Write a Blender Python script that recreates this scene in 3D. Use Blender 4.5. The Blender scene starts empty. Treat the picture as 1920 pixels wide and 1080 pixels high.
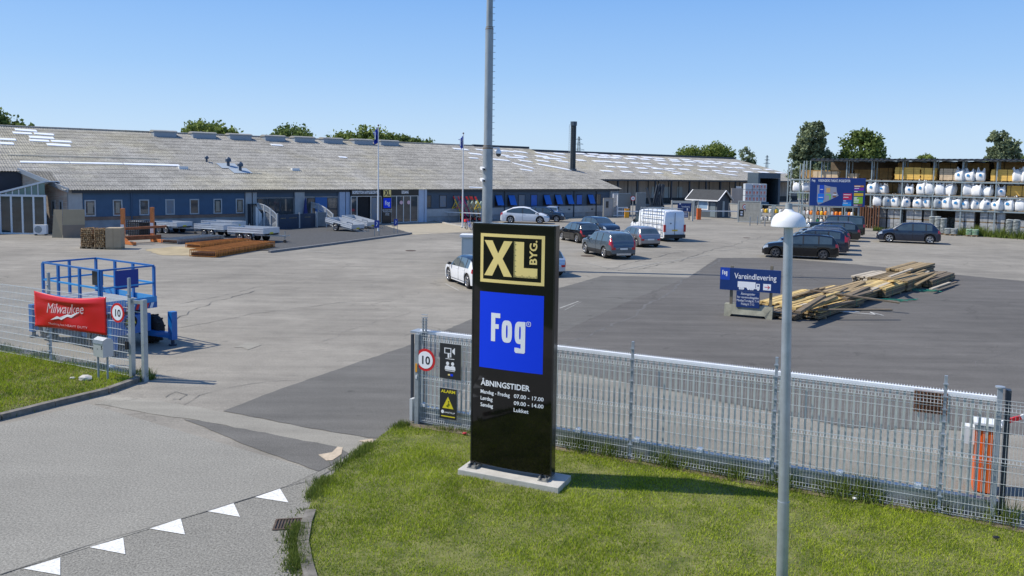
import bpy, bmesh, math, random
import numpy as np
from mathutils import Vector, Matrix, Euler
S = bpy.context.scene
C = S.collection
R = math.radians
rnd = random.Random(7)
# ---------------------------------------------------------------- camera
F = 1500.0; PITCH = R(4.3); ROLL = .015; CX, CY = 960.0, 437.0; CAMH = 5.3
cam = bpy.data.cameras.new('camera'); co = bpy.data.objects.new('camera', cam); C.objects.link(co)
cam.sensor_width = 36; cam.lens = F / 1920 * 36; cam.shift_y = -(540 - CY) / 1920; cam.clip_end = 6000; cam.clip_start = .1
_f = Vector((0, math.cos(PITCH), -math.sin(PITCH))); _u = Vector((0, math.sin(PITCH), math.cos(PITCH))); _r = Vector((1, 0, 0))
_R = math.cos(ROLL) * _r + math.sin(ROLL) * _u; _U = -math.sin(ROLL) * _r + math.cos(ROLL) * _u
m = Matrix((_R, _U, -_f)).transposed().to_4x4(); m.translation = (0, 0, CAMH); co.matrix_world = m
S.camera = co
def ray(px, py):
    u = (px - CX) / F; v = (py - CY) / F
    a = u * math.cos(ROLL) + v * math.sin(ROLL); b = -u * math.sin(ROLL) + v * math.cos(ROLL)
    return Vector((a, math.cos(PITCH) - b * math.sin(PITCH), -math.sin(PITCH) - b * math.cos(PITCH)))
def G(px, py, z=0.0):            # ground point seen at a pixel of the survey photograph
    d = ray(px, py); t = (z - CAMH) / d.z; return Vector((d.x * t, d.y * t, z))
def Zat(px, py, Y): d = ray(px, py); return CAMH + d.z * Y / d.y
def Xat(px, py, Y): d = ray(px, py); return d.x * Y / d.y
def HT(p, px, py): return Zat(px, py, p[1])
# ---------------------------------------------------------------- light
SUN_EL = R(49); SUN_DIR = Vector((-1.0, .09, 0)).normalized()
w = bpy.data.worlds.new("World"); S.world = w; w.use_nodes = True
nt = w.node_tree; bg = nt.nodes['Background']
sky = nt.nodes.new('ShaderNodeTexSky'); sky.sky_type = 'NISHITA'; sky.sun_disc = False
sky.sun_elevation = SUN_EL; sky.sun_rotation = math.atan2(SUN_DIR.x, SUN_DIR.y)
sky.air_density = 1.0; sky.dust_density = .6; sky.ozone_density = 2.5; sky.altitude = 30
# clear-day sky: the low-sun amber band of the model is graded back to pale blue by elevation
tcw = nt.nodes.new('ShaderNodeTexCoord'); sx = nt.nodes.new('ShaderNodeSeparateXYZ'); nt.links.new(tcw.outputs['Generated'], sx.inputs[0])
gr = nt.nodes.new('ShaderNodeValToRGB'); nt.links.new(sx.outputs[2], gr.inputs[0]); e = gr.color_ramp.elements
e[0].position = 0.0; e[0].color = (4.9, 6.4, 7.9, 1); e[1].position = .6; e[1].color = (.9, 2.1, 5.3, 1)
for pz, cc in ((.05, (4.2, 5.9, 8.0, 1)), (.12, (2.9, 4.9, 7.9, 1)), (.22, (1.75, 3.75, 7.5, 1)), (.32, (1.15, 2.9, 6.8, 1))): q = e.new(pz); q.color = cc
mxw = nt.nodes.new('ShaderNodeMix'); mxw.data_type = 'RGBA'; mxw.inputs[0].default_value = .88; nt.links.new(sky.outputs[0], mxw.inputs[6]); nt.links.new(gr.outputs[0], mxw.inputs[7])
nt.links.new(mxw.outputs[2], bg.inputs[0]); bg.inputs[1].default_value = .098
ld = bpy.data.lights.new('sun', 'SUN'); ld.energy = 4.2; ld.angle = R(.5); ld.color = (1, .94, .84)
lo = bpy.data.objects.new('sun', ld); C.objects.link(lo)
sd = Vector((SUN_DIR.x * math.cos(SUN_EL), SUN_DIR.y * math.cos(SUN_EL), math.sin(SUN_EL)))
lo.rotation_euler = sd.to_track_quat('Z', 'Y').to_euler()
S.view_settings.view_transform = 'Standard'; S.view_settings.look = 'None'; S.view_settings.exposure = 0.34; S.view_settings.gamma = 1
# ---------------------------------------------------------------- materials
MATS = {}
def mat(name, col, rough=.6, metal=0.0, var=0.0, scale=4.0, var2=None, bump=0.0, bscale=40.0, spec=.5, coat=0.0, alpha=None, stretch=None, island=0.0):
    if name in MATS: return MATS[name]
    M = bpy.data.materials.new(name); M.use_nodes = True; n = M.node_tree; b = n.nodes['Principled BSDF']; L = n.links.new
    b.inputs['Roughness'].default_value = rough; b.inputs['Metallic'].default_value = metal
    b.inputs['Specular IOR Level'].default_value = spec; b.inputs['Coat Weight'].default_value = coat; b.inputs['Coat Roughness'].default_value = .05
    b.inputs['Base Color'].default_value = (*col, 1)
    tc = n.nodes.new('ShaderNodeTexCoord'); src = tc.outputs['Object']
    if stretch:
        mp = n.nodes.new('ShaderNodeMapping'); mp.inputs['Scale'].default_value = stretch; L(src, mp.inputs[0]); src = mp.outputs[0]
    if var or var2:
        no = n.nodes.new('ShaderNodeTexNoise'); no.inputs['Scale'].default_value = scale; no.inputs['Detail'].default_value = 6; no.inputs['Roughness'].default_value = .65
        L(src, no.inputs['Vector']); rp = n.nodes.new('ShaderNodeValToRGB'); rp.color_ramp.elements[0].position = .3; rp.color_ramp.elements[1].position = .7
        c2 = var2 or tuple(min(1, c * (1 + var)) for c in col); c1 = tuple(c * (1 - var) for c in col)
        rp.color_ramp.elements[0].color = (*c1, 1); rp.color_ramp.elements[1].color = (*c2, 1)
        L(no.outputs[0], rp.inputs[0]); out = rp.outputs[0]
        if island:
            g = n.nodes.new('ShaderNodeNewGeometry'); mr = n.nodes.new('ShaderNodeMapRange'); mr.inputs[3].default_value = 1 - island; mr.inputs[4].default_value = 1 + island
            L(g.outputs['Random Per Island'], mr.inputs[0]); mx = n.nodes.new('ShaderNodeVectorMath'); mx.operation = 'SCALE'; L(out, mx.inputs[0]); L(mr.outputs[0], mx.inputs['Scale']); out = mx.outputs[0]
        L(out, b.inputs['Base Color'])
    if bump:
        n2 = n.nodes.new('ShaderNodeTexNoise'); n2.inputs['Scale'].default_value = bscale; n2.inputs['Detail'].default_value = 4; L(src, n2.inputs['Vector'])
        bp = n.nodes.new('ShaderNodeBump'); bp.inputs['Strength'].default_value = bump; bp.inputs['Distance'].default_value = .02
        L(n2.outputs[0], bp.inputs['Height']); L(bp.outputs[0], b.inputs['Normal'])
    if alpha is not None: b.inputs['Alpha'].default_value = alpha
    MATS[name] = M; return M
def asphalt(name, base, patch, speck=.25, tint=(1, .97, .93), fine=55., stain=.35, cracks=True, bigscale=.12):
    """worn asphalt: large wear patches, drag streaks, aggregate speckle and thin cracks"""
    M = bpy.data.materials.new(name); M.use_nodes = True; n = M.node_tree; b = n.nodes['Principled BSDF']; L = n.links.new
    N = n.nodes.new
    tc = N('ShaderNodeTexCoord'); P = tc.outputs['Object']
    def noise(sc, det=5, rg=.6, src=P, dist=0.0):
        q = N('ShaderNodeTexNoise'); q.inputs['Scale'].default_value = sc; q.inputs['Detail'].default_value = det; q.inputs['Roughness'].default_value = rg; q.inputs['Distortion'].default_value = dist
        L(src, q.inputs['Vector']); return q.outputs[0]
    def rng(x, a, b_, c, d):
        q = N('ShaderNodeMapRange'); q.inputs[1].default_value = a; q.inputs[2].default_value = b_; q.inputs[3].default_value = c; q.inputs[4].default_value = d; L(x, q.inputs[0]); return q.outputs[0]
    def mul(x, y):
        q = N('ShaderNodeMath'); q.operation = 'MULTIPLY'; L(x, q.inputs[0]); L(y, q.inputs[1]); return q.outputs[0]
    mp = N('ShaderNodeMapping'); mp.inputs['Scale'].default_value = (.12, 1.0, 1); mp.inputs['Rotation'].default_value = (0, 0, R(-32)); L(P, mp.inputs[0])
    big = rng(noise(bigscale, 4, .6), .3, .7, 1 - patch, 1 + patch)
    mid = rng(noise(.9, 6, .7), .3, .7, 1 - patch * .6, 1 + patch * .6)
    streak = rng(noise(1.6, 5, .65, mp.outputs[0]), .3, .7, 1 - stain * .3, 1 + stain * .22)
    sp = rng(noise(fine, 2, .8), .3, .7, 1 - speck, 1 + speck)
    v = mul(mul(big, mid), mul(streak, sp))
    if cracks:
        dn = N('ShaderNodeTexNoise'); dn.inputs['Scale'].default_value = .6; dn.inputs['Detail'].default_value = 4; L(P, dn.inputs['Vector'])
        sc_ = N('ShaderNodeVectorMath'); sc_.operation = 'SCALE'; sc_.inputs['Scale'].default_value = 3.0; L(dn.outputs[1], sc_.inputs[0])
        ad = N('ShaderNodeVectorMath'); L(P, ad.inputs[0]); L(sc_.outputs[0], ad.inputs[1])
        vo = N('ShaderNodeTexVoronoi'); vo.feature = 'DISTANCE_TO_EDGE'; vo.inputs['Scale'].default_value = .11; L(ad.outputs[0], vo.inputs['Vector'])
        ck = rng(vo.outputs[0], .0, .006, .62, 1.0)
        gate = rng(noise(.25, 2), .45, .6, 0, 1)
        mx = N('ShaderNodeMix'); mx.data_type = 'FLOAT'; mx.inputs[2].default_value = 1.0; L(gate, mx.inputs[0]); L(ck, mx.inputs[3]); v = mul(v, mx.outputs[0])
    # dark drips
    dr = rng(noise(2.2, 3, .5), .68, .76, 1.0, 1 - stain * .45); v = mul(v, dr)
    cc = N('ShaderNodeVectorMath'); cc.operation = 'SCALE'; cc.inputs[0].default_value = tuple(base * t for t in tint); L(v, cc.inputs['Scale'])
    L(cc.outputs[0], b.inputs['Base Color']); b.inputs['Roughness'].default_value = .93; b.inputs['Specular IOR Level'].default_value = .25
    bp = N('ShaderNodeBump'); bp.inputs['Strength'].default_value = .5; bp.inputs['Distance'].default_value = .01; L(noise(fine * 1.4, 2, .7), bp.inputs['Height']); L(bp.outputs[0], b.inputs['Normal'])
    MATS[name] = M; return M
galv = mat('galvanised', (.36, .39, .41), .42, .75, .18, 6, bump=.1)
galvd = mat('galvanised_dull', (.30, .33, .34), .6, .3, .2, 9)
white = mat('white_paint', (.78, .78, .77), .4, 0, .04, 3)
black = mat('black_plastic', (.015, .015, .017), .45, 0, .3, 8)
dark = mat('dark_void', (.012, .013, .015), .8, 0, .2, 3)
rubber = mat('tyre_rubber', (.018, .018, .019), .85, 0, .2, 20)
alu = mat('wheel_alloy', (.5, .51, .53), .3, .8, .1, 20)
glassd = mat('dark_glass', (.018, .024, .026), .06, 0, .3, 1.2, spec=.9)
concrete = mat('concrete', (.42, .40, .36), .9, 0, .22, 5, bump=.3)
navy = mat('sign_navy', (.006, .035, .16), .4, 0, .06, 2)
# ---------------------------------------------------------------- mesh helpers
class MB:
    def __init__(s): s.v = []; s.f = []; s.m = []; s.mats = []; s.cur = 0; s.sm = []; s.smooth = False
    def use(s, m):
        if m not in s.mats: s.mats.append(m)
        s.cur = s.mats.index(m); return s
    def add(s, vs, fs, smooth=None):
        o = len(s.v); s.v += [tuple(v) for v in vs]
        for f in fs: s.f.append(tuple(i + o for i in f)); s.m.append(s.cur); s.sm.append(s.smooth if smooth is None else smooth)
        return s
    def box(s, c, d, rot=None):
        hx, hy, hz = d[0] / 2, d[1] / 2, d[2] / 2
        vs = [Vector((x, y, z)) for x in (-hx, hx) for y in (-hy, hy) for z in (-hz, hz)]
        if rot is not None:
            q = rot if isinstance(rot, Matrix) else Euler(rot).to_matrix(); vs = [q @ v for v in vs]
        c = Vector(c); return s.add([v + c for v in vs], [(0, 1, 3, 2), (4, 6, 7, 5), (0, 4, 5, 1), (2, 3, 7, 6), (0, 2, 6, 4), (1, 5, 7, 3)])
    def bb(s, a, b): return s.box([(a[i] + b[i]) / 2 for i in range(3)], [abs(b[i] - a[i]) for i in range(3)])
    def cyl(s, a, b, r0, r1=None, n=10, cap=True, smooth=True):
        a = Vector(a); b = Vector(b); r1 = r0 if r1 is None else r1
        q = (b - a).to_track_quat('Z', 'Y'); vs = []
        for k, (p, r) in enumerate(((a, r0), (b, r1))):
            for i in range(n):
                t = 2 * math.pi * i / n; vs.append(p + q @ Vector((r * math.cos(t), r * math.sin(t), 0)))
        s.add(vs, [(i, (i + 1) % n, n + (i + 1) % n, n + i) for i in range(n)], smooth)
        if cap: s.add(vs, [tuple(range(n - 1, -1, -1)), tuple(range(n, 2 * n))], False)
        return s
    def bar(s, a, b, w, h=None, up=(0, 0, 1)):
        a = Vector(a); b = Vector(b); h = w if h is None else h; d = b - a; L = d.length
        z = d.normalized(); x = z.cross(Vector(up))
        if x.length < 1e-4: x = z.cross(Vector((0, 1, 0)))
        x.normalize(); y = x.cross(z); q = Matrix((x, y, z)).transposed()
        return s.box((a + b) / 2, (w, h, L), q)
    def tube(s, pts, r, n=8):
        for a, b in zip(pts, pts[1:]): s.cyl(a, b, r, None, n)
        return s
    def lathe(s, prof, n=20, c=(0, 0, 0), q=None, smooth=True):
        vs = []; c = Vector(c)
        for r, z in prof:
            for i in range(n):
                t = 2 * math.pi * i / n; v = Vector((r * math.cos(t), r * math.sin(t), z)); vs.append(c + (q @ v if q else v))
        fs = [(k * n + i, k * n + (i + 1) % n, (k + 1) * n + (i + 1) % n, (k + 1) * n + i) for k in range(len(prof) - 1) for i in range(n)]
        return s.add(vs, fs, smooth)
    def prism(s, poly, h0, h1, axis='z'):
        n = len(poly)
        def P(p, h): return (p[0], p[1], h) if axis == 'z' else ((p[0], h, p[1]) if axis == 'y' else (h, p[0], p[1]))
        vs = [P(p, h0) for p in poly] + [P(p, h1) for p in poly]
        return s.add(vs, [tuple(range(n - 1, -1, -1)), tuple(range(n, 2 * n))] + [(i, (i + 1) % n, n + (i + 1) % n, n + i) for i in range(n)])
    def quad(s, *p): return s.add(p, [tuple(range(len(p)))])
    def build(s, name, m=None, parent=None, fix=True):
        if m is not None and not s.mats: s.mats = [m]
        me = bpy.data.meshes.new(name); me.from_pydata(s.v, [], s.f)
        for x in s.mats: me.materials.append(x)
        me.polygons.foreach_set('material_index', s.m); me.polygons.foreach_set('use_smooth', s.sm)
        if fix:
            bm = bmesh.new(); bm.from_mesh(me); bmesh.ops.recalc_face_normals(bm, faces=bm.faces); bm.to_mesh(me); bm.free()
        me.update(); o = bpy.data.objects.new(name, me); C.objects.link(o)
        if parent is not None: o.parent = parent
        return o
def thing(name, label, cat, loc=(0, 0, 0), rz=0.0, group=None):
    o = bpy.data.objects.new(name, None); C.objects.link(o); o.empty_display_size = .2
    o.location = loc; o.rotation_euler = (0, 0, rz); return tag(o, label, cat, group)
def tag(o, label, cat, group=None):
    o['label'] = label; o['category'] = cat
    if group: o['group'] = group
    return o
def copytree(o, parent=None):
    c = o.copy(); C.objects.link(c)
    if parent is not None: c.parent = parent
    for ch in o.children: copytree(ch, c)
    return c
def stamp(src, loc, rz=0.0, label=None, group=None, used=set()):
    """the first call places the source itself, later calls place copies"""
    if src.name in used: src = copytree(src)
    else: used.add(src.name)
    src.location = loc; src.rotation_euler = (0, 0, rz)
    if label: src['label'] = label
    if group: src['group'] = group
    return src
def sheet(name, pts, z, m, kind='structure', rag=0.0):
    if rag:
        r = random.Random(len(pts)); q = []
        for a, b in zip(pts, list(pts[1:]) + [pts[0]]):
            L = math.hypot(b[0] - a[0], b[1] - a[1]); n = max(1, min(200, int(L / .25)))
            for i in range(n): q.append((a[0] + (b[0] - a[0]) * i / n + r.uniform(-rag, rag), a[1] + (b[1] - a[1]) * i / n + r.uniform(-rag, rag)))
        pts = q
    mb = MB(); mb.add([(p[0], p[1], z) for p in pts], [tuple(range(len(pts)))]); o = mb.build(name, m, fix=False)
    if o.data.polygons[0].normal.z < 0: o.data.flip_normals()
    o['kind'] = kind; return o
def pix(poly, z=0): return [G(x, y, z) for x, y in poly]
def text(body, size, m, parent, loc=(0, 0, 0), xs=1.0, bold=0.0, align='CENTER', rot=(R(90), 0, 0), depth=.002, name='lettering', shear=0.0, space=1.0):
    c = bpy.data.curves.new(name, 'FONT'); c.body = body; c.size = size; c.align_x = align; c.extrude = depth; c.offset = bold; c.resolution_u = 3; c.shear = shear; c.space_character = space
    o = bpy.data.objects.new('tmp', c); C.objects.link(o); bpy.context.view_layer.update()
    me = bpy.data.meshes.new_from_object(o); bpy.data.objects.remove(o)
    me.transform(Matrix.Translation(Vector(loc)) @ Euler(rot).to_matrix().to_4x4() @ Matrix.Diagonal((xs, 1, 1, 1)))
    me.materials.clear(); me.materials.append(m); o = bpy.data.objects.new(name, me); C.objects.link(o); o.parent = parent
    return o
D25 = R(-24.5)
# ================================================================ GROUND
yardm = asphalt('worn_yard_asphalt', .235, .2, .2, (1.10, 1.01, .84), 26., .55)
roadm = asphalt('road_asphalt', .24, .09, .42, (1.08, 1.03, .88), 30., .15, cracks=False)
road2m = asphalt('main_road_asphalt', .21, .1, .5, (1.08, 1.03, .88), 34., .2, cracks=False)
darkm = asphalt('dark_asphalt', .118, .14, .25, (1.07, 1, .90), 36., .6)
lanem = asphalt('lane_asphalt', .135, .13, .25, (1.06, 1.01, .90), 36., .6)
stripm = asphalt('strip_asphalt', .26, .14, .25, (1.09, 1.02, .85), 40., .5)
fieldm = mat('field_grass', (.075, .10, .035), .95, 0, .35, .05)
sheet('ground', [(-1500, -200), (1500, -200), (1500, 3000), (-1500, 3000)], -.06, fieldm)
def rect_yard(): return [(-110, 10.0), (-110, 190), (140, 190), (140, 5), (8, 5), (-1, 11)]
sheet('yard', [(-110, 2), (-110, 200), (150, 200), (150, 2)], -.006, yardm)
A0 = G(167, 757); B0 = G(597, 884)
sheet('access_road', [G(-700, 1190), G(-700, 600), G(0, 797), A0, G(420, 832), B0, G(537, 912), G(400, 955), G(0, 1077)], .0, roadm)
sheet('main_road', [G(-700, 1192), G(0, 1077.5), G(400, 955.5), G(537, 912.5), B0, G(655, 850), G(720, 850), G(720, 1400), G(-700, 1500)], -.003, road2m)
# older lighter strip and darker inlay across the entrance
sheet('asphalt_strip', pix([(215, 745), (300, 752), (420, 772), (560, 800), (692, 822), (684, 846), (655, 850), (633, 838), (370, 788), (300, 778), (180, 757)]), .002, stripm, rag=.03)
sheet('asphalt_inlay', pix([(345, 786), (372, 788), (633, 838), (655, 850), (640, 862), (598, 884), (470, 838)]), .004, lanem, rag=.025)
sheet('asphalt_lane', pix([(417, 770), (540, 724), (667, 681), (765, 648), (885, 598), (1050, 540), (1130, 517), (1292, 520), (1190, 560), (1050, 625), (900, 700), (800, 790), (760, 822), (693, 821), (560, 799)]), .003, lanem, rag=.03)
sheet('asphalt_plot', pix([(1050, 625), (1190, 560), (1292, 520), (1345, 484), (1450, 483), (1580, 494), (1700, 505), (1800, 516), (1920, 527), (2500, 590), (2500, 860), (1800, 806), (1600, 803), (1461, 775), (1300, 741), (1195, 720), (1047, 692), (960, 690), (930, 680)]), .005, darkm, rag=.06)
# paint and dirt
road_white = mat('road_marking_paint', (.70, .69, .64), .85, 0, .3, 22)
for k, t in enumerate([[(44, 1066), (113, 1045), (113, 1078)], [(168, 1026), (231, 1008), (235, 1039)], [(281, 991), (339, 972), (347, 1002)], [(386, 958), (438, 943), (450, 969)], [(478, 932), (525, 916), (541, 942)]]):
    p = pix(t, .006); mb = MB(); mb.add([(q.x, q.y, .006) for q in p], [(0, 1, 2)]); o = mb.build('road_marking', road_white, fix=False)
    if o.data.polygons[0].normal.z < 0: o.data.flip_normals()
    o['kind'] = 'structure'
linem = mat('worn_line_paint', (.36, .35, .31), .9, 0, .4, 7)
def pline(a, b, w=.07, m=linem, z=.008):
    a = G(*a); b = G(*b); d = (b - a).normalized(); n = Vector((-d.y, d.x, 0)) * w / 2
    sheet('road_marking', [a - n, b - n, b + n, a + n], z, m)
for a, b in [((835, 532), (860, 545)), ((1095, 492), (1160, 507)), ((1160, 507), (1240, 492)), ((1050, 578), (1085, 565)), ((300, 448), (440, 470)), ((790, 441), (815, 437)), ((580, 470), (640, 478)), ((1350, 470), (1420, 462)), ((1245, 492), (1330, 478))]: pline(a, b)
sandm = mat('spilled_sand', (.48, .39, .28), .95, 0, .2, 9)
sheet('sand_patch', pix([(600, 852), (622, 847), (633, 838), (648, 840), (646, 852), (630, 862), (612, 866)]), .012, sandm, rag=.06)
sheet('sand_patch', pix([(676, 826), (700, 822), (706, 829), (690, 834)]), .012, sandm, rag=.06)
dirtm = mat('tan_dirt', (.36, .29, .17), .95, 0, .25, .8)
sheet('dirt_patch', pix([(270, 468), (330, 462), (375, 463), (365, 480), (300, 478)]), .004, dirtm, rag=.12)
sheet('repair_patch', pix([(443, 650), (466, 642), (488, 646), (470, 655)]), .004, stripm, rag=.1)
# forecourt paving, gravel display with kerb
pavem = mat('forecourt_paving', (.36, .31, .22), .9, 0, .12, 1.5, bump=.1)
gravm = mat('dark_gravel', (.068, .068, .066), .95, 0, .6, 12, bump=.5, bscale=30)
sheet('pavement', pix([(690, 428), (812, 414), (867, 425), (885, 430), (885, 434), (772, 440.5)]), .003, pavem)
sheet('gravel_bed', pix([(285, 452), (300, 430), (470, 418), (560, 414), (660, 412), (690, 414), (770, 437.5), (640, 455), (522, 470), (470, 470)]), .03, gravm, rag=.06)
def kerb(name, pts, w=.14, h=.12, m=concrete, z0=-.02, joint=1.0):
    mb = MB()
    for a, b in zip(pts, pts[1:]):
        a = Vector((a[0], a[1], 0)); b = Vector((b[0], b[1], 0)); L = (b - a).length; n = max(1, round(L / joint)); d = (b - a) / n; dn = d.normalized()
        for i in range(n):
            p = a + d * i + dn * .008; q = a + d * (i + 1) - dn * .008
            mb.bar((p.x, p.y, (h + z0) / 2 + rnd.uniform(-.004, .004)), (q.x, q.y, (h + z0) / 2), w, h - z0)
    o = mb.build(name, m); o['kind'] = 'structure'; return o
kerbd = mat('kerb_granite', (.20, .20, .20), .85, 0, .3, 8)
kerb('kerb', pix([(505, 474), (600, 462), (771, 439)]), .2, .14, kerbd)
kerb('kerb', pix([(812, 414.5), (867, 426), (872, 428)]), .16, .12, concrete)
kerbm = mat('kerb_stone', (.17, .155, .13), .9, 0, .45, 5, bump=.3)
kerb('kerb', pix([(-500, 880), (-250, 840), (0, 786), (100, 761), (200, 737), (255, 717), (266, 706)]), .16, .12, kerbm)
kerb('kerb', pix([(583, 960), (574, 985), (568, 1020), (575, 1060), (590, 1110), (640, 1200)]), .16, .05, kerbm)
# lawns
lawnm = mat('lawn_soil', (.09, .12, .02), .95, 0, .35, 2.5, var2=(.22, .22, .07), bump=.4, bscale=25)
LAWN_R = [(770, 802), (745, 798), (715, 818), (684, 845), (655, 866), (618, 895), (590, 925), (577, 960), (570, 985), (563, 1020), (569, 1060), (585, 1110), (640, 1250), (1100, 1500), (2300, 1500), (2300, 1075), (1920, 1000), (1793, 973), (1400, 908), (1191, 869), (1047, 845), (890, 818)]
LAWN_L = [(-700, 560), (-300, 603), (0, 660), (130, 684), (240, 705), (262, 709), (250, 716), (200, 733), (100, 757), (0, 782), (-250, 836), (-500, 876), (-700, 900)]
LR = pix(LAWN_R); LL = pix(LAWN_L)
sheet('lawn', LR, .02, lawnm); sheet('lawn', LL, .04, lawnm)
def inside(poly, X, Y):
    r = np.zeros(len(X), bool); n = len(poly)
    for i in range(n):
        x1, y1 = poly[i][0], poly[i][1]; x2, y2 = poly[(i + 1) % n][0], poly[(i + 1) % n][1]
        c = ((y1 > Y) != (y2 > Y)) & (X < (x2 - x1) * (Y - y1) / (y2 - y1 + 1e-12) + x1); r ^= c
    return r
def vnoise(X, Y, sc, seed):
    """cheap smooth value noise"""
    g = np.random.default_rng(seed).random((64, 64)); x = X * sc + 1000; y = Y * sc + 1000; xi = np.floor(x).astype(int); yi = np.floor(y).astype(int); fx = x - xi; fy = y - yi
    fx = fx * fx * (3 - 2 * fx); fy = fy * fy * (3 - 2 * fy); a = g[xi % 64, yi % 64]; b = g[(xi + 1) % 64, yi % 64]; c = g[xi % 64, (yi + 1) % 64]; d = g[(xi + 1) % 64, (yi + 1) % 64]
    return (a * (1 - fx) + b * fx) * (1 - fy) + (c * (1 - fx) + d * fx) * fy
def grass(name, poly, bounds, dens, h0, h1, m, z, seed, wid=.012, keep=None):
    g = np.random.default_rng(seed); x0, y0, x1, y1 = bounds; N = int(dens * (x1 - x0) * (y1 - y0)); X = g.uniform(x0, x1, N); Y = g.uniform(y0, y1, N)
    k = inside(poly, X, Y)
    if keep is not None: k &= keep(X, Y, g.random(N))
    X = X[k]; Y = Y[k]; n = len(X); nn = vnoise(X, Y, 1.3, seed + 5) * .6 + vnoise(X, Y, 4.1, seed + 9) * .4
    keepn = g.random(n) < (.35 + nn * .9); X = X[keepn]; Y = Y[keepn]; nn = nn[keepn]; n = len(X)
    hh = g.uniform(h0, h1, n) * (.55 + nn * .9); a = g.uniform(0, 2 * np.pi, n); dx = np.cos(a) * wid / 2; dy = np.sin(a) * wid / 2; b = g.uniform(0, 2 * np.pi, n); le = hh * g.uniform(.2, 1.0, n)
    V = np.zeros((n, 3, 3)); V[:, 0] = np.c_[X - dx, Y - dy, np.full(n, z)]; V[:, 1] = np.c_[X + dx, Y + dy, np.full(n, z)]; V[:, 2] = np.c_[X + np.cos(b) * le, Y + np.sin(b) * le, z + hh]
    return rawmesh(name, V.reshape(-1, 3), 3, m)
def rawmesh(name, V, k, m, parent=None):
    n = len(V) // k; me = bpy.data.meshes.new(name); me.vertices.add(len(V)); me.vertices.foreach_set('co', np.ascontiguousarray(V, dtype=np.float32).ravel())
    me.loops.add(len(V)); me.loops.foreach_set('vertex_index', np.arange(len(V), dtype=np.int32)); me.polygons.add(n); me.polygons.foreach_set('loop_start', np.arange(0, len(V), k, dtype=np.int32))
    try: me.polygons.foreach_set('loop_total', np.full(n, k, dtype=np.int32))
    except Exception: pass
    me.materials.append(m); me.update(calc_edges=True); o = bpy.data.objects.new(name, me); C.objects.link(o)
    if parent is not None: o.parent = parent
    return o
def leafmat(name, c1, c2, isl=.35, sc=1.2):
    M = bpy.data.materials.new(name); M.use_nodes = True; n = M.node_tree; b = n.nodes['Principled BSDF']; L = n.links.new
    g = n.nodes.new('ShaderNodeNewGeometry'); tc = n.nodes.new('ShaderNodeTexCoord'); no = n.nodes.new('ShaderNodeTexNoise'); no.inputs['Scale'].default_value = sc; no.inputs['Detail'].default_value = 5; L(tc.outputs['Object'], no.inputs['Vector'])
    ma = n.nodes.new('ShaderNodeMath'); ma.operation = 'MULTIPLY_ADD'; ma.inputs[1].default_value = isl; L(g.outputs['Random Per Island'], ma.inputs[0]); L(no.outputs[0], ma.inputs[2])
    rp = n.nodes.new('ShaderNodeValToRGB'); rp.color_ramp.elements[0].position = .45; rp.color_ramp.elements[1].position = .45 + isl * .8 + .1; rp.color_ramp.elements[0].color = (*c1, 1); rp.color_ramp.elements[1].color = (*c2, 1)
    L(ma.outputs[0], rp.inputs[0]); L(rp.outputs[0], b.inputs['Base Color']); b.inputs['Roughness'].default_value = .75; b.inputs['Specular IOR Level'].default_value = .2
    tr = n.nodes.new('ShaderNodeBsdfTranslucent'); L(rp.outputs[0], tr.inputs[0]); mx = n.nodes.new('ShaderNodeMixShader'); mx.inputs[0].default_value = .3; L(b.outputs[0], mx.inputs[1]); L(tr.outputs[0], mx.inputs[2]); L(mx.outputs[0], n.nodes['Material Output'].inputs[0])
    MATS[name] = M; return M
grm = leafmat('grass_blades', (.13, .20, .012), (.42, .50, .04), .5, .9)
grd = leafmat('dry_grass', (.20, .17, .07), (.42, .34, .16), .5, 2.)
o = grass('grass', LR, (-4.2, 8.2, 10.5, 16.5), 3300, .025, .055, grm, .015, 3); o['kind'] = 'stuff'; o['label'] = 'short mown green grass round the sign'
o = grass('dry_grass', LR, (-4.2, 8.2, 10.5, 16.5), 240, .02, .05, grd, .015, 13); o['kind'] = 'stuff'; o['label'] = 'straw coloured dead blades in the mown lawn'
o = grass('grass', LL, (-22, 16.5, -9.0, 24.5), 1100, .04, .10, grm, .035, 4, .02); o['kind'] = 'stuff'; o['label'] = 'green grass on the left verge by the wire fence'
o = grass('dry_grass', LL, (-22, 16.5, -9.0, 24.5), 380, .03, .09, grd, .035, 14, .02); o['kind'] = 'stuff'; o['label'] = 'yellowed grass on the left verge by the kerb'
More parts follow.
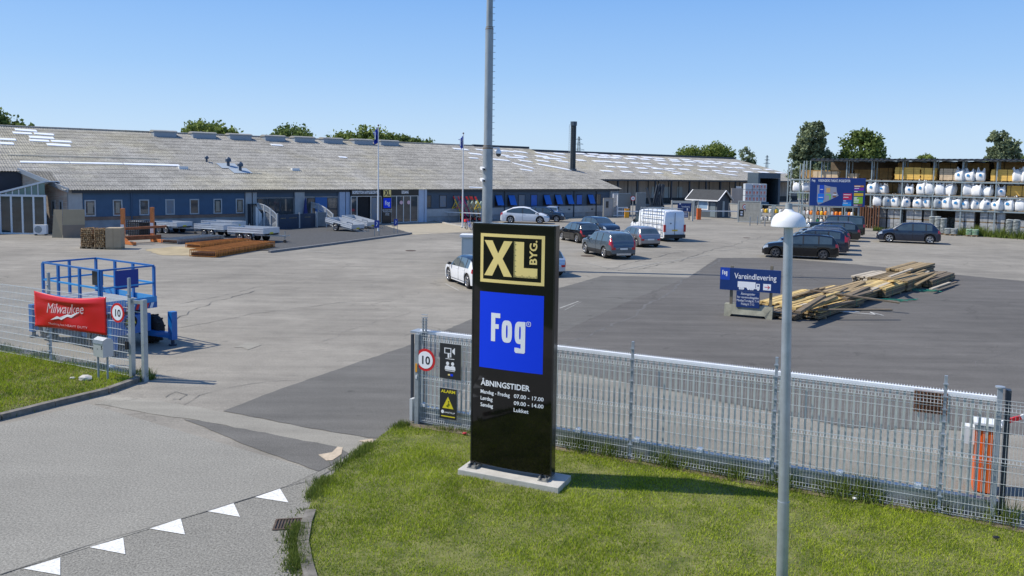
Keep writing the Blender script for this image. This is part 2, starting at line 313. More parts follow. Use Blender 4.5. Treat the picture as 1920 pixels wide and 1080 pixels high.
# taller unmown fringes: along the kerb edge and the fence foot
def fringe(name, line, width, dens, h0, h1, m, seed, label, wid=.016, z=0):
    g = np.random.default_rng(seed); V = []
    for a, b in zip(line, line[1:]):
        L = (b - a).length; d = (b - a) / L; nrm = Vector((-d.y, d.x, 0)); N = int(L * dens)
        t = g.uniform(0, L, N); q = g.normal(0, width / 2, N); X = a.x + d.x * t + nrm.x * q; Y = a.y + d.y * t + nrm.y * q
        dn = vnoise(X, Y, 2.2, seed) ; k = g.random(N) < dn * 1.6 - .25; X = X[k]; Y = Y[k]; dn = dn[k]; n = len(X)
        hh = g.uniform(h0, h1, n) * (.4 + dn); an = g.uniform(0, 6.28, n); b2 = g.uniform(0, 6.28, n); le = hh * g.uniform(.1, .8, n)
        W = np.zeros((n, 3, 3)); W[:, 0] = np.c_[X - np.cos(an) * wid / 2, Y - np.sin(an) * wid / 2, np.full(n, z)]; W[:, 1] = np.c_[X + np.cos(an) * wid / 2, Y + np.sin(an) * wid / 2, np.full(n, z)]; W[:, 2] = np.c_[X + np.cos(b2) * le, Y + np.sin(b2) * le, z + hh]; V.append(W.reshape(-1, 3))
    o = rawmesh(name, np.concatenate(V), 3, m); o['kind'] = 'stuff'; o['label'] = label
weedm = leafmat('weed_leaves', (.06, .10, .018), (.20, .25, .05), .5, 1.5)
fringe('grass_fringe', pix([(762, 796), (715, 818), (684, 845), (618, 893), (590, 925), (580, 955)]), .16, 1300, .03, .11, weedm, 21, 'long grass hanging over the curved lawn edge')
fringe('grass_fringe', pix([(578, 955), (566, 985), (556, 1020), (552, 1060), (560, 1100)]), .2, 1900, .03, .1, weedm, 22, 'tufts growing along the kerb in the gutter')
fringe('grass_fringe', pix([(-100, 806), (0, 785), (100, 760), (200, 735), (262, 712)]), .12, 250, .04, .12, weedm, 23, 'grass tufts between the left verge and its kerb')
fringe('weeds', pix([(1050, 838), (1191, 862), (1400, 900)]), .22, 800, .1, .38, weedm, 24, 'weeds growing up through the foot of the wire fence', .02)
fringe('weeds', pix([(1400, 900), (1620, 938), (1800, 966), (1905, 985)]), .22, 700, .1, .42, weedm, 25, 'tall weeds along the right end of the wire fence', .022)
fringe('weeds', pix([(770, 800), (890, 815)]), .12, 350, .05, .16, weedm, 26, 'short weeds at the gate post foot')
fringe('weeds', pix([(0, 655), (130, 680), (262, 706)]), .15, 260, .06, .25, weedm, 27, 'weeds at the foot of the left wire fence', .02)
fringe('weeds', pix([(245, 700), (285, 712)]), .3, 1500, .1, .4, weedm, 28, 'dark weed clump beside the left gate posts', .03)
soilm = mat('bare_soil', (.16, .13, .09), .95, 0, .35, 6)
sheet('soil_strip', pix([(770, 796), (890, 812), (1047, 838), (1191, 862), (1400, 900), (1793, 966), (1920, 990), (2300, 1070), (2300, 1085), (1920, 1003), (1793, 976), (1400, 910), (1191, 871), (1047, 847), (890, 820), (768, 803)]), .03, soilm)
fringe('dead_grass', pix([(890, 820), (1047, 847), (1191, 870), (1400, 908), (1793, 975), (1920, 1000)]), .1, 500, .02, .07, grd, 29, 'dead grass strip where the lawn meets the fence')
# stones and litter on the lawns
def rock(name, px, size, m, label, z=.03, seed=1):
    p = G(*px); r = random.Random(seed); bm = bmesh.new(); bmesh.ops.create_icosphere(bm, subdivisions=2, radius=1)
    for v in bm.verts: v.co *= 1 + r.uniform(-.16, .16); v.co = Vector((v.co.x * size, v.co.y * size * .7, v.co.z * size * .45))
    me = bpy.data.meshes.new(name); bm.to_mesh(me); bm.free(); me.materials.append(m); o = bpy.data.objects.new(name, me); C.objects.link(o); o.location = (p.x, p.y, z + size * .25); tag(o, label, name.replace('_', ' ')); return o
stonem = mat('pale_stone', (.5, .48, .43), .9, 0, .15, 8)
rock('stone', (160, 716), .17, stonem, 'pale stone lying on the left verge by the mailbox', .05)
rock('stone', (136, 714), .07, stonem, 'tiny white stone just left of the pale stone on the verge', .05, 2)
rock('litter', (209, 696), .09, white, 'crumpled white litter behind the mailbox at the fence', .1, 3)
rock('stone', (1867, 1015), .05, black, 'small dark lump on the lawn at lower right', .05, 4)
rock('litter', (1603, 941), .045, white, 'white scrap on the lawn edge below the fence', .05, 5)
rock('litter', (1760, 957), .05, white, 'white scrap under the fence left of the last post', .05, 6)
rock('litter', (871, 818), .05, mat('litter_red', (.5, .03, .04), .6), 'red litter at the fence foot beside the tall sign', .05, 7)
# storm drain
p = G(545, 983); t = thing('storm_drain', 'rusty iron storm drain grate in the road by the curved kerb', 'drain', (p.x, p.y, 0), R(8))
ironm = mat('rusty_iron', (.10, .07, .05), .8, .3, .35, 12)
mb = MB(); mb.bb((-.24, -.19, .002), (.24, -.16, .014)); mb.bb((-.24, .16, .002), (.24, .19, .014)); mb.bb((-.24, -.16, .002), (-.21, .16, .014)); mb.bb((.21, -.16, .002), (.24, .16, .014)); mb.build('frame', ironm, t)
mb = MB()
for i in range(9): mb.bb((-.185 + i * .044, -.155, .002), (-.165 + i * .044, .155, .011))
mb.build('grate', ironm, t); MB().bb((-.205, -.155, -.003), (.205, .155, .001)).build('pit', dark, t)
# manhole lid patches in the yard
for k, (px, r_) in enumerate([((770, 470), .35), ((1400, 446), .3), ((1102, 480), .45)]):
    p = G(*px); mb = MB(); mb.cyl((0, 0, -.01), (0, 0, .012), r_, None, 20, smooth=False); mb.cyl((0, 0, .012), (0, 0, .016), r_ * .8, None, 20, smooth=False)
    o = mb.build('manhole_cover', ironm); o.location = (p.x, p.y, 0); tag(o, ['round iron manhole cover in the yard before the forecourt', 'iron cover in the asphalt in front of the gatehouse', 'round iron cover beside the grey suv'][k], 'manhole cover')
# ================================================================ MAIN BUILDING
FA = G(127, 438); FB = G(1155, 404); FANG = math.atan2(FB.y - FA.y, FB.x - FA.x); FL = (FB - FA).length
fd = Vector((math.cos(FANG), math.sin(FANG), 0)); fn = Vector((-fd.y, fd.x, 0))     # along the wall, into the building
def FU(px, z=2.0, off=0.0, P0=None, d=None, n=None):   # distance along a wall at a pixel column
    P0 = FA if P0 is None else P0; d = fd if d is None else d; n = fn if n is None else n
    o = P0 + n * off; r = ray(px, 380); a = r.x / r.y
    return (a * o.y - o.x) / (d.x - a * d.y)
def FP(px, py, off=0.0):
    u = FU(px, off=off); p = FA + fd * u + fn * off; return u, Zat(px, py, p.y)
EZ = 3.62; RZ = 8.95; RD = 18.0; SLP = (RZ - EZ) / RD
def RP(px, py, P0=None, d=None, n=None, ez=None, slp=None):        # a pixel on the roof plane -> (u, v)
    P0 = FA if P0 is None else P0; d = fd if d is None else d; n = fn if n is None else n; ez = EZ if ez is None else ez; slp = SLP if slp is None else slp
    r = ray(px, py); o = Vector((0, 0, CAMH)) - P0
    # z = ez + slp * v ; v = (o + r t).n
    v0 = o.dot(n); t = (ez + slp * v0 - CAMH) / (r.z - slp * r.dot(n)); q = o + r * t; return q.dot(d), q.dot(n)
brickm = mat('pale_brick', (.42, .38, .35), .9, 0, .2, 2.2, bump=.2)
def brickmat(name, c1, c2, mo, sx=1.0):
    M = bpy.data.materials.new(name); M.use_nodes = True; n = M.node_tree; b = n.nodes['Principled BSDF']; L = n.links.new
    tc = n.nodes.new('ShaderNodeTexCoord'); sp = n.nodes.new('ShaderNodeSeparateXYZ'); L(tc.outputs['Object'], sp.inputs[0]); ad = n.nodes.new('ShaderNodeMath'); L(sp.outputs[0], ad.inputs[0]); L(sp.outputs[1], ad.inputs[1])
    cb = n.nodes.new('ShaderNodeCombineXYZ'); L(ad.outputs[0], cb.inputs[0]); L(sp.outputs[2], cb.inputs[1])
    br = n.nodes.new('ShaderNodeTexBrick'); br.inputs['Scale'].default_value = 1; br.inputs['Brick Width'].default_value = .24; br.inputs['Row Height'].default_value = .075; br.inputs['Mortar Size'].default_value = .009
    br.inputs['Color1'].default_value = (*c1, 1); br.inputs['Color2'].default_value = (*c2, 1); br.inputs['Mortar'].default_value = (*mo, 1); L(cb.outputs[0], br.inputs['Vector'])
    no = n.nodes.new('ShaderNodeTexNoise'); no.inputs['Scale'].default_value = 1.1; no.inputs['Detail'].default_value = 6; L(tc.outputs['Object'], no.inputs['Vector']); rp = n.nodes.new('ShaderNodeMapRange'); rp.inputs[1].default_value = .3; rp.inputs[2].default_value = .7; rp.inputs[3].default_value = .75; rp.inputs[4].default_value = 1.2; L(no.outputs[0], rp.inputs[0])
    sc = n.nodes.new('ShaderNodeVectorMath'); sc.operation = 'SCALE'; L(br.outputs[0], sc.inputs[0]); L(rp.outputs[0], sc.inputs['Scale']); L(sc.outputs[0], b.inputs['Base Color']); b.inputs['Roughness'].default_value = .9; MATS[name] = M; return M
brick = brickmat('weathered_white_brick', (.52, .47, .40), (.43, .28, .21), (.50, .47, .42))
brickg = brickmat('grey_painted_brick', (.33, .34, .35), (.29, .30, .31), (.30, .31, .32))
brickr = brickmat('brown_brick', (.22, .12, .08), (.26, .16, .11), (.25, .22, .19))
def roofmat(name, base, moss=.32):
    M = bpy.data.materials.new(name); M.use_nodes = True; n = M.node_tree; b = n.nodes['Principled BSDF']; L = n.links.new; N = n.nodes.new
    tc = N('ShaderNodeTexCoord'); P = tc.outputs['Object']
    br = N('ShaderNodeTexBrick'); br.inputs['Scale'].default_value = 1; br.inputs['Brick Width'].default_value = 1.05; br.inputs['Row Height'].default_value = 1.1; br.inputs['Mortar Size'].default_value = .035; br.inputs['Mortar Smooth'].default_value = .5
    br.inputs['Color1'].default_value = (.86, .86, .86, 1); br.inputs['Color2'].default_value = (1.14, 1.14, 1.14, 1); br.inputs['Mortar'].default_value = (.84, .84, .84, 1); L(P, br.inputs['Vector'])
    def no(sc, a, c, lo, hi, det=6):
        q = N('ShaderNodeTexNoise'); q.inputs['Scale'].default_value = sc; q.inputs['Detail'].default_value = det; q.inputs['Roughness'].default_value = .7; L(P, q.inputs['Vector']); w = N('ShaderNodeMapRange'); w.inputs[1].default_value = a; w.inputs[2].default_value = c; w.inputs[3].default_value = lo; w.inputs[4].default_value = hi; L(q.outputs[0], w.inputs[0]); return w.outputs[0]
    def mul(x, y): q = N('ShaderNodeMath'); q.operation = 'MULTIPLY'; L(x, q.inputs[0]); L(y, q.inputs[1]); return q.outputs[0]
    v = mul(mul(no(.12, .3, .7, .85, 1.15), no(3.2, .3, .7, .8, 1.2)), no(9, .32, .68, .6, 1.4, 2))
    mx = N('ShaderNodeMix'); mx.data_type = 'RGBA'; mx.inputs[6].default_value = (*base, 1); mx.inputs[7].default_value = (base[0] * 1.12, base[1] * 1.02, base[2] * .62, 1); L(no(.1, .48, .64, 0, moss), mx.inputs[0])
    s1 = N('ShaderNodeVectorMath'); s1.operation = 'SCALE'; L(mx.outputs[2], s1.inputs[0]); L(v, s1.inputs['Scale']); s2 = N('ShaderNodeVectorMath'); s2.operation = 'MULTIPLY'; L(s1.outputs[0], s2.inputs[0]); L(br.outputs[0], s2.inputs[1])
    L(s2.outputs[0], b.inputs['Base Color']); b.inputs['Roughness'].default_value = .95; b.inputs['Specular IOR Level'].default_value = .2; MATS[name] = M; return M
roofm = roofmat('fibre_cement_roof', (.31, .297, .265))
translm = mat('translucent_roof_sheet', (.86, .87, .87), .5, 0, .08, 3)
def corrugated(name, u0, u1, v0, v1, zf, m, parent, pitch=.2, amp=.02, row=1.1, per=6, step=.02):
    nu = int((u1 - u0) / pitch * per); us = np.linspace(u0, u1, nu + 1); h = amp * np.sin(2 * np.pi * us / pitch)
    vs = []; rows = max(1, round((v1 - v0) / row)); V = []; 
    for r in range(rows):
        a = v0 + (v1 - v0) * r / rows; b = v0 + (v1 - v0) * (r + 1) / rows
        V.append((a, step)); V.append((b + (.03 if r < rows - 1 else 0), 0.0))
    co_ = np.concatenate([np.c_[us, np.full(nu + 1, v), zf(v) + s + h] for v, s in V]); me = bpy.data.meshes.new(name)
    k = nu + 1; i = np.arange(nu); fs = []
    for r in range(0, len(V) - 1, 2): fs.append(np.c_[r * k + i, r * k + i + 1, (r + 1) * k + i + 1, (r + 1) * k + i])
    fs = np.concatenate(fs); me.from_pydata(co_.tolist(), [], fs.tolist()); me.materials.append(m); me.polygons.foreach_set('use_smooth', [True] * len(fs)); me.update()
    o = bpy.data.objects.new(name, me); C.objects.link(o); o.parent = parent; return o
bluep = mat('blue_grey_panel', (.042, .10, .18), .55, 0, .12, 1.5)
bluepd = mat('slate_panel', (.055, .09, .135), .6, 0, .12, 1.5)
frameg = mat('grey_window_frame', (.42, .45, .47), .5, 0, .1, 5)
framed = mat('dark_window_frame', (.03, .04, .055), .5)
glassw = mat('window_glass', (.10, .12, .13), .04, 0, .35, 1.6, var2=(.03, .04, .05), spec=1.0)
posterm = mat('window_poster', (.45, .42, .40), .4, 0, .5, 5, var2=(.12, .2, .3))
fade = mat('blue_awning_window', (.012, .13, .52), .35, 0, .1, 2)
pierw = mat('pale_blue_pier', (.40, .48, .60), .7, 0, .08, 2)
pierg = mat('render_pier', (.40, .41, .41), .85, 0, .12, 2)
bld = thing('shop_building', 'long low building with grey corrugated roof, blue window panels and a shop entrance', 'building', FA, FANG)
mb = MB(); mb.use(brickg).bb((.02, 0, -.05), (FL, .3, EZ - .12)); mb.build('wall', brickg, bld)
SB = FU(40)  # not used for geometry, kept for clarity
# gable: runs back at a skew to the set-back bay
uk, vb = RP(40, 318); gdir = Vector((uk, vb, 0)).normalized(); gnr = Vector((-gdir.y, gdir.x, 0)); gL = math.hypot(uk, vb)
def gpt(s, o, z): q_ = gdir * s + gnr * o; return (q_.x, q_.y, z)
gz = lambda s: EZ + SLP * (gdir.y * s)
mb = MB(); mb.add([gpt(0, 0, -.05), gpt(gL, 0, -.05), gpt(gL, 0, gz(gL) - .15), gpt(0, 0, EZ - .15), gpt(0, -.3, -.05), gpt(gL, -.3, -.05), gpt(gL, -.3, gz(gL) - .15), gpt(0, -.3, EZ - .15)], [(0, 1, 2, 3), (4, 7, 6, 5), (0, 3, 7, 4), (1, 5, 6, 2), (3, 2, 6, 7), (0, 4, 5, 1)]); mb.build('gable_wall', brick, bld)
mb = MB(); mb.bb((-45, vb - .15, -.05), (uk - .02, vb + .15, EZ + SLP * vb - .2)); mb.build('side_wall', mat('navy_cladding', (.012, .018, .035), .6, 0, .2, 1), bld)
zf = lambda v: EZ + SLP * v
corrugated('roof', -.35, FL + .4, -.6, RD, zf, roofm, bld)
corrugated('roof', -45, -.35, vb - .5, RD, zf, roofm, bld)
for i in range(24): a_ = (vb - .5) * i / 24; b_ = (vb - .5) * (i + 1) / 24; corrugated('roof', uk * (b_ / vb) - .3, -.35, a_ - (.6 if i == 0 else 0), b_, zf, roofm, bld)
mb = MB(); mb.quad((-45, RD, RZ), (FL + .4, RD, RZ), (FL + .4, 2 * RD, EZ), (-45, 2 * RD, EZ)); mb.quad((FL + .1, .1, -.05), (FL + .1, .1, EZ - .1), (FL + .1, RD, RZ - .1), (FL + .1, 2 * RD, EZ - .1), (FL + .1, 2 * RD, -.05)); mb.quad((-45, 2 * RD, -.05), (FL, 2 * RD, -.05), (FL, 2 * RD, EZ), (-45, 2 * RD, EZ)); mb.build('rear_roof', roofm, bld)
mb = MB(); mb.cyl((-45, RD, RZ + .02), (FU(885, off=RD), RD, RZ + .02), .12, None, 8); mb.build('ridge_cap', roofm, bld)
mb = MB(); mb.bb((FU(885, off=RD), RD - .25, RZ - .02), (FL + .4, RD + .25, RZ + .2)); mb.build('ridge_vent', framed, bld)
mb = MB(); mb.bb((.3, -.34, EZ - .42), (FL + .2, -.30, EZ - .14)); mb.bb((.3, -.3, EZ - .17), (FL + .2, -.002, EZ - .14)); mb.build('fascia_board', framed, bld)
trimm = mat('grey_zinc_trim', (.30, .34, .38), .5, .2, .1, 3)
mb = MB(); mb.bar(gpt(-.6, .32, EZ - SLP * .6 - .03), gpt(gL, .32, gz(gL) - .03), .08, .34); mb.build('verge_board', trimm, bld)
# blue panels
def panel(x0, x1, y0, y1, m, off=.06, name='panel', parent=bld, zb=None, zt=None):
    u0, za = FP(x0, y1); u1, _ = FP(x1, y1); _, zt_ = FP(x0, y0); zb = za if zb is None else zb; zt = zt_ if zt is None else zt
    mb = MB(); mb.bb((u0, -off, zb), (u1, .0, zt)); return mb.build(name, m, parent)
ZT = EZ - .16
pb1 = panel(155, 458, 357, 406, bluep, .08, zt=ZT, zb=1.28)
panel(155.5, 458, 406, 411, brickr, .05, 'brick_course', zt=1.28, zb=1.02)
def window(u0, u1, z0, z1, fr=frameg, gl=glassw, off=.10, fw=.09, mull=0, parent=bld):
    mb = MB(); a = -off - .03; b = -off + .09
    mb.bb((u0 - fw, a, z0 - fw), (u1 + fw, b, z0)); mb.bb((u0 - fw, a, z1), (u1 + fw, b, z1 + fw)); mb.bb((u0 - fw, a, z0), (u0, b, z1)); mb.bb((u1, a, z0), (u1 + fw, b, z1))
    for k in range(mull):
        x = u0 + (u1 - u0) * (k + 1) / (mull + 1); mb.bb((x - .03, a + .003, z0), (x + .03, b, z1))
    f = mb.build('window', fr, parent); MB().bb((u0, -off - .005, z0), (u1, -off + .04, z1)).build('pane', gl, f); return f
for k, (a, b) in enumerate([(157.5, 179), (210.5, 229), (260, 279), (309, 327), (354.5, 372.5), (399, 415.5), (441, 456.5)]):
    f = window(FU(a) + .1, FU(b) - .1, 1.42, 2.55, gl=posterm if k in (3,) else glassw)
    if k in (0, 1, 5, 6):
        u0, u1 = FU(a) + .22, FU(b) - .22; MB().bb((u0, -.115, 1.55), (u1, -.108, 2.42)).build('blind', mat('window_blind', (.36, .31, .24), .7, 0, .2, 9), f)
def pier(x0, x1, m, parent=bld, off=.2): return panel(x0, x1, 357, 420, m, off, 'pier', parent, zb=-.03, zt=ZT - .01)
pier(127.5, 154, pierg, off=.12)
pier(459, 470.5, pierg); pier(472.5, 480, pierg); pier(551, 569, pierg, off=.25); pier(634, 644.5, pierw, off=.3); pier(646, 653.5, pierw, off=.3); pier(780.5, 790.5, pierw, off=.45); pier(791.5, 796, pierw, off=.45); pier(1143, 1158, pierg, off=.12)
for a, b in [(470.6, 472.4), (644.6, 645.9)]: panel(a, b, 357, 420, framed, .05, 'downpipe', zb=0, zt=ZT)
# shop windows 480-551 and 569-633
panel(480, 551, 357, 371, bluepd, .07, zb=FP(481, 370)[1], zt=ZT); panel(569, 633, 357, 369, bluepd, .07, zb=FP(570, 368)[1], zt=ZT)
zz0, zz1 = 1.0, FP(482, 371)[1]
for a, b in [(482, 501), (503, 524), (526, 549)]: window(FU(a) + .05, FU(b) - .05, zz0, zz1 - .12, framed, glassw, .05, .06)
panel(480, 551, 405, 425, bluepd, .06, zb=0, zt=zz0 - .07)
for a, b in [(576, 590), (613, 632)]: window(FU(a) + .05, FU(b) - .05, .8, zz1 - .1, framed, glassw, .05, .06)
panel(590.5, 612.5, 371, 400, mat('door_blue', (.015, .12, .36), .5), .09, 'door', zb=.05, zt=zz1)
panel(569, 633, 405, 425, bluepd, .055, zb=0, zt=.72)
# entrance: fascia, doors, sign panel
blk = mat('fascia_black', (.012, .013, .016), .3, 0, .2, 2)
gold = mat('sign_gold', (.90, .70, .24), .55, 0, .05, 3)
fogblue = mat('sign_blue', (.002, .05, .80), .6, spec=.25)
wsign = mat('sign_white', (.9, .9, .9), .4)
fz0 = FP(655, 367)[1]; fz1 = ZT
fa = panel(654, 711, 357, 367, blk, .5, 'fascia', zb=fz0, zt=fz1); fb = panel(729, 780, 357, 367, blk, .5, 'fascia', zb=fz0, zt=fz1)
uw = mat('fascia_timber', (.2, .1, .05), .6, 0, .4, 3)
def ftext(body, x0, x1, z, size, m=wsign, off=.505, parent=bld, **k):
    u0 = FU(x0); u1 = FU(x1); o = text(body, size, m, parent, ((u0 + u1) / 2, -off, z), **k); w_ = max(v.co.x for v in o.data.vertices) - min(v.co.x for v in o.data.vertices); c = (u0 + u1) / 2; s_ = (u1 - u0) / w_
    for v in o.data.vertices: v.co.x = c + (v.co.x - c) * s_
    return o
ftext('EKSPEDITION & BYGGECENTER', 656, 706, fz0 + .2, .42, parent=fa, bold=.012); ftext('UDGANG', 748, 761, fz0 + .2, .42, parent=fb, bold=.012)
doorf = mat('door_frame', (.55, .57, .58), .4, .3)
def glazing(xs, z0, z1, off, parent=bld, gl=glassw, name='shop_front', skip=()):
    mb = MB(); us = [FU(x) for x in xs]; mb.bb((us[0], -off - .06, z1 - .06), (us[-1], -off, z1)); mb.bb((us[0], -off - .06, z0), (us[-1], -off, z0 + .08))
    for u in us: mb.bb((u - .045, -off - .055, z0 + .08), (u + .045, -off - .005, z1 - .06))
    f = mb.build(name, doorf, parent)
    for k, (a, b) in enumerate(zip(us, us[1:])):
        if k in skip: continue
        MB().bb((a + .045, -off - .03, z0 + .08), (b - .045, -off - .02, z1 - .06)).build('pane', gl, f)
    return f
dz1 = fz0 - .02
sf = glazing([654, 665, 691, 703, 711], .03, dz1, .42, skip=(1,)); sf2 = glazing([729, 739, 752, 765, 779], .03, dz1, .42)
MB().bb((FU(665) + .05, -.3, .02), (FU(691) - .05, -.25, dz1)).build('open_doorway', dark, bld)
MB().bb((FU(693), -.46, .25), (FU(702), -.452, dz1 - .2)).build('poster', posterm, sf)
for x in (743, 757): 
    mb = MB(); mb.cyl((FU(x) + .3, -.485, dz1 - .7), (FU(x) + .3, -.49, dz1 - .7), .2, None, 14); mb.build('door_sticker', mat('sticker_pink', (.7, .45, .5), .5), sf2)
sp_ = panel(711.5, 728, 357, 411, blk, .62, 'sign_panel', zb=.03, zt=fz1)
u0 = FU(713); u1 = FU(727); uc = (u0 + u1) / 2; wS = (u1 - u0)
MB().bb((u0, -.64, fz0 - .1), (u1, -.622, fz1 - .05)).build('gold_plate', gold, sp_); text('XL', .75, blk, sp_, (uc, -.642, fz0 + .02), xs=wS / 1.15, bold=.03)
MB().bb((u0, -.64, fz0 - 1.25), (u1, -.622, fz0 - .25)).build('blue_plate', fogblue, sp_); text('Fog', .62, wsign, sp_, (uc, -.642, fz0 - .95), xs=.62, bold=.014)
text('ÅBNINGSTIDER\nMandag-Fredag\nLørdag\nSøndag', .16, wsign, sp_, (uc, -.625, fz0 - 1.5))
mb = MB(); mb.bb((FU(653), -.9, -.01), (FU(797), -.3, .02)); mb.build('doorstep', mat('doorstep_slab', (.2, .2, .2), .9, 0, .2, 3), bld)
# right wing
panel(796.5, 1142, 357, 386, bluepd, .06, zt=ZT, zb=1.35)
mb = MB(); mb.bb((FU(796.5), -.05, .55), (FU(1142), 0, 1.34)); mb.build('render_band', mat('white_render', (.42, .43, .43), .9, 0, .16, 1.2), bld)
for k, (a, b) in enumerate([(795.5, 807), (824, 835.5), (850, 862), (876.5, 887)]): window(FU(a), FU(b), 1.55, 2.75, framed, posterm if k in (1, 2) else glassw, .07, .07)
for k, x in enumerate([933, 957, 977.5, 1000.5, 1023, 1044, 1065, 1085, 1105, 1120.5]):
    u = FU(x); wd = .46
    f = window(u - wd, u + wd, 1.5, 2.75, framed, {2: posterm, 9: glassw}.get(k, fade if k in (3,) else dark), .07, .06)
    if k in (0, 1, 4, 5, 6, 8):   # top-hung casements standing open
        mb = MB(); a = R(24); h = 1.2; n_ = (math.sin(a), math.cos(a)); mb.add([(u - wd, -.13, 2.74), (u + wd, -.13, 2.74), (u + wd, -.13 - h * n_[0], 2.74 - h * n_[1]), (u - wd, -.13 - h * n_[0], 2.74 - h * n_[1]), (u - wd, -.17, 2.73), (u + wd, -.17, 2.73), (u + wd, -.17 - h * n_[0], 2.73 - h * n_[1]), (u - wd, -.17 - h * n_[0], 2.73 - h * n_[1])], [(0, 1, 2, 3), (4, 7, 6, 5), (0, 4, 5, 1), (1, 5, 6, 2), (2, 6, 7, 3), (3, 7, 4, 0)]); mb.build('open_casement', fade, f)
    elif k == 7: MB().bb((u - wd + .02, -.11, 1.55), (u + wd - .02, -.1, 2.7)).build('blue_film', fade, f)
for x in (945, 1075, 1117): mb = MB(); u = FU(x); mb.cyl((u, -.12, 0), (u, -.12, ZT), .06, None, 8); mb.build('downpipe', framed, bld)
for x, z in ((1067, .95), (1110, .9)): u = FU(x); MB().bb((u - .18, -.065, z - .08), (u + .18, -.05, z + .08)).build('wall_vent', framed, bld)
# downpipes left wing, gable windows
u = FU(246); mb = MB(); mb.cyl((u, -.14, 0), (u, -.14, ZT), .055, None, 8); mb.build('downpipe', mat('downpipe_blue', (.05, .1, .18), .5), bld)
gw0 = fd * gdir.x + fn * gdir.y; gw1 = Vector((-gw0.y, gw0.x, 0))
for x0, x1 in ((97, 104), (111, 118)):
    v0, v1 = sorted((FU(x1, P0=FA, d=gw0, n=gw1), FU(x0, P0=FA, d=gw0, n=gw1))); z0, z1 = 1.35, 2.6
    def gbox(a, b, c, d, e, f, nm, m, par): mb = MB(); q_ = [gpt(s_, o_, z_) for s_ in (a, b) for o_ in (c, d) for z_ in (e, f)]; mb.add(q_, [(0, 1, 3, 2), (4, 6, 7, 5), (0, 4, 5, 1), (2, 3, 7, 6), (0, 2, 6, 4), (1, 5, 7, 3)]); return mb.build(nm, m, par)
    f = gbox(v0, v1, -.05, .04, z0, z1, 'window', frameg, bld); gbox(v0 + .12, v1 - .12, .042, .05, z0 + .1, z1 - .1, 'pane', glassw, f)
# roof lights (translucent sheets)
def rooflight(parent, c, P0=None, d=None, n=None, ez=None, slp=None, nm='roof_light', lift=.05):
    """one pale sheet strip given by its two end pixels and its height in pixels"""
    (xa, ya), (xb, yb), hh = c; e = EZ if ez is None else ez; sl = SLP if slp is None else slp
    ua, va = RP(xa, ya, P0, d, n, ez, slp); ub, vb_ = RP(xb, yb, P0, d, n, ez, slp); uc_, vc_ = RP((xa + xb) / 2, (ya + yb) / 2 - hh / 2, P0, d, n, ez, slp); ud, vd = RP((xa + xb) / 2, (ya + yb) / 2 + hh / 2, P0, d, n, ez, slp); hv = abs(vc_ - vd) / 2
    mb = MB(); L_ = [(ua, va - hv), (ub, vb_ - hv), (ub, vb_ + hv), (ua, va + hv)]
    t = [(x, y, e + sl * y + lift + .02) for x, y in L_]; b = [(x, y, e + sl * y + lift - .03) for x, y in L_]; mb.add(b + t, [(3, 2, 1, 0), (4, 5, 6, 7), (0, 1, 5, 4), (1, 2, 6, 5), (2, 3, 7, 6), (3, 0, 4, 7)]); return mb.build(nm, translm, parent)
for c in [((28, 243.5), (69, 246.5), 3.4), ((24, 249.5), (60, 251.5), 3.2), ((64, 251), (101, 253.5), 3.2), ((55, 257.5), (101, 260), 3.8), ((55, 263.5), (92, 265.5), 3.2), ((96, 265), (134, 267), 3.2), ((88, 271.5), (132, 274), 3.8), ((-10, 261), (30, 263), 3.2), ((-10, 268.5), (26, 270.5), 3.8)]: rooflight(bld, c)
for c in [((38, 304.5), (130, 306), 2.6), ((132, 306), (230, 308), 2.6), ((232, 308), (336, 311), 2.8)]: rooflight(bld, c)
for c in [((508, 272), (530, 273.5), 2), ((636, 295), (650, 296), 2), ((850, 279), (878, 281.5), 2.2), ((880, 288), (903, 290.5), 2.4), ((893, 280.5), (906, 282), 2), ((880, 351.6), (905, 352.6), 1.2), ((943, 283), (965, 285.5), 2), ((880, 296.5), (896, 297.5), 1.6), ((928, 283), (948, 284), 2), ((965, 284), (988, 287), 2.4), ((938, 291), (955, 293), 2), ((965, 292), (988, 295), 2.6), ((925, 299), (955, 302), 2.2), ((949, 295), (982, 297), 1.8), ((974, 301), (997, 304), 2.4), ((963, 306.5), (1000, 316), 3.0), ((976, 318), (998, 321), 2)]: rooflight(bld, c)
rl2 = [((1005, 286.5), (1061, 296.5), 2.6), ((1008, 308), (1068, 319), 3.2), ((1040, 288), (1058, 289.5), 2), ((1005, 293), (1028, 295), 2.6), ((1020, 297), (1052, 299), 2.2), ((1006, 301), (1030, 304), 2.6), ((1045, 302), (1066, 304.5), 2.6)]
for c in rl2: rooflight(bld, c)
for c in [((15, 291), (300, 298.5), 1.0), ((440, 322), (490, 326), 1.0)]:
    o = rooflight(bld, c, nm='faded_sheet', lift=.04); o.data.materials.clear(); o.data.materials.append(mat('faded_roof_sheet', (.33, .32, .27), .9, 0, .2, 2))
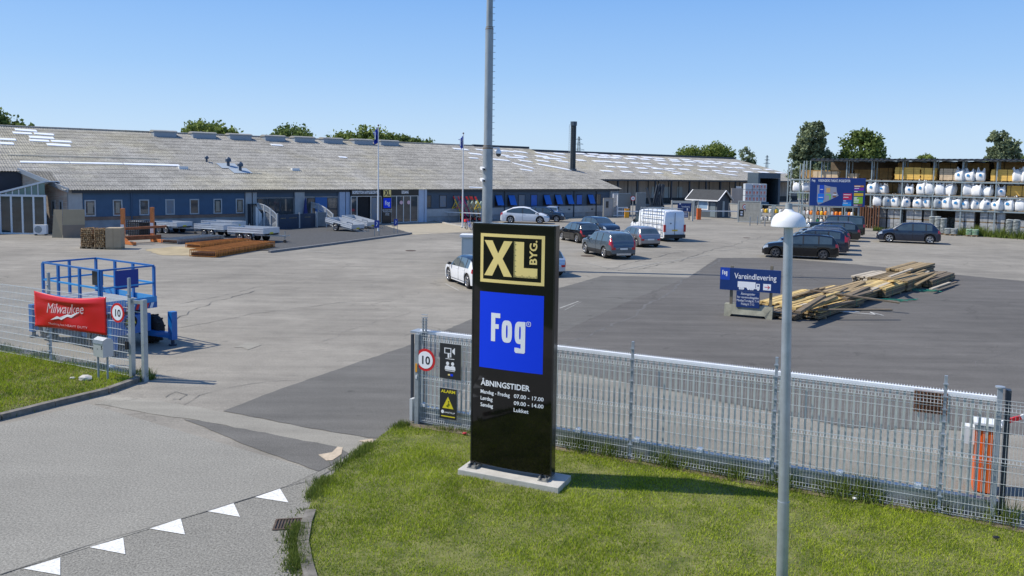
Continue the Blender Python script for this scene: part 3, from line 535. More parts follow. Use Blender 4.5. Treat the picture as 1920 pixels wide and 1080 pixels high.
# domes on the ridge and vents
domem = mat('dome_acrylic', (.34, .32, .27), .5, 0, .15, 3)
for x0, x1, y in [(283, 327, 254), (356, 401, 257), (425, 467, 259.5), (491, 530, 262), (549, 588, 266), (604, 641, 268.5), (661, 697, 270.5), (712, 747, 273)]:
    ua, va = RP(x0 + 4, y); ub, vb2 = RP(x1, y); vc = RD - .9; ub = ua + min(2.6, (ub - ua)); z = EZ + SLP * vc
    mb = MB(); mb.bb((ua, vc - .65, z - .4), (ub, vc + .65, z + .3)); o = mb.build('skylight', mat('skylight_kerb', (.30, .34, .38), .5), bld)
    mb = MB(); prof = []; N = 8
    for j in range(N + 1):
        t = math.pi * j / N; prof.append((vc - .72 * math.cos(t), z + .3 + .22 * math.sin(t)))
    mb.prism(prof, ua - .08, ub + .08, 'x'); mb.build('dome', domem, o)
def cowl(px, py, s, label=None):
    u, v = RP(px, py); z = EZ + SLP * v; mb = MB(); mb.cyl((u, v, z - .2), (u, v, z + .55 * s), .16 * s, None, 10); mb.cyl((u, v, z + .5 * s), (u, v, z + .8 * s), .32 * s, .3 * s, 12); mb.cyl((u, v, z + .8 * s), (u, v, z + 1.0 * s), .3 * s, .1 * s, 12)
    o = mb.build('roof_vent', mat('vent_slate', (.05, .08, .12), .5), bld)
    if s > .8: MB().add([(u - .9, v - .8, zf(v - .8) + .07), (u + .9, v - .8, zf(v - .8) + .07), (u + .9, v + .8, zf(v + .8) + .07), (u - .9, v + .8, zf(v + .8) + .07)], [(0, 1, 2, 3)]).build('flashing', mat('lead_flashing', (.35, .4, .44), .6), o)
cowl(428, 312, .9); cowl(450.5, 321, .9); cowl(387.5, 303.5, .6)
for px, py in ((343, 316), (553.5, 319)): u, v = RP(px, py); z = zf(v); MB().bb((u - .4, v - .2, z - .1), (u + .4, v + .2, z + .2)).build('roof_hood', white, bld)
# ================================================================ WAREHOUSE
W0 = Vector((200 * 140 / 1500 + .0, 140.0, 0)); wd_ = fd; wn = fn
WEZ = Zat(1160, 335.5, 140.0)
def WU(px): return FU(px, P0=W0)
WU0 = WU(1000); WU1 = WU(1520); WD = 20.5; c_ = W0 + fd * WU1 + fn * WD; WRZ = Zat(1375, 298, c_.y); WSL = (WRZ - WEZ) / WD
wh = thing('warehouse', 'long timber warehouse behind with many white translucent roof sheets', 'building', W0, FANG)
wz = lambda v: WEZ + WSL * v
corrugated('roof', WU0, WU1, -.3, WD, wz, roofm, wh, pitch=.45, amp=.06, row=1.5, per=4)
mb = MB(); mb.quad((WU0, WD, WRZ), (WU1, WD, WRZ), (WU1, 2 * WD, WEZ), (WU0, 2 * WD, WEZ)); mb.build('rear_roof', roofm, wh)
mb = MB(); mb.bb((WU0, WD - .3, WRZ), (WU1, WD + .3, WRZ + .35)); mb.build('ridge_vent', framed, wh)
tanw = mat('grey_timber_cladding', (.42, .36, .31), .9, 0, .2, 1.5, stretch=(1, 1, .05))
mb = MB(); mb.bb((WU0, 3.4, -.02), (WU1, 3.6, WEZ + WSL * 3.4 - .15)); mb.bb((WU1 - .2, 3.6, -.02), (WU1, 2 * WD, WEZ - .1)); mb.build('wall', tanw, wh)
mb = MB(); mb.bb((WU0, -.3, WEZ - .34), (WU1, -.2, WEZ - .06)); mb.build('fascia_board', framed, wh)
for x in (1120, 1158, 1194, 1228, 1258, 1292, 1323, 1350, 1378, 1402, 1440, 1480, 1515):
    u = WU(x); mb = MB(); mb.bb((u - .14, -.1, -.02), (u + .14, .15, WEZ - .1)); mb.build('post', framed, wh)
for x in range(1165, 1420, 19): u = WU(x); MB().bb((u - .09, 3.3, 0), (u + .09, 3.397, WEZ + .3)).build('wall_batten', framed, wh)
for x in (1253, 1262, 1276, 1300): u = WU(x); MB().bb((u - .8, 3.32, 1.0), (u + .8, 3.38, 3.1)).build('door', mat('pale_door', (.42, .46, .46), .6, 0, .1, 2), wh)
u = WU(1382); MB().bb((u - .9, -.3, 2.6), (u + .9, -.24, 3.3)).build('sign_plate', white, wh)
mb = MB(); mb.bb((WU0, 3.3, 0), (WU1, 3.39, 1.0)); mb.build('plinth', mat('dark_plinth', (.07, .07, .07), .9, 0, .3, 1), wh)
wrl = []
for row, (x0, y0, x1, y1) in enumerate([(1050, 286.5, 1470, 312), (1090, 293, 1440, 313), (1080, 301, 1450, 319), (1130, 313.0, 1500, 326.5), (1126, 321.5, 1280, 327)]):
    n = [17, 13, 15, 13, 5][row]
    for k in range(n):
        t = (k + .5) / n; x = x0 + (x1 - x0) * t + rnd.uniform(-5, 5); y = y0 + (y1 - y0) * t + rnd.uniform(-.7, .7); w_ = rnd.uniform(9, 12) * (1 - .25 * t)
        wrl.append(((x - w_ * .9, y - w_ * .05), (x + w_ * .9, y + w_ * .05), 2.5 - .7 * t))
wrl += [((1118, 290.5), (1155, 298.5), 2.2), ((1210, 312), (1280, 325.5), 2.2), ((1345, 325), (1380, 329.5), 2.2)]
for c in wrl:
    u_, v_ = RP(*c[0], W0, fd, fn, WEZ, WSL); u2, v2 = RP(*c[1], W0, fd, fn, WEZ, WSL)
    if u_ > WU0 and u2 < WU1 - .5 and max(v_, v2) < WD - .8 and min(v_, v2) > .2: rooflight(wh, c, W0, fd, fn, WEZ, WSL, lift=.1)
# loading bay box
lb = thing('loading_bay', 'dark slate loading bay with deep open doorway in front of the warehouse end', 'building', G(1420, 386), FANG - R(38))
s_ = 1500 / G(1420, 386).y; wL = 42 / s_; hT = Zat(1420, 324, G(1420, 386).y); hB = Zat(1420, 334, G(1420, 386).y)
slate = mat('slate_metal', (.06, .09, .12), .5, .1, .15, 2)
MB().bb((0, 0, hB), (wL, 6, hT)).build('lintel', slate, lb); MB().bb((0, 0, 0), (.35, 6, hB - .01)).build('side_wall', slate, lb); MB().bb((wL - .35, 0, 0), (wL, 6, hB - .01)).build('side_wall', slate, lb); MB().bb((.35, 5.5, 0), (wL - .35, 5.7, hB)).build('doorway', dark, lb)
MB().bb((-4.2, 2, 0), (-.05, 2.2, hB * .62)).build('cladding', tanw, lb)
# chimney on the roof
u, v = RP(1074, 319); cp = FA + fd * u + fn * v; cz = zf(v); hh = Zat(1074, 230, cp.y); s_ = 1500 / cp.y
ch = thing('chimney', 'tall dark octagonal steel chimney with thin ladder rising from the roof', 'chimney', (cp.x, cp.y, cz - .3), FANG)
mb = MB(); mb.cyl((0, 0, 0), (0, 0, hh - cz + .3), .37, .36, 8, smooth=False); mb.build('flue', mat('chimney_steel', (.035, .045, .05), .6, .2, .4, 1.5), ch)
mb = MB(); mb.cyl((0, 0, hh - cz - .1), (0, 0, hh - cz + .45), .44, None, 8, smooth=False); mb.cyl((0, 0, 0), (0, 0, .5), .5, None, 8, smooth=False); mb.build('collar', slate, ch)
mb = MB(); H_ = hh - cz
mb.bar((-.62, -.1, .3), (-.62, -.1, H_), .03); mb.bar((-.62, .2, .3), (-.62, .2, H_), .03)
for k in range(int(H_ / .3)): mb.bar((-.62, -.1, .4 + k * .3), (-.62, .2, .4 + k * .3), .025)
mb.bar((-.62, 0, H_ - .6), (-.3, 0, H_ - .6), .04); mb.build('ladder', galvd, ch)
# ================================================================ GLASS VESTIBULE
p0 = G(2, 438); p1 = G(86, 439.5); vang = math.atan2(p1.y - p0.y, p1.x - p0.x); vL = (p1 - p0).length; vs_ = thing('glass_porch', 'white framed glass entrance porch with sloping glazed roof at the far left', 'porch', p0, vang)
h0 = Zat(4, 368, p0.y); hL = Zat(4, 366, p0.y) + .05; hR = Zat(82, 342, p1.y); alw = mat('porch_white_frame', (.62, .66, .68), .45, 0, .05, 2)
mb = MB(); n = 4
for k in range(n + 1): x = vL * k / n; mb.bb((x - .07, -.05, 0), (x + .07, .05, h0))
mb.bb((-.08, -.06, h0), (vL + .08, .06, h0 + .16)); mb.bb((-.08, -.06, -.01), (vL + .08, .06, .1))
mb.bar((-.1, 0, hL + .12), (vL, 0, hR + .06), .12, .14)
for k in range(1, 7): x = vL * k / 7; mb.bb((x - .03, -.04, h0 + .16), (x + .03, .04, hL + (hR - hL) * k / 7))
D_ = 1.9
mb.bb((-.07, D_ - .07, 0), (.07, D_ + .07, h0)); mb.bb((vL - .07, D_ - .07, 0), (vL + .07, D_ + .07, hR)); mb.bb((-.06, .06, h0), (.06, D_, h0 + .14))
for k in range(8): x = vL * k / 7; zz = hL + (hR - hL) * k / 7; mb.bar((x, .0, zz + .06), (x, D_, zz + .06), .06, .08)
mb.build('frame', alw, vs_)
MB().quad((0, 0, hL + .1), (vL, 0, hR + .1), (vL, D_, hR + .1), (0, D_, hL + .1)).build('glass_roof', mat('roof_glass', (.35, .42, .42), .15, 0, .1, 2), vs_)
for k in range(4): x = vL * k / 4; MB().bb((x + .08, -.01, .1), (x + vL / 4 - .08, .01, h0)).build('door_pane', mat('porch_glass', (.03, .045, .05), .05, 0, .4, 1, spec=.9), vs_)
MB().add([(0, .015, h0 + .17), (vL, .015, h0 + .17), (vL, .015, hR), (0, .015, hL)], [(0, 1, 2, 3)]).build('gable_pane', mat('clerestory_glass', (.16, .24, .22), .08, 0, .2, 1), vs_)
MB().bb((.1, D_ + .1, 0), (vL, D_ + .3, hL)).build('back_wall', dark, vs_)
p = G(84, 440); ac = thing('air_conditioner', 'white air conditioning unit on the ground beside the glass porch', 'air conditioner', (p.x, p.y - .5, 0), FANG - R(30))
MB().bb((-.45, -.18, .1), (.45, .18, .8)).build('casing', white, ac); mb = MB(); mb.cyl((-.12, -.185, .45), (-.12, -.19, .45), .27, None, 18); mb.build('fan_grille', galvd, ac); mb = MB(); mb.bb((-.4, -.15, 0), (-.3, .15, .1)); mb.bb((.3, -.15, 0), (.4, .15, .1)); mb.build('foot', black, ac)
p = G(118, 446); p2 = G(160, 445); bw = (p2 - p).length; ang = math.atan2(p2.y - p.y, p2.x - p.x); tanb = mat('tan_board', (.36, .30, .20), .8, 0, .08, 1)
t = thing('display_boards', 'blank tan board screens standing at the building corner', 'screen', p, ang)
hh = Zat(118, 393, p.y); MB().bb((.02, 0, hh * .45), (bw, .06, hh)).build('upper_board', tanb, t); MB().bb((0, -.03, 0), (bw - .02, .0, hh * .45)).build('lower_board', mat('brown_board', (.22, .18, .14), .8, 0, .1, 1), t); MB().add([(-.02, .06, 0), (-.7, .5, 0), (-.55, .5, hh), (.0, .06, hh)], [(0, 1, 2, 3)]).build('side_board', tanb, t)
# ================================================================ TREES
crownA = leafmat('crown_deep_green', (.06, .10, .028), (.19, .25, .07), .55, .5); crownB = leafmat('crown_bright_green', (.085, .13, .025), (.25, .31, .08), .55, .5); crownC = leafmat('crown_grey_green', (.085, .115, .06), (.27, .32, .18), .55, .5)
barkm = mat('bark', (.09, .07, .05), .95, 0, .3, 4)
def tree(px, ytop, wpx, Y, m, label, lobes, seed, n=5000, leaf=None, group='trees beyond the yard', wy=1.0):
    g = np.random.default_rng(seed); x = Xat(px, 330, Y); top = Zat(px, ytop, Y); W = wpx * Y / 1500; t = thing('tree', label, 'tree', (x, Y, 0), 0, group)
    P = []
    for (cx, cz, rx, rz) in lobes:   # in fractions of crown width / tree height
        k = int(n * rx * rz / sum(l[2] * l[3] for l in lobes)); nc = max(6, k // 45)
        cd = g.normal(size=(nc, 3)); cd /= np.linalg.norm(cd, axis=1)[:, None]; cd *= (g.uniform(.25, 1.0, nc) ** .45)[:, None]
        cc = np.c_[cx * W + cd[:, 0] * rx * W, cd[:, 1] * rx * W * wy, cz * top + cd[:, 2] * rz * top]
        q = cc[g.integers(0, nc, k)] + g.normal(size=(k, 3)) * (rx * W * .13); P.append(q)
    P = np.concatenate(P); n_ = len(P); lf = leaf or top * .022; a = g.normal(size=(n_, 3)); a /= np.linalg.norm(a, axis=1)[:, None]; b = np.cross(a, g.normal(size=(n_, 3))); b /= np.linalg.norm(b, axis=1)[:, None]
    sz = lf * g.uniform(.6, 1.4, n_)[:, None]; V = np.stack([P - a * sz, P + b * sz * .6, P + a * sz, P - b * sz * .6], 1).reshape(-1, 3); rawmesh('crown', V, 4, m, t)
    mb = MB(); mb.cyl((0, 0, 0), (0, 0, top * .45), top * .03, top * .018, 8)
    for (cx, cz, rx, rz) in lobes: mb.cyl((0, 0, top * .3), (cx * W, 0, cz * top), top * .014, top * .004, 6); mb.cyl((cx * W * .5, 0, top * .4), (cx * W + rx * W * .6, rx * W * .3, cz * top + rz * top * .4), top * .008, top * .002, 5)
    mb.build('trunk', barkm, t)
rl = [(0, .7, .5, .3), (-.25, .55, .3, .22), (.28, .58, .28, .2), (.05, .85, .3, .14)]
tree(14, 211, 90, 120, crownA, 'dark tree showing over the roof at the far left edge', [(-.2, .82, .45, .18), (.32, .78, .25, .1)], 1)
tree(395, 228, 112, 125, crownB, 'bright green tree behind the roof domes on the left', [(-.1, .84, .36, .14), (.34, .82, .2, .1), (-.36, .81, .2, .1), (.1, .8, .4, .12)], 2)
tree(548, 238, 92, 130, crownA, 'rounded dark green tree top centred behind the roof domes', [(0, .82, .45, .16), (-.3, .78, .25, .12), (.3, .78, .25, .12)], 3)
tree(692, 240, 92, 130, crownB, 'green tree top behind the blue flag', [(-.05, .82, .42, .17), (.3, .8, .3, .14), (-.3, .78, .3, .13)], 4)
tree(645, 250, 66, 130, crownB, 'low leafy tree top left of the flag', [(0, .84, .5, .15)], 5, 3500)
tree(748, 255, 56, 135, crownA, 'small tree top just right of the flag', [(0, .84, .5, .15)], 6, 3000)
tree(787, 257, 50, 135, crownA, 'small dark tree top right of the roof domes', [(0, .84, .5, .14)], 7, 3000)
tree(1338, 270, 66, 215, crownB, 'leafy tree over the right end of the warehouse ridge', [(0, .83, .45, .16), (.3, .78, .3, .12)], 8, 4500)
tree(1298, 277, 64, 215, crownB, 'paler low tree at the warehouse ridge left of the leafy one', [(0, .84, .5, .14)], 9, 2500)
tree(1400, 277, 42, 230, crownC, 'small open tree beyond the warehouse roof end', [(0, .78, .45, .2), (-.1, .6, .4, .15)], 10, 2500)
tree(1522, 226, 80, 150, crownC, 'tall pale poplar left of the timber rack roof', [(-.05, .78, .32, .2), (-.2, .6, .3, .16), (.15, .5, .38, .16), (-.1, .4, .45, .14), (.1, .9, .16, .08)], 11, 8000, wy=.8)
tree(1614, 242, 84, 150, crownA, 'dark rounded tree behind the timber rack', [(0, .72, .44, .24), (-.25, .55, .32, .15), (.2, .55, .38, .16), (-.02, .88, .22, .1)], 12, 8000)
tree(1876, 235, 66, 150, crownC, 'slender wispy tree above the right end of the rack', [(-.1, .8, .28, .16), (.15, .7, .32, .14), (-.15, .6, .34, .14), (.1, .5, .42, .14)], 13, 6000)
tree(1735, 287, 30, 150, crownB, 'top of a small light green tree above the rack roof', [(0, .85, .5, .12)], 14, 1500)
tree(1690, 293, 16, 160, crownA, 'tiny dark tree top above the rack roof', [(0, .85, .5, .12)], 15, 800)
tree(1915, 290, 40, 160, crownA, 'dark tree at the right frame edge above the rack', [(0, .82, .5, .15)], 16, 1500)
# dark hedge row glimpsed through the rack
hg = grass  # noqa
def pylon(px, ytop, Y, label, arms=True):
    x = Xat(px, 330, Y); top = Zat(px, ytop, Y); t = thing('power_pylon', label, 'pylon', (x, Y, 0), .3, 'lattice masts on the horizon'); mb = MB(); w0 = top * .06; w1 = top * .012
    for sx in (-1, 1):
        for sy in (-1, 1): mb.bar((sx * w0, sy * w0, 0), (sx * w1, sy * w1, top), .18)
    K = 9
    for k in range(K):
        a = k / K; b = (k + 1) / K; wa = w0 + (w1 - w0) * a; wb = w0 + (w1 - w0) * b
        for s in (-1, 1): mb.bar((s * wa, -wa, a * top), (-s * wb, -wb, b * top), .1); mb.bar((-wa, s * wa, a * top), (-wb, -s * wb, b * top), .1)
    mb.build('lattice', galvd, t)
    if arms:
        mb = MB()
        for f, l in ((.72, .13), (.84, .1), (.94, .07)): mb.bar((-top * l, 0, top * f), (top * l, 0, top * f), .2); mb.bar((-top * l, 0, top * f), (0, 0, top * (f + .04)), .1); mb.bar((top * l, 0, top * f), (0, 0, top * (f + .04)), .1)
        mb.build('cross_arm', galvd, t)
pylon(1084, 256, 420, 'lattice power mast right of the dark chimney'); pylon(1437, 291, 520, 'distant lattice mast beyond the warehouse roof end')
# ================================================================ TALL SIGN
redm = mat('sign_red', (.62, .012, .015), .4); yel = mat('sign_yellow', (.75, .62, .02), .5)
def fit(o, w=None, x0=None, c=None):
    """rescale lettering to a given width"""
    xs = [v.co.x for v in o.data.vertices]; a, b = min(xs), max(xs); s = w / (b - a); base = a if c is None else (a + b) / 2; t = x0 if c is None else c
    for v in o.data.vertices: v.co.x = t + (v.co.x - base) * s
    return o
sA = G(858, 892); sB = G(1047, 928); sang = math.atan2(sB.y - sA.y, sB.x - sA.x); sl = (sB - sA).length
SG = thing('totem_sign', 'tall glossy black totem sign with gold and blue panels on a concrete slab', 'sign', ((sA + sB) / 2), sang)
glossb = mat('gloss_black', (.004, .004, .0045), .04, 0, .3, 1, spec=.6)
slabm = mat('slab_concrete', (.46, .44, .39), .9, 0, .15, 4, bump=.25)
mb = MB(); mb.prism([(-sl / 2, 0), (sl / 2, 0), (sl / 2, .62), (-sl / 2, .62)], -.02, .12); o = mb.build('slab', slabm, SG)
bv = o.modifiers.new('b', 'BEVEL'); bv.width = .012; bv.segments = 2
SGi = None
def SL(px, py, y=.3):      # pixel -> sign-local x and z on the sign's face plane
    d = Vector((math.cos(sang), math.sin(sang), 0)); n = Vector((-d.y, d.x, 0)); o = (sA + sB) / 2 + n * y; u = FU(px, P0=o, d=d, n=n); p = o + d * u; return u, Zat(px, py, p.y)
xl, zb_ = SL(890.5, 866); xr, zb2 = SL(1046.5, 888); _, zt_ = SL(890, 419); _, zt2 = SL(1048, 421); zt_ = (zt_ + zt2) / 2; zb_ = (zb_ + zb2) / 2
xw = xr - xl; xm = (xl + xr) / 2; edge = .03
def bow(x): # shallow bowed face, metres in front of the mid plane
    t = (x - xm) / (xw / 2); return .240 - .035 * (1 - t * t)
def bowed(name, x0, x1, z0, z1, off, m, parent, n=14, th=.004):
    mb = MB(); xs = [x0 + (x1 - x0) * i / n for i in range(n + 1)]; A = []
    for x in xs: y = bow(x) - off; A += [(x, y, z0), (x, y, z1)]
    B = [(a[0], a[1] + th, a[2]) for a in A]; k = 2 * n
    mb.add(A, [(2 * i, 2 * i + 2, 2 * i + 3, 2 * i + 1) for i in range(n)], True)
    mb.add(B, [(2 * i + 1, 2 * i + 3, 2 * i + 2, 2 * i) for i in range(n)], False)
    m_ = len(A); mb.add(A + B, [(2 * i + 1, 2 * i + 3, m_ + 2 * i + 3, m_ + 2 * i + 1) for i in range(n)] + [(m_ + 2 * i, m_ + 2 * i + 2, 2 * i + 2, 2 * i) for i in range(n)] + [(0, 1, m_ + 1, m_), (k, m_ + k, m_ + k + 1, k + 1)], False)
    return mb.build(name, m, parent, fix=False)
bowed('front_face', xl + edge, xr - edge, zb_, zt_ - .02, 0, glossb, SG, 48, .05)
edgem = mat('sign_edge_grey', (.016, .017, .019), .15, .2, spec=.8)
mb = MB(); mb.bb((xl, .232, zb_ - .01), (xl + edge, .40, zt_)); mb.bb((xr - edge, .232, zb_ - .01), (xr, .40, zt_)); mb.bb((xl + edge, .19, zt_ - .02), (xr - edge, .40, zt_)); mb.bb((xl + edge, .30, zb_), (xr - edge, .40, zt_ - .02)); mb.build('casing', edgem, SG)
def curve_text(o, off):
    for v in o.data.vertices: v.co.y = bow(v.co.x) - off + (v.co.y - 0)
    return o
def subdiv(o, cuts=1):
    bm = bmesh.new(); bm.from_mesh(o.data); xs = [v.co.x for v in bm.verts]; a, b = min(xs), max(xs); n = 10
    for i in range(1, n): bmesh.ops.bisect_plane(bm, geom=bm.verts[:] + bm.edges[:] + bm.faces[:], plane_co=(a + (b - a) * i / n, 0, 0), plane_no=(1, 0, 0))
    bm.to_mesh(o.data); bm.free(); return o
def stext(body, x0, x1, zbase, size, m, off=.002, bold=0., parent=SG, rot=(R(90), 0, 0), name='lettering'):
    o = text(body, size, m, parent, (0, 0, zbase), bold=bold, rot=rot, name=name, depth=.001, align='LEFT')
    fit(o, x1 - x0, x0); subdiv(o); return curve_text(o, off)
gx0, gz0 = SL(901, 524); gx1, gz1 = SL(1023, 437); gz0 = SL(962, 531)[1] ; gz1 = SL(962, 439)[1]; gx0, gx1 = SL(902, 480, .22)[0], SL(1023, 480, .22)[0]
th = .055
gp = bowed('gold_frame', gx0, gx1, gz1 - th, gz1, .001, gold, SG); bowed('gold_frame', gx0, gx1, gz0, gz0 + th, .001, gold, SG); bowed('gold_frame', gx0, gx0 + th, gz0 + th, gz1 - th, .001, gold, SG, 2); bowed('gold_frame', gx1 - th, gx1, gz0 + th, gz1 - th, .001, gold, SG, 2)
gw = gx1 - gx0; gh = gz1 - gz0; q = lambda f: gx0 + gw * f; qz = lambda f: gz0 + gh * f
def flat(poly, m, off, parent, name): # polygon cut from sheet on the bowed face
    mb = MB(); mb.prism([(p[0], p[1]) for p in poly], 0, .002, 'y'); o = mb.build(name, m, parent); subdiv(o); return curve_text(o, off)
X0, X1, Z0, Z1 = q(.065), q(.51), qz(.14), qz(.86); W_ = X1 - X0; sw = .155
flat([(X0, Z1), (X0 + sw, Z1), ((X0 + X1) / 2, (Z0 + Z1) / 2 + .085), (X1 - sw, Z1), (X1, Z1), ((X0 + X1) / 2 + .085, (Z0 + Z1) / 2), (X1, Z0), (X1 - sw, Z0), ((X0 + X1) / 2, (Z0 + Z1) / 2 - .085), (X0 + sw, Z0), (X0, Z0), ((X0 + X1) / 2 - .085, (Z0 + Z1) / 2)], gold, .002, SG, 'letter')
flat([(q(.535), Z1), (q(.69), Z1), (q(.69), qz(.34)), (q(.895), qz(.34)), (q(.895), Z0), (q(.535), Z0)], gold, .002, SG, 'letter')
mb = MB()
for k in range(33):
    z = Z0 + (Z1 - Z0) * (k + .5) / 33; l = .05 if k % 5 == 0 else .03; mb.bb((q(.53), 0, z - .003), (q(.53) + l, .001, z + .003))
for k in range(16):
    x = q(.56) + (q(.88) - q(.56)) * k / 15; l = .045 if k % 5 == 0 else .026; mb.bb((x - .003, 0, Z0 - .002), (x + .003, .001, Z0 + l))
o = mb.build('ruler_ticks', glossb, SG); curve_text(o, .0045)
o = text('BYG.', .17, gold, SG, (0, 0, 0), rot=(R(90), R(-90), 0), bold=.004, depth=.001, align='LEFT'); zs = [v.co.z for v in o.data.vertices]; xs = [v.co.x for v in o.data.vertices]
for v in o.data.vertices: v.co.z = qz(.42) + (v.co.z - min(zs)) / (max(zs) - min(zs)) * gh * .48; v.co.x = q(.775) + (v.co.x - min(xs)) / (max(xs) - min(xs)) * gw * .115
curve_text(o, .0025)
bz1 = SL(962, 549)[1]; bz0 = SL(962, 692.5)[1]
bowed('blue_plate', gx0, gx1, bz0, bz1, .001, fogblue, SG)
bh = bz1 - bz0
def narrow(ch, x0, x1, z0, z1, p=SG, **k):
    o = text(ch, .5, wsign, p, (0, 0, 0), bold=.012, depth=.001, align='LEFT', name='letter'); xs = [v.co.x for v in o.data.vertices]; zs = [v.co.z for v in o.data.vertices]; a, b, c, d = min(xs), max(xs), min(zs), max(zs)
    for v in o.data.vertices: v.co.x = x0 + (v.co.x - a) / (b - a) * (x1 - x0); v.co.z = z0 + (v.co.z - c) / (d - c) * (z1 - z0)
    return o
# hand-cut condensed letters: F, o, g
def ring(cx, cz, w, h, t, n=24, sq=.62):
    out = []; inn = []
    for k in range(n):
        a = 2 * math.pi * k / n; ca, sa = math.cos(a), math.sin(a); e = sq
        f = lambda v, p: math.copysign(abs(v) ** p, v)
        out.append((cx + w / 2 * f(ca, e), cz + h / 2 * f(sa, e))); inn.append((cx + (w / 2 - t) * f(ca, e), cz + (h / 2 - t) * f(sa, e)))
    return out, inn
def ringmesh(mb, cx, cz, w, h, t, y=0, n=28):
    o_, i_ = ring(cx, cz, w, h, t, n); vs = [(p[0], y, p[1]) for p in o_ + i_]; mb.add(vs, [(k, (k + 1) % n, n + (k + 1) % n, n + k) for k in range(n)])
def foglogo(parent, x0, z0, W, H, m, curved=None, reg=True):
    """condensed lettering; (x0, z0) lower left of the F's foot, W x H the box from F to the g, without descender"""
    t = W * .125; mb = MB(); y = 0
    mb.bb((x0, y, z0), (x0 + t, y + .001, z0 + H)); mb.bb((x0 + t, y, z0 + H - t), (x0 + W * .27, y + .001, z0 + H)); mb.bb((x0 + t, y, z0 + H * .45), (x0 + W * .23, y + .001, z0 + H * .45 + t)); mb.build('letter', m, parent) if not curved else curved(mb.build('letter', m, parent))
    xh = H * .78; mb = MB(); ringmesh(mb, x0 + W * .47, z0 + xh / 2, W * .30, xh, t); o = mb.build('letter', m, parent); curved and curved(o)
    mb = MB(); cx = x0 + W * .85; ringmesh(mb, cx - W * 0, z0 + xh / 2, W * .30, xh, t); mb.bb((cx + W * .15 - t, -.0005, z0 - H * .20), (cx + W * .15, .001, z0 + xh)); mb.bb((cx - W * .13, -.0005, z0 - H * .32), (cx + W * .13, .001, z0 - H * .32 + t)); mb.bb((cx - W * .15, -.0005, z0 - H * .28), (cx - W * .15 + t, .001, z0 - H * .14)); mb.bb((cx + W * .15 - t, -.0004, z0 - H * .29), (cx + W * .15, .001, z0 - H * .18)); o = mb.build('letter', m, parent); curved and curved(o)
    if reg:
        mb = MB(); r_ = W * .065; ringmesh(mb, x0 + W * 1.09, z0 + H * .72, r_ * 2, r_ * 2, r_ * .22); o = mb.build('registered_mark', m, parent); curved and curved(o)
        o = text('R', r_ * 1.5, m, parent, (x0 + W * 1.09, 0, z0 + H * .72 - r_ * .5), depth=.0005, name='registered_mark'); curved and curved(o)
bw_ = gx1 - gx0
foglogo(SG, gx0 + bw_ * .19, bz0 + bh * .36, bw_ * .54, bh * .37, wsign, lambda o: curve_text(o, .0035))
tz = lambda py: SL(962, py, .2)[1]
tx = lambda px: SL(px, 700, .2)[0]
stext('ÅBNINGSTIDER', tx(904.5), tx(999), tz(729.5), .135, wsign, bold=.003)
for s_, a, b, z in (('Mandag - Fredag', 904.5, 961, 745), ('Lørdag', 904.5, 928, 757.5), ('Søndag', 904.5, 929, 770), ('07.00 - 17.00', 969, 1025, 745), ('09.00 - 14.00', 969, 1025, 758), ('Lukket', 969, 997, 771)):
    stext(s_, tx(a), tx(b), tz(z) , .092, wsign, bold=.0015)
steel = mat('cast_steel', (.28, .28, .26), .6, .4, .2, 10)
for fx in (xl + .08, xr - .12):
    mb = MB(); mb.bb((fx - .09, .12, .12), (fx + .09, .48, .135)); mb.bb((fx - .012, .25, .135), (fx + .012, .42, zb_ - .002)); mb.bb((fx - .09, .16, .135), (fx - .075, .46, .175)); mb.bb((fx + .075, .16, .135), (fx + .09, .46, .175)); mb.bb((fx - .08, .3, .135), (fx + .08, .32, zb_ - .002))
    for bx in (-.06, .06):
        for by in (.145, .45): mb.cyl((fx + bx, by, .12), (fx + bx, by, .185), .014, None, 6); mb.cyl((fx + bx, by, .15), (fx + bx, by, .166), .024, None, 6)
    mb.build('foot_bracket', steel, SG)
# ================================================================ LAMP POST, MAST, FLAGPOLES
p = G(1466, 1110); lt = Zat(1479, 388, p.y); xt = Xat(1478.5, 400, p.y)
lp = thing('lamp_post', 'white dome lamp on a galvanised post standing on the lawn at the right', 'street lamp', (p.x, p.y, 0)); lean = math.atan2(xt - p.x, lt); lp.rotation_euler = (0, lean, 0)
mb = MB(); mb.cyl((0, 0, -.1), (0, 0, 1.2), .072, .072, 18); mb.cyl((0, 0, 1.2), (0, 0, lt - .15), .066, .055, 18); mb.build('post', mat('lamp_post_steel', (.42, .47, .52), .38, .6, .14, 5), lp)
zd = Zat(1478, 425, p.y); r_ = 33.5 * p.y / 1500; hd = lt - zd
mb = MB(); mb.lathe([(r_ * .93, 0), (r_ * .955, .0), (r_ * .955, .012), (r_ * .94, hd * .14), (r_ * .91, hd * .3), (r_ * .84, hd * .46), (r_ * .72, hd * .60), (r_ * .54, hd * .70), (r_ * .34, hd * .76), (r_ * .27, hd * .80), (r_ * .23, hd * .87), (r_ * .18, hd * .9), (r_ * .17, hd * .97), (0, hd * .98)], 32, (0, 0, zd)); mb.build('lamp_shade', mat('lamp_white', (.74, .75, .76), .35, 0, .03, 2), lp)
mb = MB(); mb.cyl((0, 0, zd + .012), (0, 0, zd + .02), r_ * .92, None, 28); mb.build('diffuser', mat('diffuser', (.55, .55, .52), .4), lp)
mb = MB(); mb.cyl((0, 0, lt - .03), (0, 0, lt + .045), .045, .042, 12); mb.build('cap', galvd, lp)
mp_ = G(912, 505); MH = 25.
ms = thing('mast', 'tall galvanised steel mast with climbing rungs and cameras behind the black sign', 'mast', (mp_.x, mp_.y, 0)); k_ = mp_.y / 1500; z1 = Zat(912, 275, mp_.y); z2 = Zat(912, 52, mp_.y)
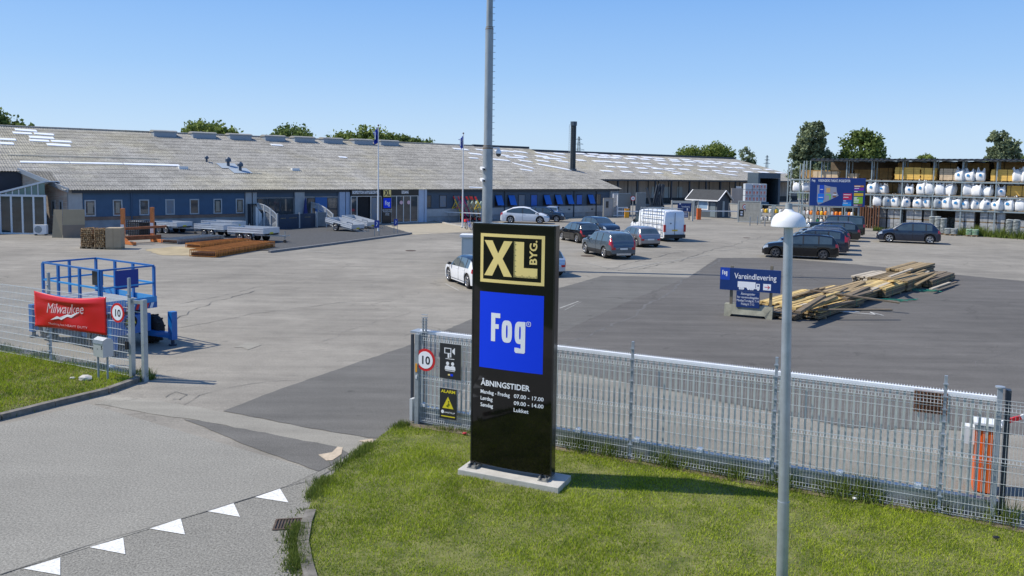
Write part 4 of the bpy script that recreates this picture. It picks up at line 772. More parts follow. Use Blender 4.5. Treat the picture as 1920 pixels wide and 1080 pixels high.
mastm = mat('mast_steel', (.33, .36, .37), .5, .45, .25, 1.2, stretch=(1, 1, .4)); rustm = mat('rust_band', (.16, .12, .08), .8, .2, .4, 6)
mb = MB(); mb.cyl((0, 0, 0), (0, 0, z1), .29, .27, 20); mb.cyl((0, 0, z1), (0, 0, z2), .23, .215, 20); mb.cyl((0, 0, z2), (0, 0, MH), .175, .13, 20); mb.build('shaft', mastm, ms)
mb = MB(); mb.cyl((0, 0, z1 - .12), (0, 0, z1 + .06), .278, .26, 20); mb.build('flange', rustm, ms); mb = MB(); mb.cyl((0, 0, z2 - .1), (0, 0, z2 + .04), .222, .2, 20); mb.build('flange', rustm, ms)
for k in range(int((MH - 4.6) / .34)):
    z = 4.6 + k * .34; r_ = .28 if z < z1 else (.22 if z < z2 else .17); MB().bb((r_ - .02, -.012, z), (r_ + .12, .012, z + .022)).build('rung', galvd, ms)
mb = MB(); mb.bb((-.33, -.06, .2), (-.25, .06, 3.4)); mb.build('cable_duct', trimm, ms)
zc = Zat(930, 288, mp_.y); cm = thing('dome_camera', 'white dome camera on a bracket on the right side of the mast', 'camera', (mp_.x + .58, mp_.y - .1, zc))
mb = MB(); mb.bar((-.3, 0, .3), (0, 0, .32), .07); mb.cyl((0, 0, .15), (0, 0, .34), .08, .06, 12); mb.lathe([(0, .2), (.1, .19), (.15, .1), (.155, 0)], 16); mb.build('housing', white, cm); mb = MB(); mb.lathe([(.14, 0), (.13, -.08), (.08, -.15), (0, -.18)], 16); mb.build('lens_dome', glassd, cm)
for (px, py, lb_) in ((905, 316, 'small white camera on the upper left of the mast'), (902, 337, 'small white camera low on the left of the mast')):
    z = Zat(px, py, mp_.y); c = thing('camera', lb_, 'camera', (mp_.x - .27, mp_.y - .2, z), 0, 'box cameras on the mast'); mb = MB(); mb.box((0, -.1, 0), (.16, .36, .14), (R(12), 0, .4)); mb.bar((0, 0, .02), (.15, .15, .02), .04); mb.build('housing', white, c); MB().box((.1, -.28, -.05), (.1, .03, .09), (R(12), 0, .4)).build('lens', black, c)
def flagpole(px, pyb, pyt, label, flabel, fx0, fw, fy0, fy1, seed):
    p = G(px, pyb); top = Zat(px + .5, pyt, p.y); t = thing('flagpole', label, 'flagpole', (p.x, p.y, 0), 0, 'flagpoles before the entrance')
    mb = MB(); mb.cyl((0, 0, 0), (0, 0, top - .1), .075, .04, 12); mb.build('pole', white, t); mb = MB(); mb.lathe([(0, 0), (.06, .02), (.09, .08), (.05, .14), (0, .16)], 12, (0, 0, top - .12)); mb.build('finial', mat('finial_red', (.12, .03, .03), .5), t)
    mb = MB(); mb.bb((-.15, -.15, -.01), (.15, .15, .06)); mb.build('base', galvd, t)
    za, zb = Zat(px, fy0, p.y), Zat(px, fy1, p.y); f = thing('flag', flabel, 'flag', (p.x, p.y, za), 0, 'blue flags'); r = random.Random(seed); mb = MB(); mb.smooth = True; nx, nz = 10, 14; vs = []
    w = fw * p.y / 1500
    for j in range(nz + 1):
        for i in range(nx + 1):
            s = i / nx; z = (zb - za) * j / nz; sag = -s * .35 * (1 - j / nz * .5); vs.append((-(.05 + s * w * (.75 + .25 * math.sin(j * .6 + seed))), .22 * math.sin(s * 9 + j * .25 + seed) * s, z + sag))
    mb.add(vs, [(j * (nx + 1) + i, j * (nx + 1) + i + 1, (j + 1) * (nx + 1) + i + 1, (j + 1) * (nx + 1) + i) for j in range(nz) for i in range(nx)]); o = mb.build('cloth', mat('flag_blue', (.004, .035, .36), .7), f, fix=False)
    sm_ = o.modifiers.new('s', 'SOLIDIFY'); sm_.thickness = .01
    mb = MB(); mb.bb((-.3, -.2, -1.0), (-.2, -.19, -.35)); mb.bb((-.45, -.2, -.45), (-.3, -.19, -.35)); mb.build('emblem', wsign, f)
flagpole(709, 434, 234, 'white flagpole before the shop doors, beside the trailers', 'blue flag hanging limp on the left flagpole', 0, 8, 240, 268, 1)
flagpole(867, 427, 249, 'white flagpole beside the wheelbarrow row left of the mast', 'blue flag hanging limp on the right flagpole', 0, 6, 254, 277, 3)
# ================================================================ RIGHT FENCE AND SLIDING GATE
fA = G(1191, 866); fB = G(1793, 972); fang = math.atan2(fB.y - fA.y, fB.x - fA.x); fdv = Vector((math.cos(fang), math.sin(fang), 0)); fnv = Vector((-fdv.y, fdv.x, 0))
def fu(px, off=0.0): return FU(px, P0=fA, d=fdv, n=fnv, off=off)
wirem = mat('fence_wire', (.60, .63, .63), .45, .2, .1, 10)
def fz(px, py, off=0.0): u = fu(px, off); return Zat(px, py, (fA + fdv * u + fnv * off).y)
u0f, u1f = fu(776), fu(1793) + 1.2; FHt = 1.97
wf = thing('mesh_fence', 'galvanised wire mesh fence along the lawn in front of the sliding gate', 'fence', fA, fang)
pos = [u0f + .1]; seg = (fu(1793) - fu(1193)) / 2; posts = [fu(1193) - seg * 2 + .05, fu(1193) - seg, fu(1193), fu(1193) + seg, fu(1793)]
posts = [u0f + .06, (u0f + fu(1193)) / 2, fu(1193), fu(1193) + seg, fu(1793)]
ends = posts + [fu(1793) + seg]
for k, (a, b) in enumerate(zip(ends, ends[1:])):
    if k == len(ends) - 2: b = a + 2.6
    mb = MB(); n = int((b - a - .08) / .05); x = a + .04
    def wire(p, q, w=.0052): mb.bar(p, q, w)
    for i in range(n + 1):
        xx = a + .05 + (b - a - .1) * i / n; wire((xx, 0, .04), (xx, 0, FHt - .02), .0046)
    for z in [.06, .26, .46, .66, .86, 1.06, 1.26, 1.46, 1.66, 1.9, 1.96]: wire((a + .03, -.006, z), (b - .03, -.006, z), .006)
    for zf_ in (.1, 1.0, 1.8):   # folded stiffening ridges
        for dz in (-.05, .05): wire((a + .03, -.006, zf_ + dz), (b - .03, -.006, zf_ + dz), .006)
        wire((a + .03, -.035, zf_), (b - .03, -.035, zf_), .006)
        for i in range(0, n + 1, 1):
            xx = a + .05 + (b - a - .1) * i / n; mb.bar((xx, 0, zf_ - .05), (xx, -.03, zf_), .0045); mb.bar((xx, -.03, zf_), (xx, 0, zf_ + .05), .0045)
    mb.build('mesh_panel', wirem, wf)
for k, a in enumerate(posts[1:]):
    mb = MB(); H_ = 2.24 + (.0 if k else 0); mb.bb((a - .022, .01, -.1), (a + .022, .05, H_)); 
    for z in [.1 + .2 * i for i in range(11)]: mb.bb((a - .036, -.016, z), (a + .036, .008, z + .02))
    mb.build('post', trimm, wf)
gt = thing('sliding_gate', 'galvanised sliding gate with upright green grey bars, bright top rail and bottom beam', 'gate', fA, fang)
gof = .22; ga, gb = fu(790, gof), fu(1899, gof); barm = mat('gate_bar', (.46, .50, .48), .5, .1, .1, 8); railm = mat('sunlit_gate_rail', (.82, .84, .86), .4, 0, .05, 4)  # rail white holds the sun's glint on galvanised steel, put into the colour
zT0 = fz(800, 632, gof); zT1 = fz(1890, 732, gof); zB0 = fz(1047, 808, gof); zB1 = fz(1860, 923, gof)
GZT = (zT0 + zT1) / 2; GZB = (zB0 + zB1) / 2
mb = MB(); mb.bb((ga, gof - .035, GZT - .05), (gb, gof + .035, GZT + .02)); mb.build('top_rail', railm, gt)
mb = MB()
for i in range(int((gb - ga) / .042)): x = ga + .02 + i * .042; mb.prism([(x - .012, GZT + .02), (x + .012, GZT + .02), (x, GZT + .06)], gof - .002, gof + .002, 'y')
mb.build('toothed_strip', railm, gt)
GB0 = GZB - .34
mb = MB(); mb.bb((ga - .1, gof - .05, GB0), (gb + .05, gof + .05, GZB - .03)); mb.bb((ga - .1, gof - .062, GZB - .03), (gb + .05, gof + .062, GZB)); mb.bb((ga - .1, gof - .065, GB0 - .03), (gb + .05, gof + .065, GB0)); mb.build('bottom_beam', mat('beam_steel', (.36, .39, .41), .4, .6, .15, 2), gt)
nb = 99
for i in range(nb):
    x = ga + .05 + (gb - ga - .1) * i / (nb - 1)
    mb = MB(); mb.bb((x - .017, gof - .0125, GZB), (x + .017, gof + .0125, GZT - .05)); mb.build('bar', barm, gt)
for x in [ga + .1 + (gb - ga) * i / 9 for i in range(9)]: MB().bb((x - .05, gof - .07, GZB), (x + .05, gof + .07, GZB + .06)).build('bracket', railm, gt)
# rusty vent plate hanging on the gate
ua, za = fu(1735, gof), fz(1735, 770, gof); ub, zb = fu(1796, gof), fz(1765, 733, gof); t = thing('rusty_plate', 'rusty brown ribbed plate hung below the top rail of the gate', 'plate', fA, fang)
mb = MB(); rp_ = mat('rust_brown', (.17, .08, .045), .8, .2, .3, 6)
for i in range(9): x = ua + (ub - ua) * i / 8; mb.bb((x - .012, gof - .055, za), (x + .012, gof - .04, zb))
mb.bb((ua - .012, gof - .04, za), (ub + .012, gof - .036, zb)); mb.build('ribbed_plate', rp_, t)
# gate posts at the left end
t = thing('gate_portal', 'dark and galvanised guide posts at the open end of the sliding gate', 'gate post', fA, fang); c = fu(783)
zp = fz(770, 624)
for x, y, m, w in ((fu(770), .1, framed, .05), (fu(775.5), .25, trimm, .07), (fu(786), -.02, galvd, .09), (fu(779.5), .33, framed, .05)): MB().bb((x - w / 2, y - w / 2, -.05), (x + w / 2, y + w / 2, zp if m is not framed else zp - .05)).build('post', m, t)
mb = MB(); mb.bb((fu(770) - .03, .06, zp - .01), (fu(790), .36, zp + .03)); mb.build('head_plate', trimm, t)
MB().bb((fu(772.5), -.05, .05), (fu(777.5), .1, .52)).build('guide_box', mat('pale_box', (.5, .52, .52), .5), t)
MB().bb((fu(784), -.075, 1.12), (fu(787.5), -.066, 1.3)).build('warning_sticker', mat('orange_sticker', (.75, .33, .02), .5), t); MB().bb((fu(784.5), -.075, .98), (fu(787), -.066, 1.05)).build('sticker', white, t)
# barbed extension posts above the fence corner
t = thing('fence_extension', 'perforated post extension rising above the fence beside the round speed sign', 'post', fA + fdv * fu(790) + fnv * .12, fang)
mb = MB()
for x in (-.02, .05): mb.bb((x - .012, 0, 1.7), (x + .012, .03, fz(790, 599)))
for i in range(9): mb.bb((-.05, -.01, 1.82 + i * .06), (.08, .04, 1.83 + i * .06))
mb.build('bracket', galvd, t)
# right end post of the gate and dark panel beyond
t = thing('gate_end_post', 'galvanised and dark posts closing the sliding gate at the right frame edge', 'gate post', fA, fang)
x = fu(1897, .1); zt = fz(1904, 728, .1); mb = MB(); mb.bb((x - .035, .06, -.05), (x + .035, .14, zt)); mb.cyl((x, .1, zt), (x, .1, zt + .02), .07, None, 10); mb.build('post', trimm, t); MB().bb((x - .2, -.02, -.02), (x + .2, .25, .02)).build('foot_plate', galvd, t)
x2 = fu(1912, .1); MB().bb((x2 - .02, .1, -.05), (x2 + .05, .24, zt - .03)).build('dark_post', framed, t)
# signs on the fence
def disc10(label, P, rz, r, parent_name='speed_sign', post=None, group='round ten speed signs', tilt=0.0):
    t = thing(parent_name, label, 'road sign', P, rz, group); q = Euler((R(90), 0, 0)).to_matrix()
    mb = MB(); mb.cyl((0, .012, 0), (0, 0, 0), r, None, 32, smooth=False); mb.build('red_disc', redm, t)
    mb = MB(); mb.cyl((0, 0, 0), (0, -.003, 0), r * .77, None, 32, smooth=False); mb.build('white_disc', wsign, t)
    text('10', r * 1.02, black, t, (0, -.004, -r * .36), bold=r * .02, depth=.001)
    if post: post(t)
    return t
fp = lambda px, off: fA + fdv * fu(px, off) + fnv * off
P = fp(799.5, -.06); P.z = Zat(799.5, 675, P.y); disc10('round red and white 10 sign on the gate beside the black sign', P, fang, 21.5 * P.y / 1500)
def plate(x0, y0, x1, y1, off, name, label, cat, m, P0=fA, d=fdv, n=fnv, group=None, th=.008):
    ua = FU(x0, P0=P0, d=d, n=n, off=off); ub = FU(x1, P0=P0, d=d, n=n, off=off); xm_ = (x0 + x1) / 2; um = (ua + ub) / 2; p = P0 + d * um + n * off; za = Zat(xm_, y1, p.y); zb = Zat(xm_, y0, p.y)
    t = thing(name, label, cat, (p.x, p.y, (za + zb) / 2), math.atan2(d.y, d.x), group); w = ub - ua; h = zb - za; MB().bb((-w / 2, 0, -h / 2), (w / 2, th, h / 2)).build('panel', m, t); return t, w, h
blackp = mat('sign_panel_black', (.02, .021, .023), .45)
t, w, h = plate(827, 645, 867, 711, -.05, 'camera_sign', 'black fence sign with white camera and guard symbols', 'sign', blackp)
mb = MB(); mb.bb((-w * .28, -.003, h * .22), (w * .05, 0, h * .38)); mb.prism([(w * .1, h * .27), (w * .22, h * .2), (w * .22, h * .4), (w * .1, h * .33)], -.003, 0, 'y'); mb.bb((-w * .12, -.003, h * .1), (-w * .04, 0, h * .22)); mb.bb((w * 0, -.003, h * .12), (w * .05, 0, h * .22)); mb.bb((-w * .22, -.003, h * .065), (w * .2, 0, h * .08))
for cx in (-.12, .12):
    mb.cyl((w * cx, 0, -h * .06), (w * cx, -.003, -h * .06), w * .075, None, 12); mb.prism([(w * (cx - .13), -h * .24), (w * (cx + .13), -h * .24), (w * (cx + .12), -h * .15), (w * (cx + .05), -h * .12), (w * (cx - .05), -h * .12), (w * (cx - .12), -h * .15)], -.003, 0, 'y')
mb.bb((-w * .22, -.003, -h * .275), (w * .22, 0, -h * .26)); mb.build('pictogram', wsign, t); MB().bb((-w * .24, -.004, h * .24), (w * .01, -.003, h * .36)).build('camera_body', blackp, t)
MB().bb((-w * .1, -.003, -h * .4), (0, 0, -h * .36)).build('gold_mark', gold, t); MB().bb((w * .02, -.003, -h * .41), (w * .14, 0, -h * .35)).build('blue_mark', fogblue, t)
t, w, h = plate(827.5, 729, 859.5, 786, -.05, 'alarm_sign', 'black alarm sign with yellow warning triangle on the fence', 'sign', blackp)
fit(text('ALARM', h * .13, yel, t, (0, -.002, h * .36), bold=.003, depth=.001), w * .85, c=0)
mb = MB(); mb.prism([(-w * .33, -h * .15), (w * .33, -h * .15), (0, h * .24)], -.003, 0, 'y'); mb.build('triangle', yel, t); mb = MB(); mb.bar((-w * .12, -.004, -h * .07), (w * .1, -.004, 0), .012, .003); mb.bar((-w * .02, -.004, -h * .1), (w * .03, -.004, h * .05), .012, .003); mb.cyl((w * .04, -.003, h * .08), (w * .04, -.005, h * .08), .014, None, 8); mb.build('figure', blackp, t)
fit(text('AMSTRUP', h * .075, wsign, t, (0, -.002, -h * .31), depth=.001), w * .62, c=w * .1); mb = MB(); mb.cyl((-w * .32, -.001, -h * .27), (-w * .32, -.003, -h * .27), w * .09, None, 12); mb.build('emblem', wsign, t); MB().bb((-w * .4, -.003, -h * .43), (w * .42, 0, -h * .4)).build('yellow_line', yel, t)
# orange barrier post with striped boom
p = G(1845, 925); t = thing('barrier', 'orange road barrier cabinet with white lid and striped boom behind the fence', 'barrier', (p.x, p.y, 0), fang); k = p.y / 1500; w = 43 * k * .9; H_ = Zat(1850, 808, p.y)
orm = mat('barrier_orange', (.72, .13, .015), .45, 0, .1, 3)
mb = MB(); mb.bb((-w / 2, 0, .02), (w / 2, .32, H_)); mb.bb((-w / 2 + .09, -.025, .02), (-w / 2 + .19, -.0, H_ - .06)); mb.bb((w / 2 - .19, -.025, .02), (w / 2 - .09, -.0, H_ - .06)); o = mb.build('cabinet', orm, t)
mb = MB(); mb.bb((-w / 2 - .02, -.03, H_ + .001), (w / 2 + .02, .35, H_ + .09)); mb.build('band', galvd, t); mb = MB(); mb.prism([(-w / 2 - .03, -.04), (w / 2 + .03, -.04), (w / 2 + .03, .36), (-w / 2 - .03, .36)], H_ + .091, H_ + .13); mb.build('lid', white, t)
MB().bb((-w / 2 - .2, .05, H_ - .28), (-w / 2 - .01, .26, H_ + .02)).build('side_box', white, t)
a = Vector((w / 2 - .1, .17, H_ + .05)); b = a + Vector((1.9, .4, .85)); n = 9; 
for j, m_ in ((0, white), (1, redm)):
    for i in range(n):
        if i % 2 == j: MB().bar(a + (b - a) * i / n, a + (b - a) * (i + 1) / n, .035, .07).build('boom_section', m_, t)
# pale stones by the barrier hidden; hinge to next item
# ================================================================ LEFT FENCE, BANNER, MAILBOX
LA = G(243, 709); LB = G(84, 678.5); lang = math.atan2(LA.y - LB.y, LA.x - LB.x); ldv = Vector((math.cos(lang), math.sin(lang), 0)); lnv = Vector((-ldv.y, ldv.x, 0))
lu = lambda px, off=0.: FU(px, P0=LA, d=ldv, n=lnv, off=off)
lz = lambda px, py, off=0.: Zat(px, py, (LA + ldv * lu(px, off) + lnv * off).y)
lf = thing('wire_fence', 'long galvanised double wire fence on the left verge behind the red banner', 'fence', LA, lang); Lt = lz(232, 545)
pl = [lu(236), lu(84)]; dd = pl[0] - pl[1]; pl = [pl[0] - dd * i for i in range(6)]
Lt = 2.0
for a, b in zip(pl[1:], pl):
    mb = MB(); n = int((b - a) / .06)
    for i in range(n + 1): xx = a + (b - a) * i / n; mb.bar((xx, 0, .05), (xx, 0, Lt), .0055)
    for i in range(11): z = .07 + (Lt - .09) * i / 10; mb.bar((a, -.008, z), (b, -.008, z), .013, .013)
    mb.build('mesh_panel', wirem, lf)
for i, a in enumerate(pl):
    h_ = lz(234, 521) if i == 0 else 2.45; mb = MB(); mb.bb((a - .03, .01, -.05), (a + .03, .07, h_))
    for z in [.3 + .2 * j for j in range(10)]: mb.bb((a - .045, -.03, z), (a + .045, .009, z + .03))
    mb.build('post', trimm, lf)
gp_ = thing('gate_posts', 'pair of galvanised gate posts with a top bracket at the left entrance edge', 'gate post', LA, lang)
zt = lz(264, 562)
for px in (241, 265): x = lu(px); MB().bb((x - .05, -.05, -.05), (x + .05, .07, zt)).build('post', mat('gate_post_steel', (.40, .44, .45), .45, .5, .12, 5), gp_)
MB().bb((lu(241) + .05, -.01, zt - .12), (lu(265) - .05, .05, zt - .04)).build('bracket', galv, gp_); MB().bb((lu(237) - .06, -.09, .75), (lu(237) + .04, -.04, .95)).build('lock', black, gp_)
# banner with creases
ban = thing('banner', 'red vinyl banner with white brand lettering tied to the left fence', 'banner', LA, lang)
bu0, bu1 = lu(59, -.03), lu(194.5, -.03); bzt0, bzb0 = lz(58, 545, -.03), lz(62, 612, -.03); bzt1, bzb1 = lz(192, 556.5, -.03), lz(197, 629, -.03)
mb = MB(); mb.smooth = True; nx, nz = 40, 16
def bpt(s, t, off=0):
    z0 = bzb0 + (bzb1 - bzb0) * s; z1 = bzt0 + (bzt1 - bzt0) * s; sag = -.10 * math.sin(math.pi * s) * t ** 2; edge_ = .05 * math.sin(math.pi * s) * (1 - t) ** 2
    y = -.03 - .05 * math.sin(math.pi * s) * (.4 + .6 * math.sin(math.pi * t)) + .012 * math.sin(14 * (s - .0) + 10 * (1 - t)) * (1 - t) * (1 - s) + .02 * math.sin(7 * (s + t)) * (1 - abs(2 * s - 1)) - .05 * math.exp(-((t - .86) / .06) ** 2) * math.sin(math.pi * s)
    return (bu0 + (bu1 - bu0) * s, y - off, z0 + (z1 - z0) * t + sag + edge_ * .4)
vs = [bpt(i / nx, j / nz) for j in range(nz + 1) for i in range(nx + 1)]
mb.add(vs, [(j * (nx + 1) + i, j * (nx + 1) + i + 1, (j + 1) * (nx + 1) + i + 1, (j + 1) * (nx + 1) + i) for j in range(nz) for i in range(nx)]); o = mb.build('vinyl_sheet', mat('banner_red', (.60, .006, .012), .32, 0, .08, 1), ban, fix=False); sm_ = o.modifiers.new('s', 'SOLIDIFY'); sm_.thickness = .004; sm_.offset = 0
def btext(body, s0, s1, t0, t1, shear=0., bold=0., rise=0.):
    o = text(body, .3, wsign, ban, (0, 0, 0), shear=shear, bold=bold, depth=.0005, align='LEFT'); vs = o.data.vertices; xs = [v.co.x for v in vs]; zs = [v.co.z for v in vs]; a, b, c, d = min(xs), max(xs), min(zs), max(zs)
    for v in vs: s = (v.co.x - a) / (b - a); t = (v.co.z - c) / (d - c); v.co = Vector(bpt(s0 + (s1 - s0) * s, t0 + (t1 - t0) * t + rise * s, .012))
btext('Milwaukee', .20, .72, .44, .74, .25, .0, .08)
btext('Nothing but HEAVY DUTY', .22, .76, .08, .165, .0, .0, .0)
mb = MB(); bo = [(.26, .28), (.47, .36), (.45, .42), (.55, .42), (.53, .49), (.69, .60), (.52, .43), (.54, .36), (.42, .36), (.44, .29)]
bo = [(.25, .24), (.36, .38), (.40, .36), (.50, .47), (.54, .45), (.68, .60), (.55, .37), (.50, .40), (.42, .28), (.38, .31)]
mb.add([bpt(a, b, .012) for a, b in bo], [tuple(range(len(bo)))]); mb.build('lightning_bolt', wsign, ban, fix=False)
P = LA + ldv * lu(215.5, -.08) + lnv * -.08; P.z = Zat(215.5, 586.5, P.y); disc10('round 10 sign on the left fence beside the red banner', P, lang, 18.7 * P.y / 1500)
# mailbox
p = G(186, 716); p2 = G(196, 712); mx_ = thing('mailbox', 'silver mailbox numbered 5 on two thin legs in front of the fence', 'mailbox', p, lang - .05); k = p.y / 1500
w = 30 * k; zb = Zat(186, 669, p.y); zt = Zat(186, 634, p.y); boxm = mat('mailbox_silver', (.55, .57, .58), .35, .4, .05, 4)
mb = MB(); prof = [(-.02, zb), (-.02, zt - .1), (.0, zt - .04), (.1, zt), (.2, zt - .02), (.26, zt - .1), (.26, zb)]; mb.prism(prof, -w * .45, w * .55, 'x'); mb.build('box', boxm, mx_)
mb = MB(); mb.prism([(-.035, zt - .13), (-.02, zt - .045), (.1, zt + .012), (.1, zt + .001), (-.012, zt - .055), (-.022, zt - .13)], -w * .46, w * .56, 'x'); mb.build('flap', galv, mx_)
text('5', .12, black, mx_, (w * .42, -.022, zt - .26), bold=.004)
mb = MB(); mb.cyl((-w * .02, -.022, zb + .2), (-w * .02, -.028, zb + .2), .012, None, 8); mb.build('lock', black, mx_)
for x, y in ((-w * .3, .06), (w * .35, .14)): mb = MB(); mb.cyl((x, y, -.05), (x, y, zb), .025, None, 8); mb.build('leg', trimm, mx_)
# ================================================================ DELIVERY SIGN
dA = G(1357, 592); dB = G(1466, 605.5); s_ = 1500 / dA.y; dang = R(-25); ddv = Vector((math.cos(dang), math.sin(dang), 0)); dnv = Vector((-ddv.y, ddv.x, 0)); du = lambda px, off=0.: FU(px, P0=dA, d=ddv, n=dnv, off=off); dz = lambda px, py, off=0.: Zat(px, py, (dA + ddv * du(px, off) + dnv * off).y)
dl = du(1456)
DS = thing('delivery_sign', 'navy delivery sign on two timber posts with small hours board below', 'sign', dA, dang)
cb = thing('concrete_barrier', 'weathered concrete barrier block holding up the navy delivery sign', 'concrete barrier', dA, dang)
bh_ = dz(1357, 569); oldc = mat('old_concrete', (.30, .29, .22), .95, 0, .35, 2.5, bump=.4)
mb = MB(); 
mb.add([(0, 0, 0), (.22, 0, 0), (.27, 0, .1), (dl - .27, 0, .1), (dl - .22, 0, 0), (dl, 0, 0), (dl, .09, bh_), (0, .09, bh_), (0, .5, 0), (.22, .5, 0), (.27, .5, .1), (dl - .27, .5, .1), (dl - .22, .5, 0), (dl, .5, 0), (dl, .41, bh_), (0, .41, bh_)],
       [(0, 1, 2, 3, 4, 5, 6, 7), (8, 15, 14, 13, 12, 11, 10, 9), (7, 6, 14, 15), (0, 7, 15, 8), (5, 13, 14, 6), (0, 8, 9, 1), (1, 9, 10, 2), (2, 10, 11, 3), (3, 11, 12, 4), (4, 12, 13, 5)]); mb.build('block', oldc, cb)
for x in (dl * .27, dl * .73): MB().bb((x - .09, -.0 + .12, bh_ - .003), (x + .09, .38, bh_ + .004)).build('lifting_slot', dark, cb)
wp = mat('weathered_timber', (.20, .17, .12), .9, 0, .3, 3, stretch=(1, 1, .1))
of = .02
for px in (1377, 1452): x = du(px, .1); MB().bb((x - .05, .10, bh_), (x + .05, .2, dz(px, 499, .1))).build('post', wp, DS)
x0, x1 = du(1355, of), du(1470, of); zt = dz(1412, 504.5, of); zb = dz(1412, 546.5, of); bz = lambda f: zb + (zt - zb) * f; bx = lambda f: x0 + (x1 - x0) * f
MB().bb((x0, of, zb), (x1, of + .06, zt)).build('board', navy, DS)
MB().bb((bx(.005), of - .004, bz(.45)), (bx(.165), of, bz(.99))).build('blue_square', mat('logo_blue', (.01, .06, .42), .4), DS)
w_ = x1 - x0; foglogo(DS, bx(.035), bz(.68), w_ * .085, (zt - zb) * .2, wsign, lambda o: [setattr(v.co, 'y', v.co.y + of - .007) for v in o.data.vertices], reg=False)
o = text('Vareindlevering', .3, wsign, DS, (0, of - .005, bz(.54)), bold=.002, align='LEFT'); fit(o, w_ * .69, bx(.24))
mb = MB(); mb.bb((bx(.30), of - .006, bz(.16)), (bx(.595), of, bz(.42))); mb.bb((bx(.605), of - .006, bz(.12)), (bx(.665), of, bz(.36)))
for f in (.34, .365, .39, .48, .52, .55, .64): mb.cyl((bx(f), of - .006, bz(.11)), (bx(f), of, bz(.11)), .045, None, 10)
mb.bb((bx(.45), of - .005, bz(.12)), (bx(.60), of, bz(.165))); mb.build('truck_pictogram', wsign, DS)
MB().bb((bx(.625), of - .009, bz(.24)), (bx(.65), of - .006, bz(.32))).build('truck_window', navy, DS)
MB().bb((bx(.72), of - .006, bz(.1)), (bx(.845), of, bz(.38))).build('arrow_plate', wsign, DS)
mb = MB(); cz = bz(.24); mb.bar((bx(.74), of - .008, cz), (bx(.82), of - .008, cz), .02, .004, (0, 1, 0)); mb.bar((bx(.79), of - .009, cz + .07), (bx(.825), of - .009, cz), .02, .004, (0, 1, 0)); mb.bar((bx(.79), of - .009, cz - .07), (bx(.825), of - .009, cz), .02, .004, (0, 1, 0)); mb.build('red_arrow', redm, DS)
x2, x3 = du(1387, of), du(1431, of); z2 = zb - .01; z3 = dz(1409, 577, of); MB().bb((x2, of + .0, z3), (x3, of + .05, z2)).build('hours_board', navy, DS)
for i, (s, f) in enumerate((('Åbningstider', .62), ('for varemodtagelse', .92), ('Mandag-Torsdag kl. 7-14', .94), ('Fredag kl. 7-12', .56))):
    o = text(s, .12, wsign, DS, (0, of - .003, z2 - (z2 - z3) * (.22 + .21 * i)), align='LEFT'); w2 = (x3 - x2) * f; fit(o, w2, (x2 + x3) / 2 - w2 / 2)
# ================================================================ VEHICLES
def paint(name, col, rough=.22, metal=.3): return mat(name, col, rough, metal, .06, 2, coat=.7)
tail = mat('tail_light_red', (.45, .012, .02), .2, coat=.6); head = mat('headlight_lens', (.5, .53, .55), .12, .3, coat=.6); platem = mat('number_plate', (.7, .7, .68), .5)
trimb = mat('car_trim_black', (.02, .021, .023), .5); seamm = mat('door_seam', (.01, .01, .011), .7); cglass = mat('car_glass', (.045, .065, .07), .03, 0, .4, 1.2, spec=1.0, coat=1.0); wglass = mat('van_panel_glass', (.02, .025, .03), .05, spec=1.0)
PROF = {
 'hatch': dict(top=[(0, .44), (.008, .60), (.03, .66), (.10, .895), (.15, .965), (.3, 1), (.5, .99), (.60, .93), (.745, .67), (.8, .645), (.92, .575), (.97, .49), (1, .36)], belt=[(0, .66), (.2, .64), (.745, .61), (1, .5)], win=(.14, .70), rw=(.03, .11), ws=(.605, .745), pil=(.44, .235), tl=(.05, 1)),
 'estate': dict(top=[(0, .44), (.006, .60), (.02, .67), (.07, .90), (.10, .955), (.25, 1), (.5, .99), (.60, .93), (.73, .67), (.79, .645), (.92, .585), (.975, .48), (1, .36)], belt=[(0, .65), (.2, .64), (.73, .61), (1, .5)], win=(.09, .69), rw=(.02, .08), ws=(.605, .73), pil=(.46, .26), tl=(.045, 1)),
 'suv': dict(top=[(0, .46), (.006, .60), (.02, .68), (.08, .90), (.11, .955), (.25, 1), (.5, .99), (.60, .93), (.725, .69), (.78, .67), (.93, .61), (.98, .5), (1, .38)], belt=[(0, .68), (.2, .66), (.725, .63), (1, .54)], win=(.12, .685), rw=(.025, .09), ws=(.605, .725), pil=(.46, .28), tl=(.06, 2)),
 'ev': dict(top=[(0, .48), (.01, .62), (.04, .67), (.13, .80), (.25, .94), (.38, .995), (.48, 1), (.60, .94), (.80, .645), (.86, .61), (.95, .51), (.985, .43), (1, .36)], belt=[(0, .66), (.2, .63), (.8, .56), (1, .44)], win=(.13, .75), rw=(.05, .24), ws=(.61, .80), pil=(.46,), tl=(.05, 1)),
 'jeep': dict(top=[(0, .44), (.004, .66), (.012, .93), (.03, .98), (.25, 1), (.58, .99), (.62, .95), (.69, .69), (.75, .67), (.95, .63), (.985, .55), (1, .4)], belt=[(0, .64), (.69, .64), (1, .56)], win=(.05, .66), rw=(.004, .014), ws=(.62, .69), pil=(.45, .28), tl=(.03, 1)),
 'van': dict(top=[(0, .42), (.003, .7), (.012, .96), (.03, .99), (.1, 1), (.62, .99), (.70, .95), (.85, .60), (.88, .57), (.97, .47), (.99, .4), (1, .3)], belt=[(0, .56), (.7, .55), (1, .42)], win=(.695, .82), rw=(-1, -1), ws=(.71, .85), pil=(), tl=(0, 0)),
}
def lerp(pts, x):
    if x <= pts[0][0]: return pts[0][1]
    for (a, b), (c, d) in zip(pts, pts[1:]):
        if x <= c: return b + (d - b) * (x - a) / (c - a)
    return pts[-1][1]
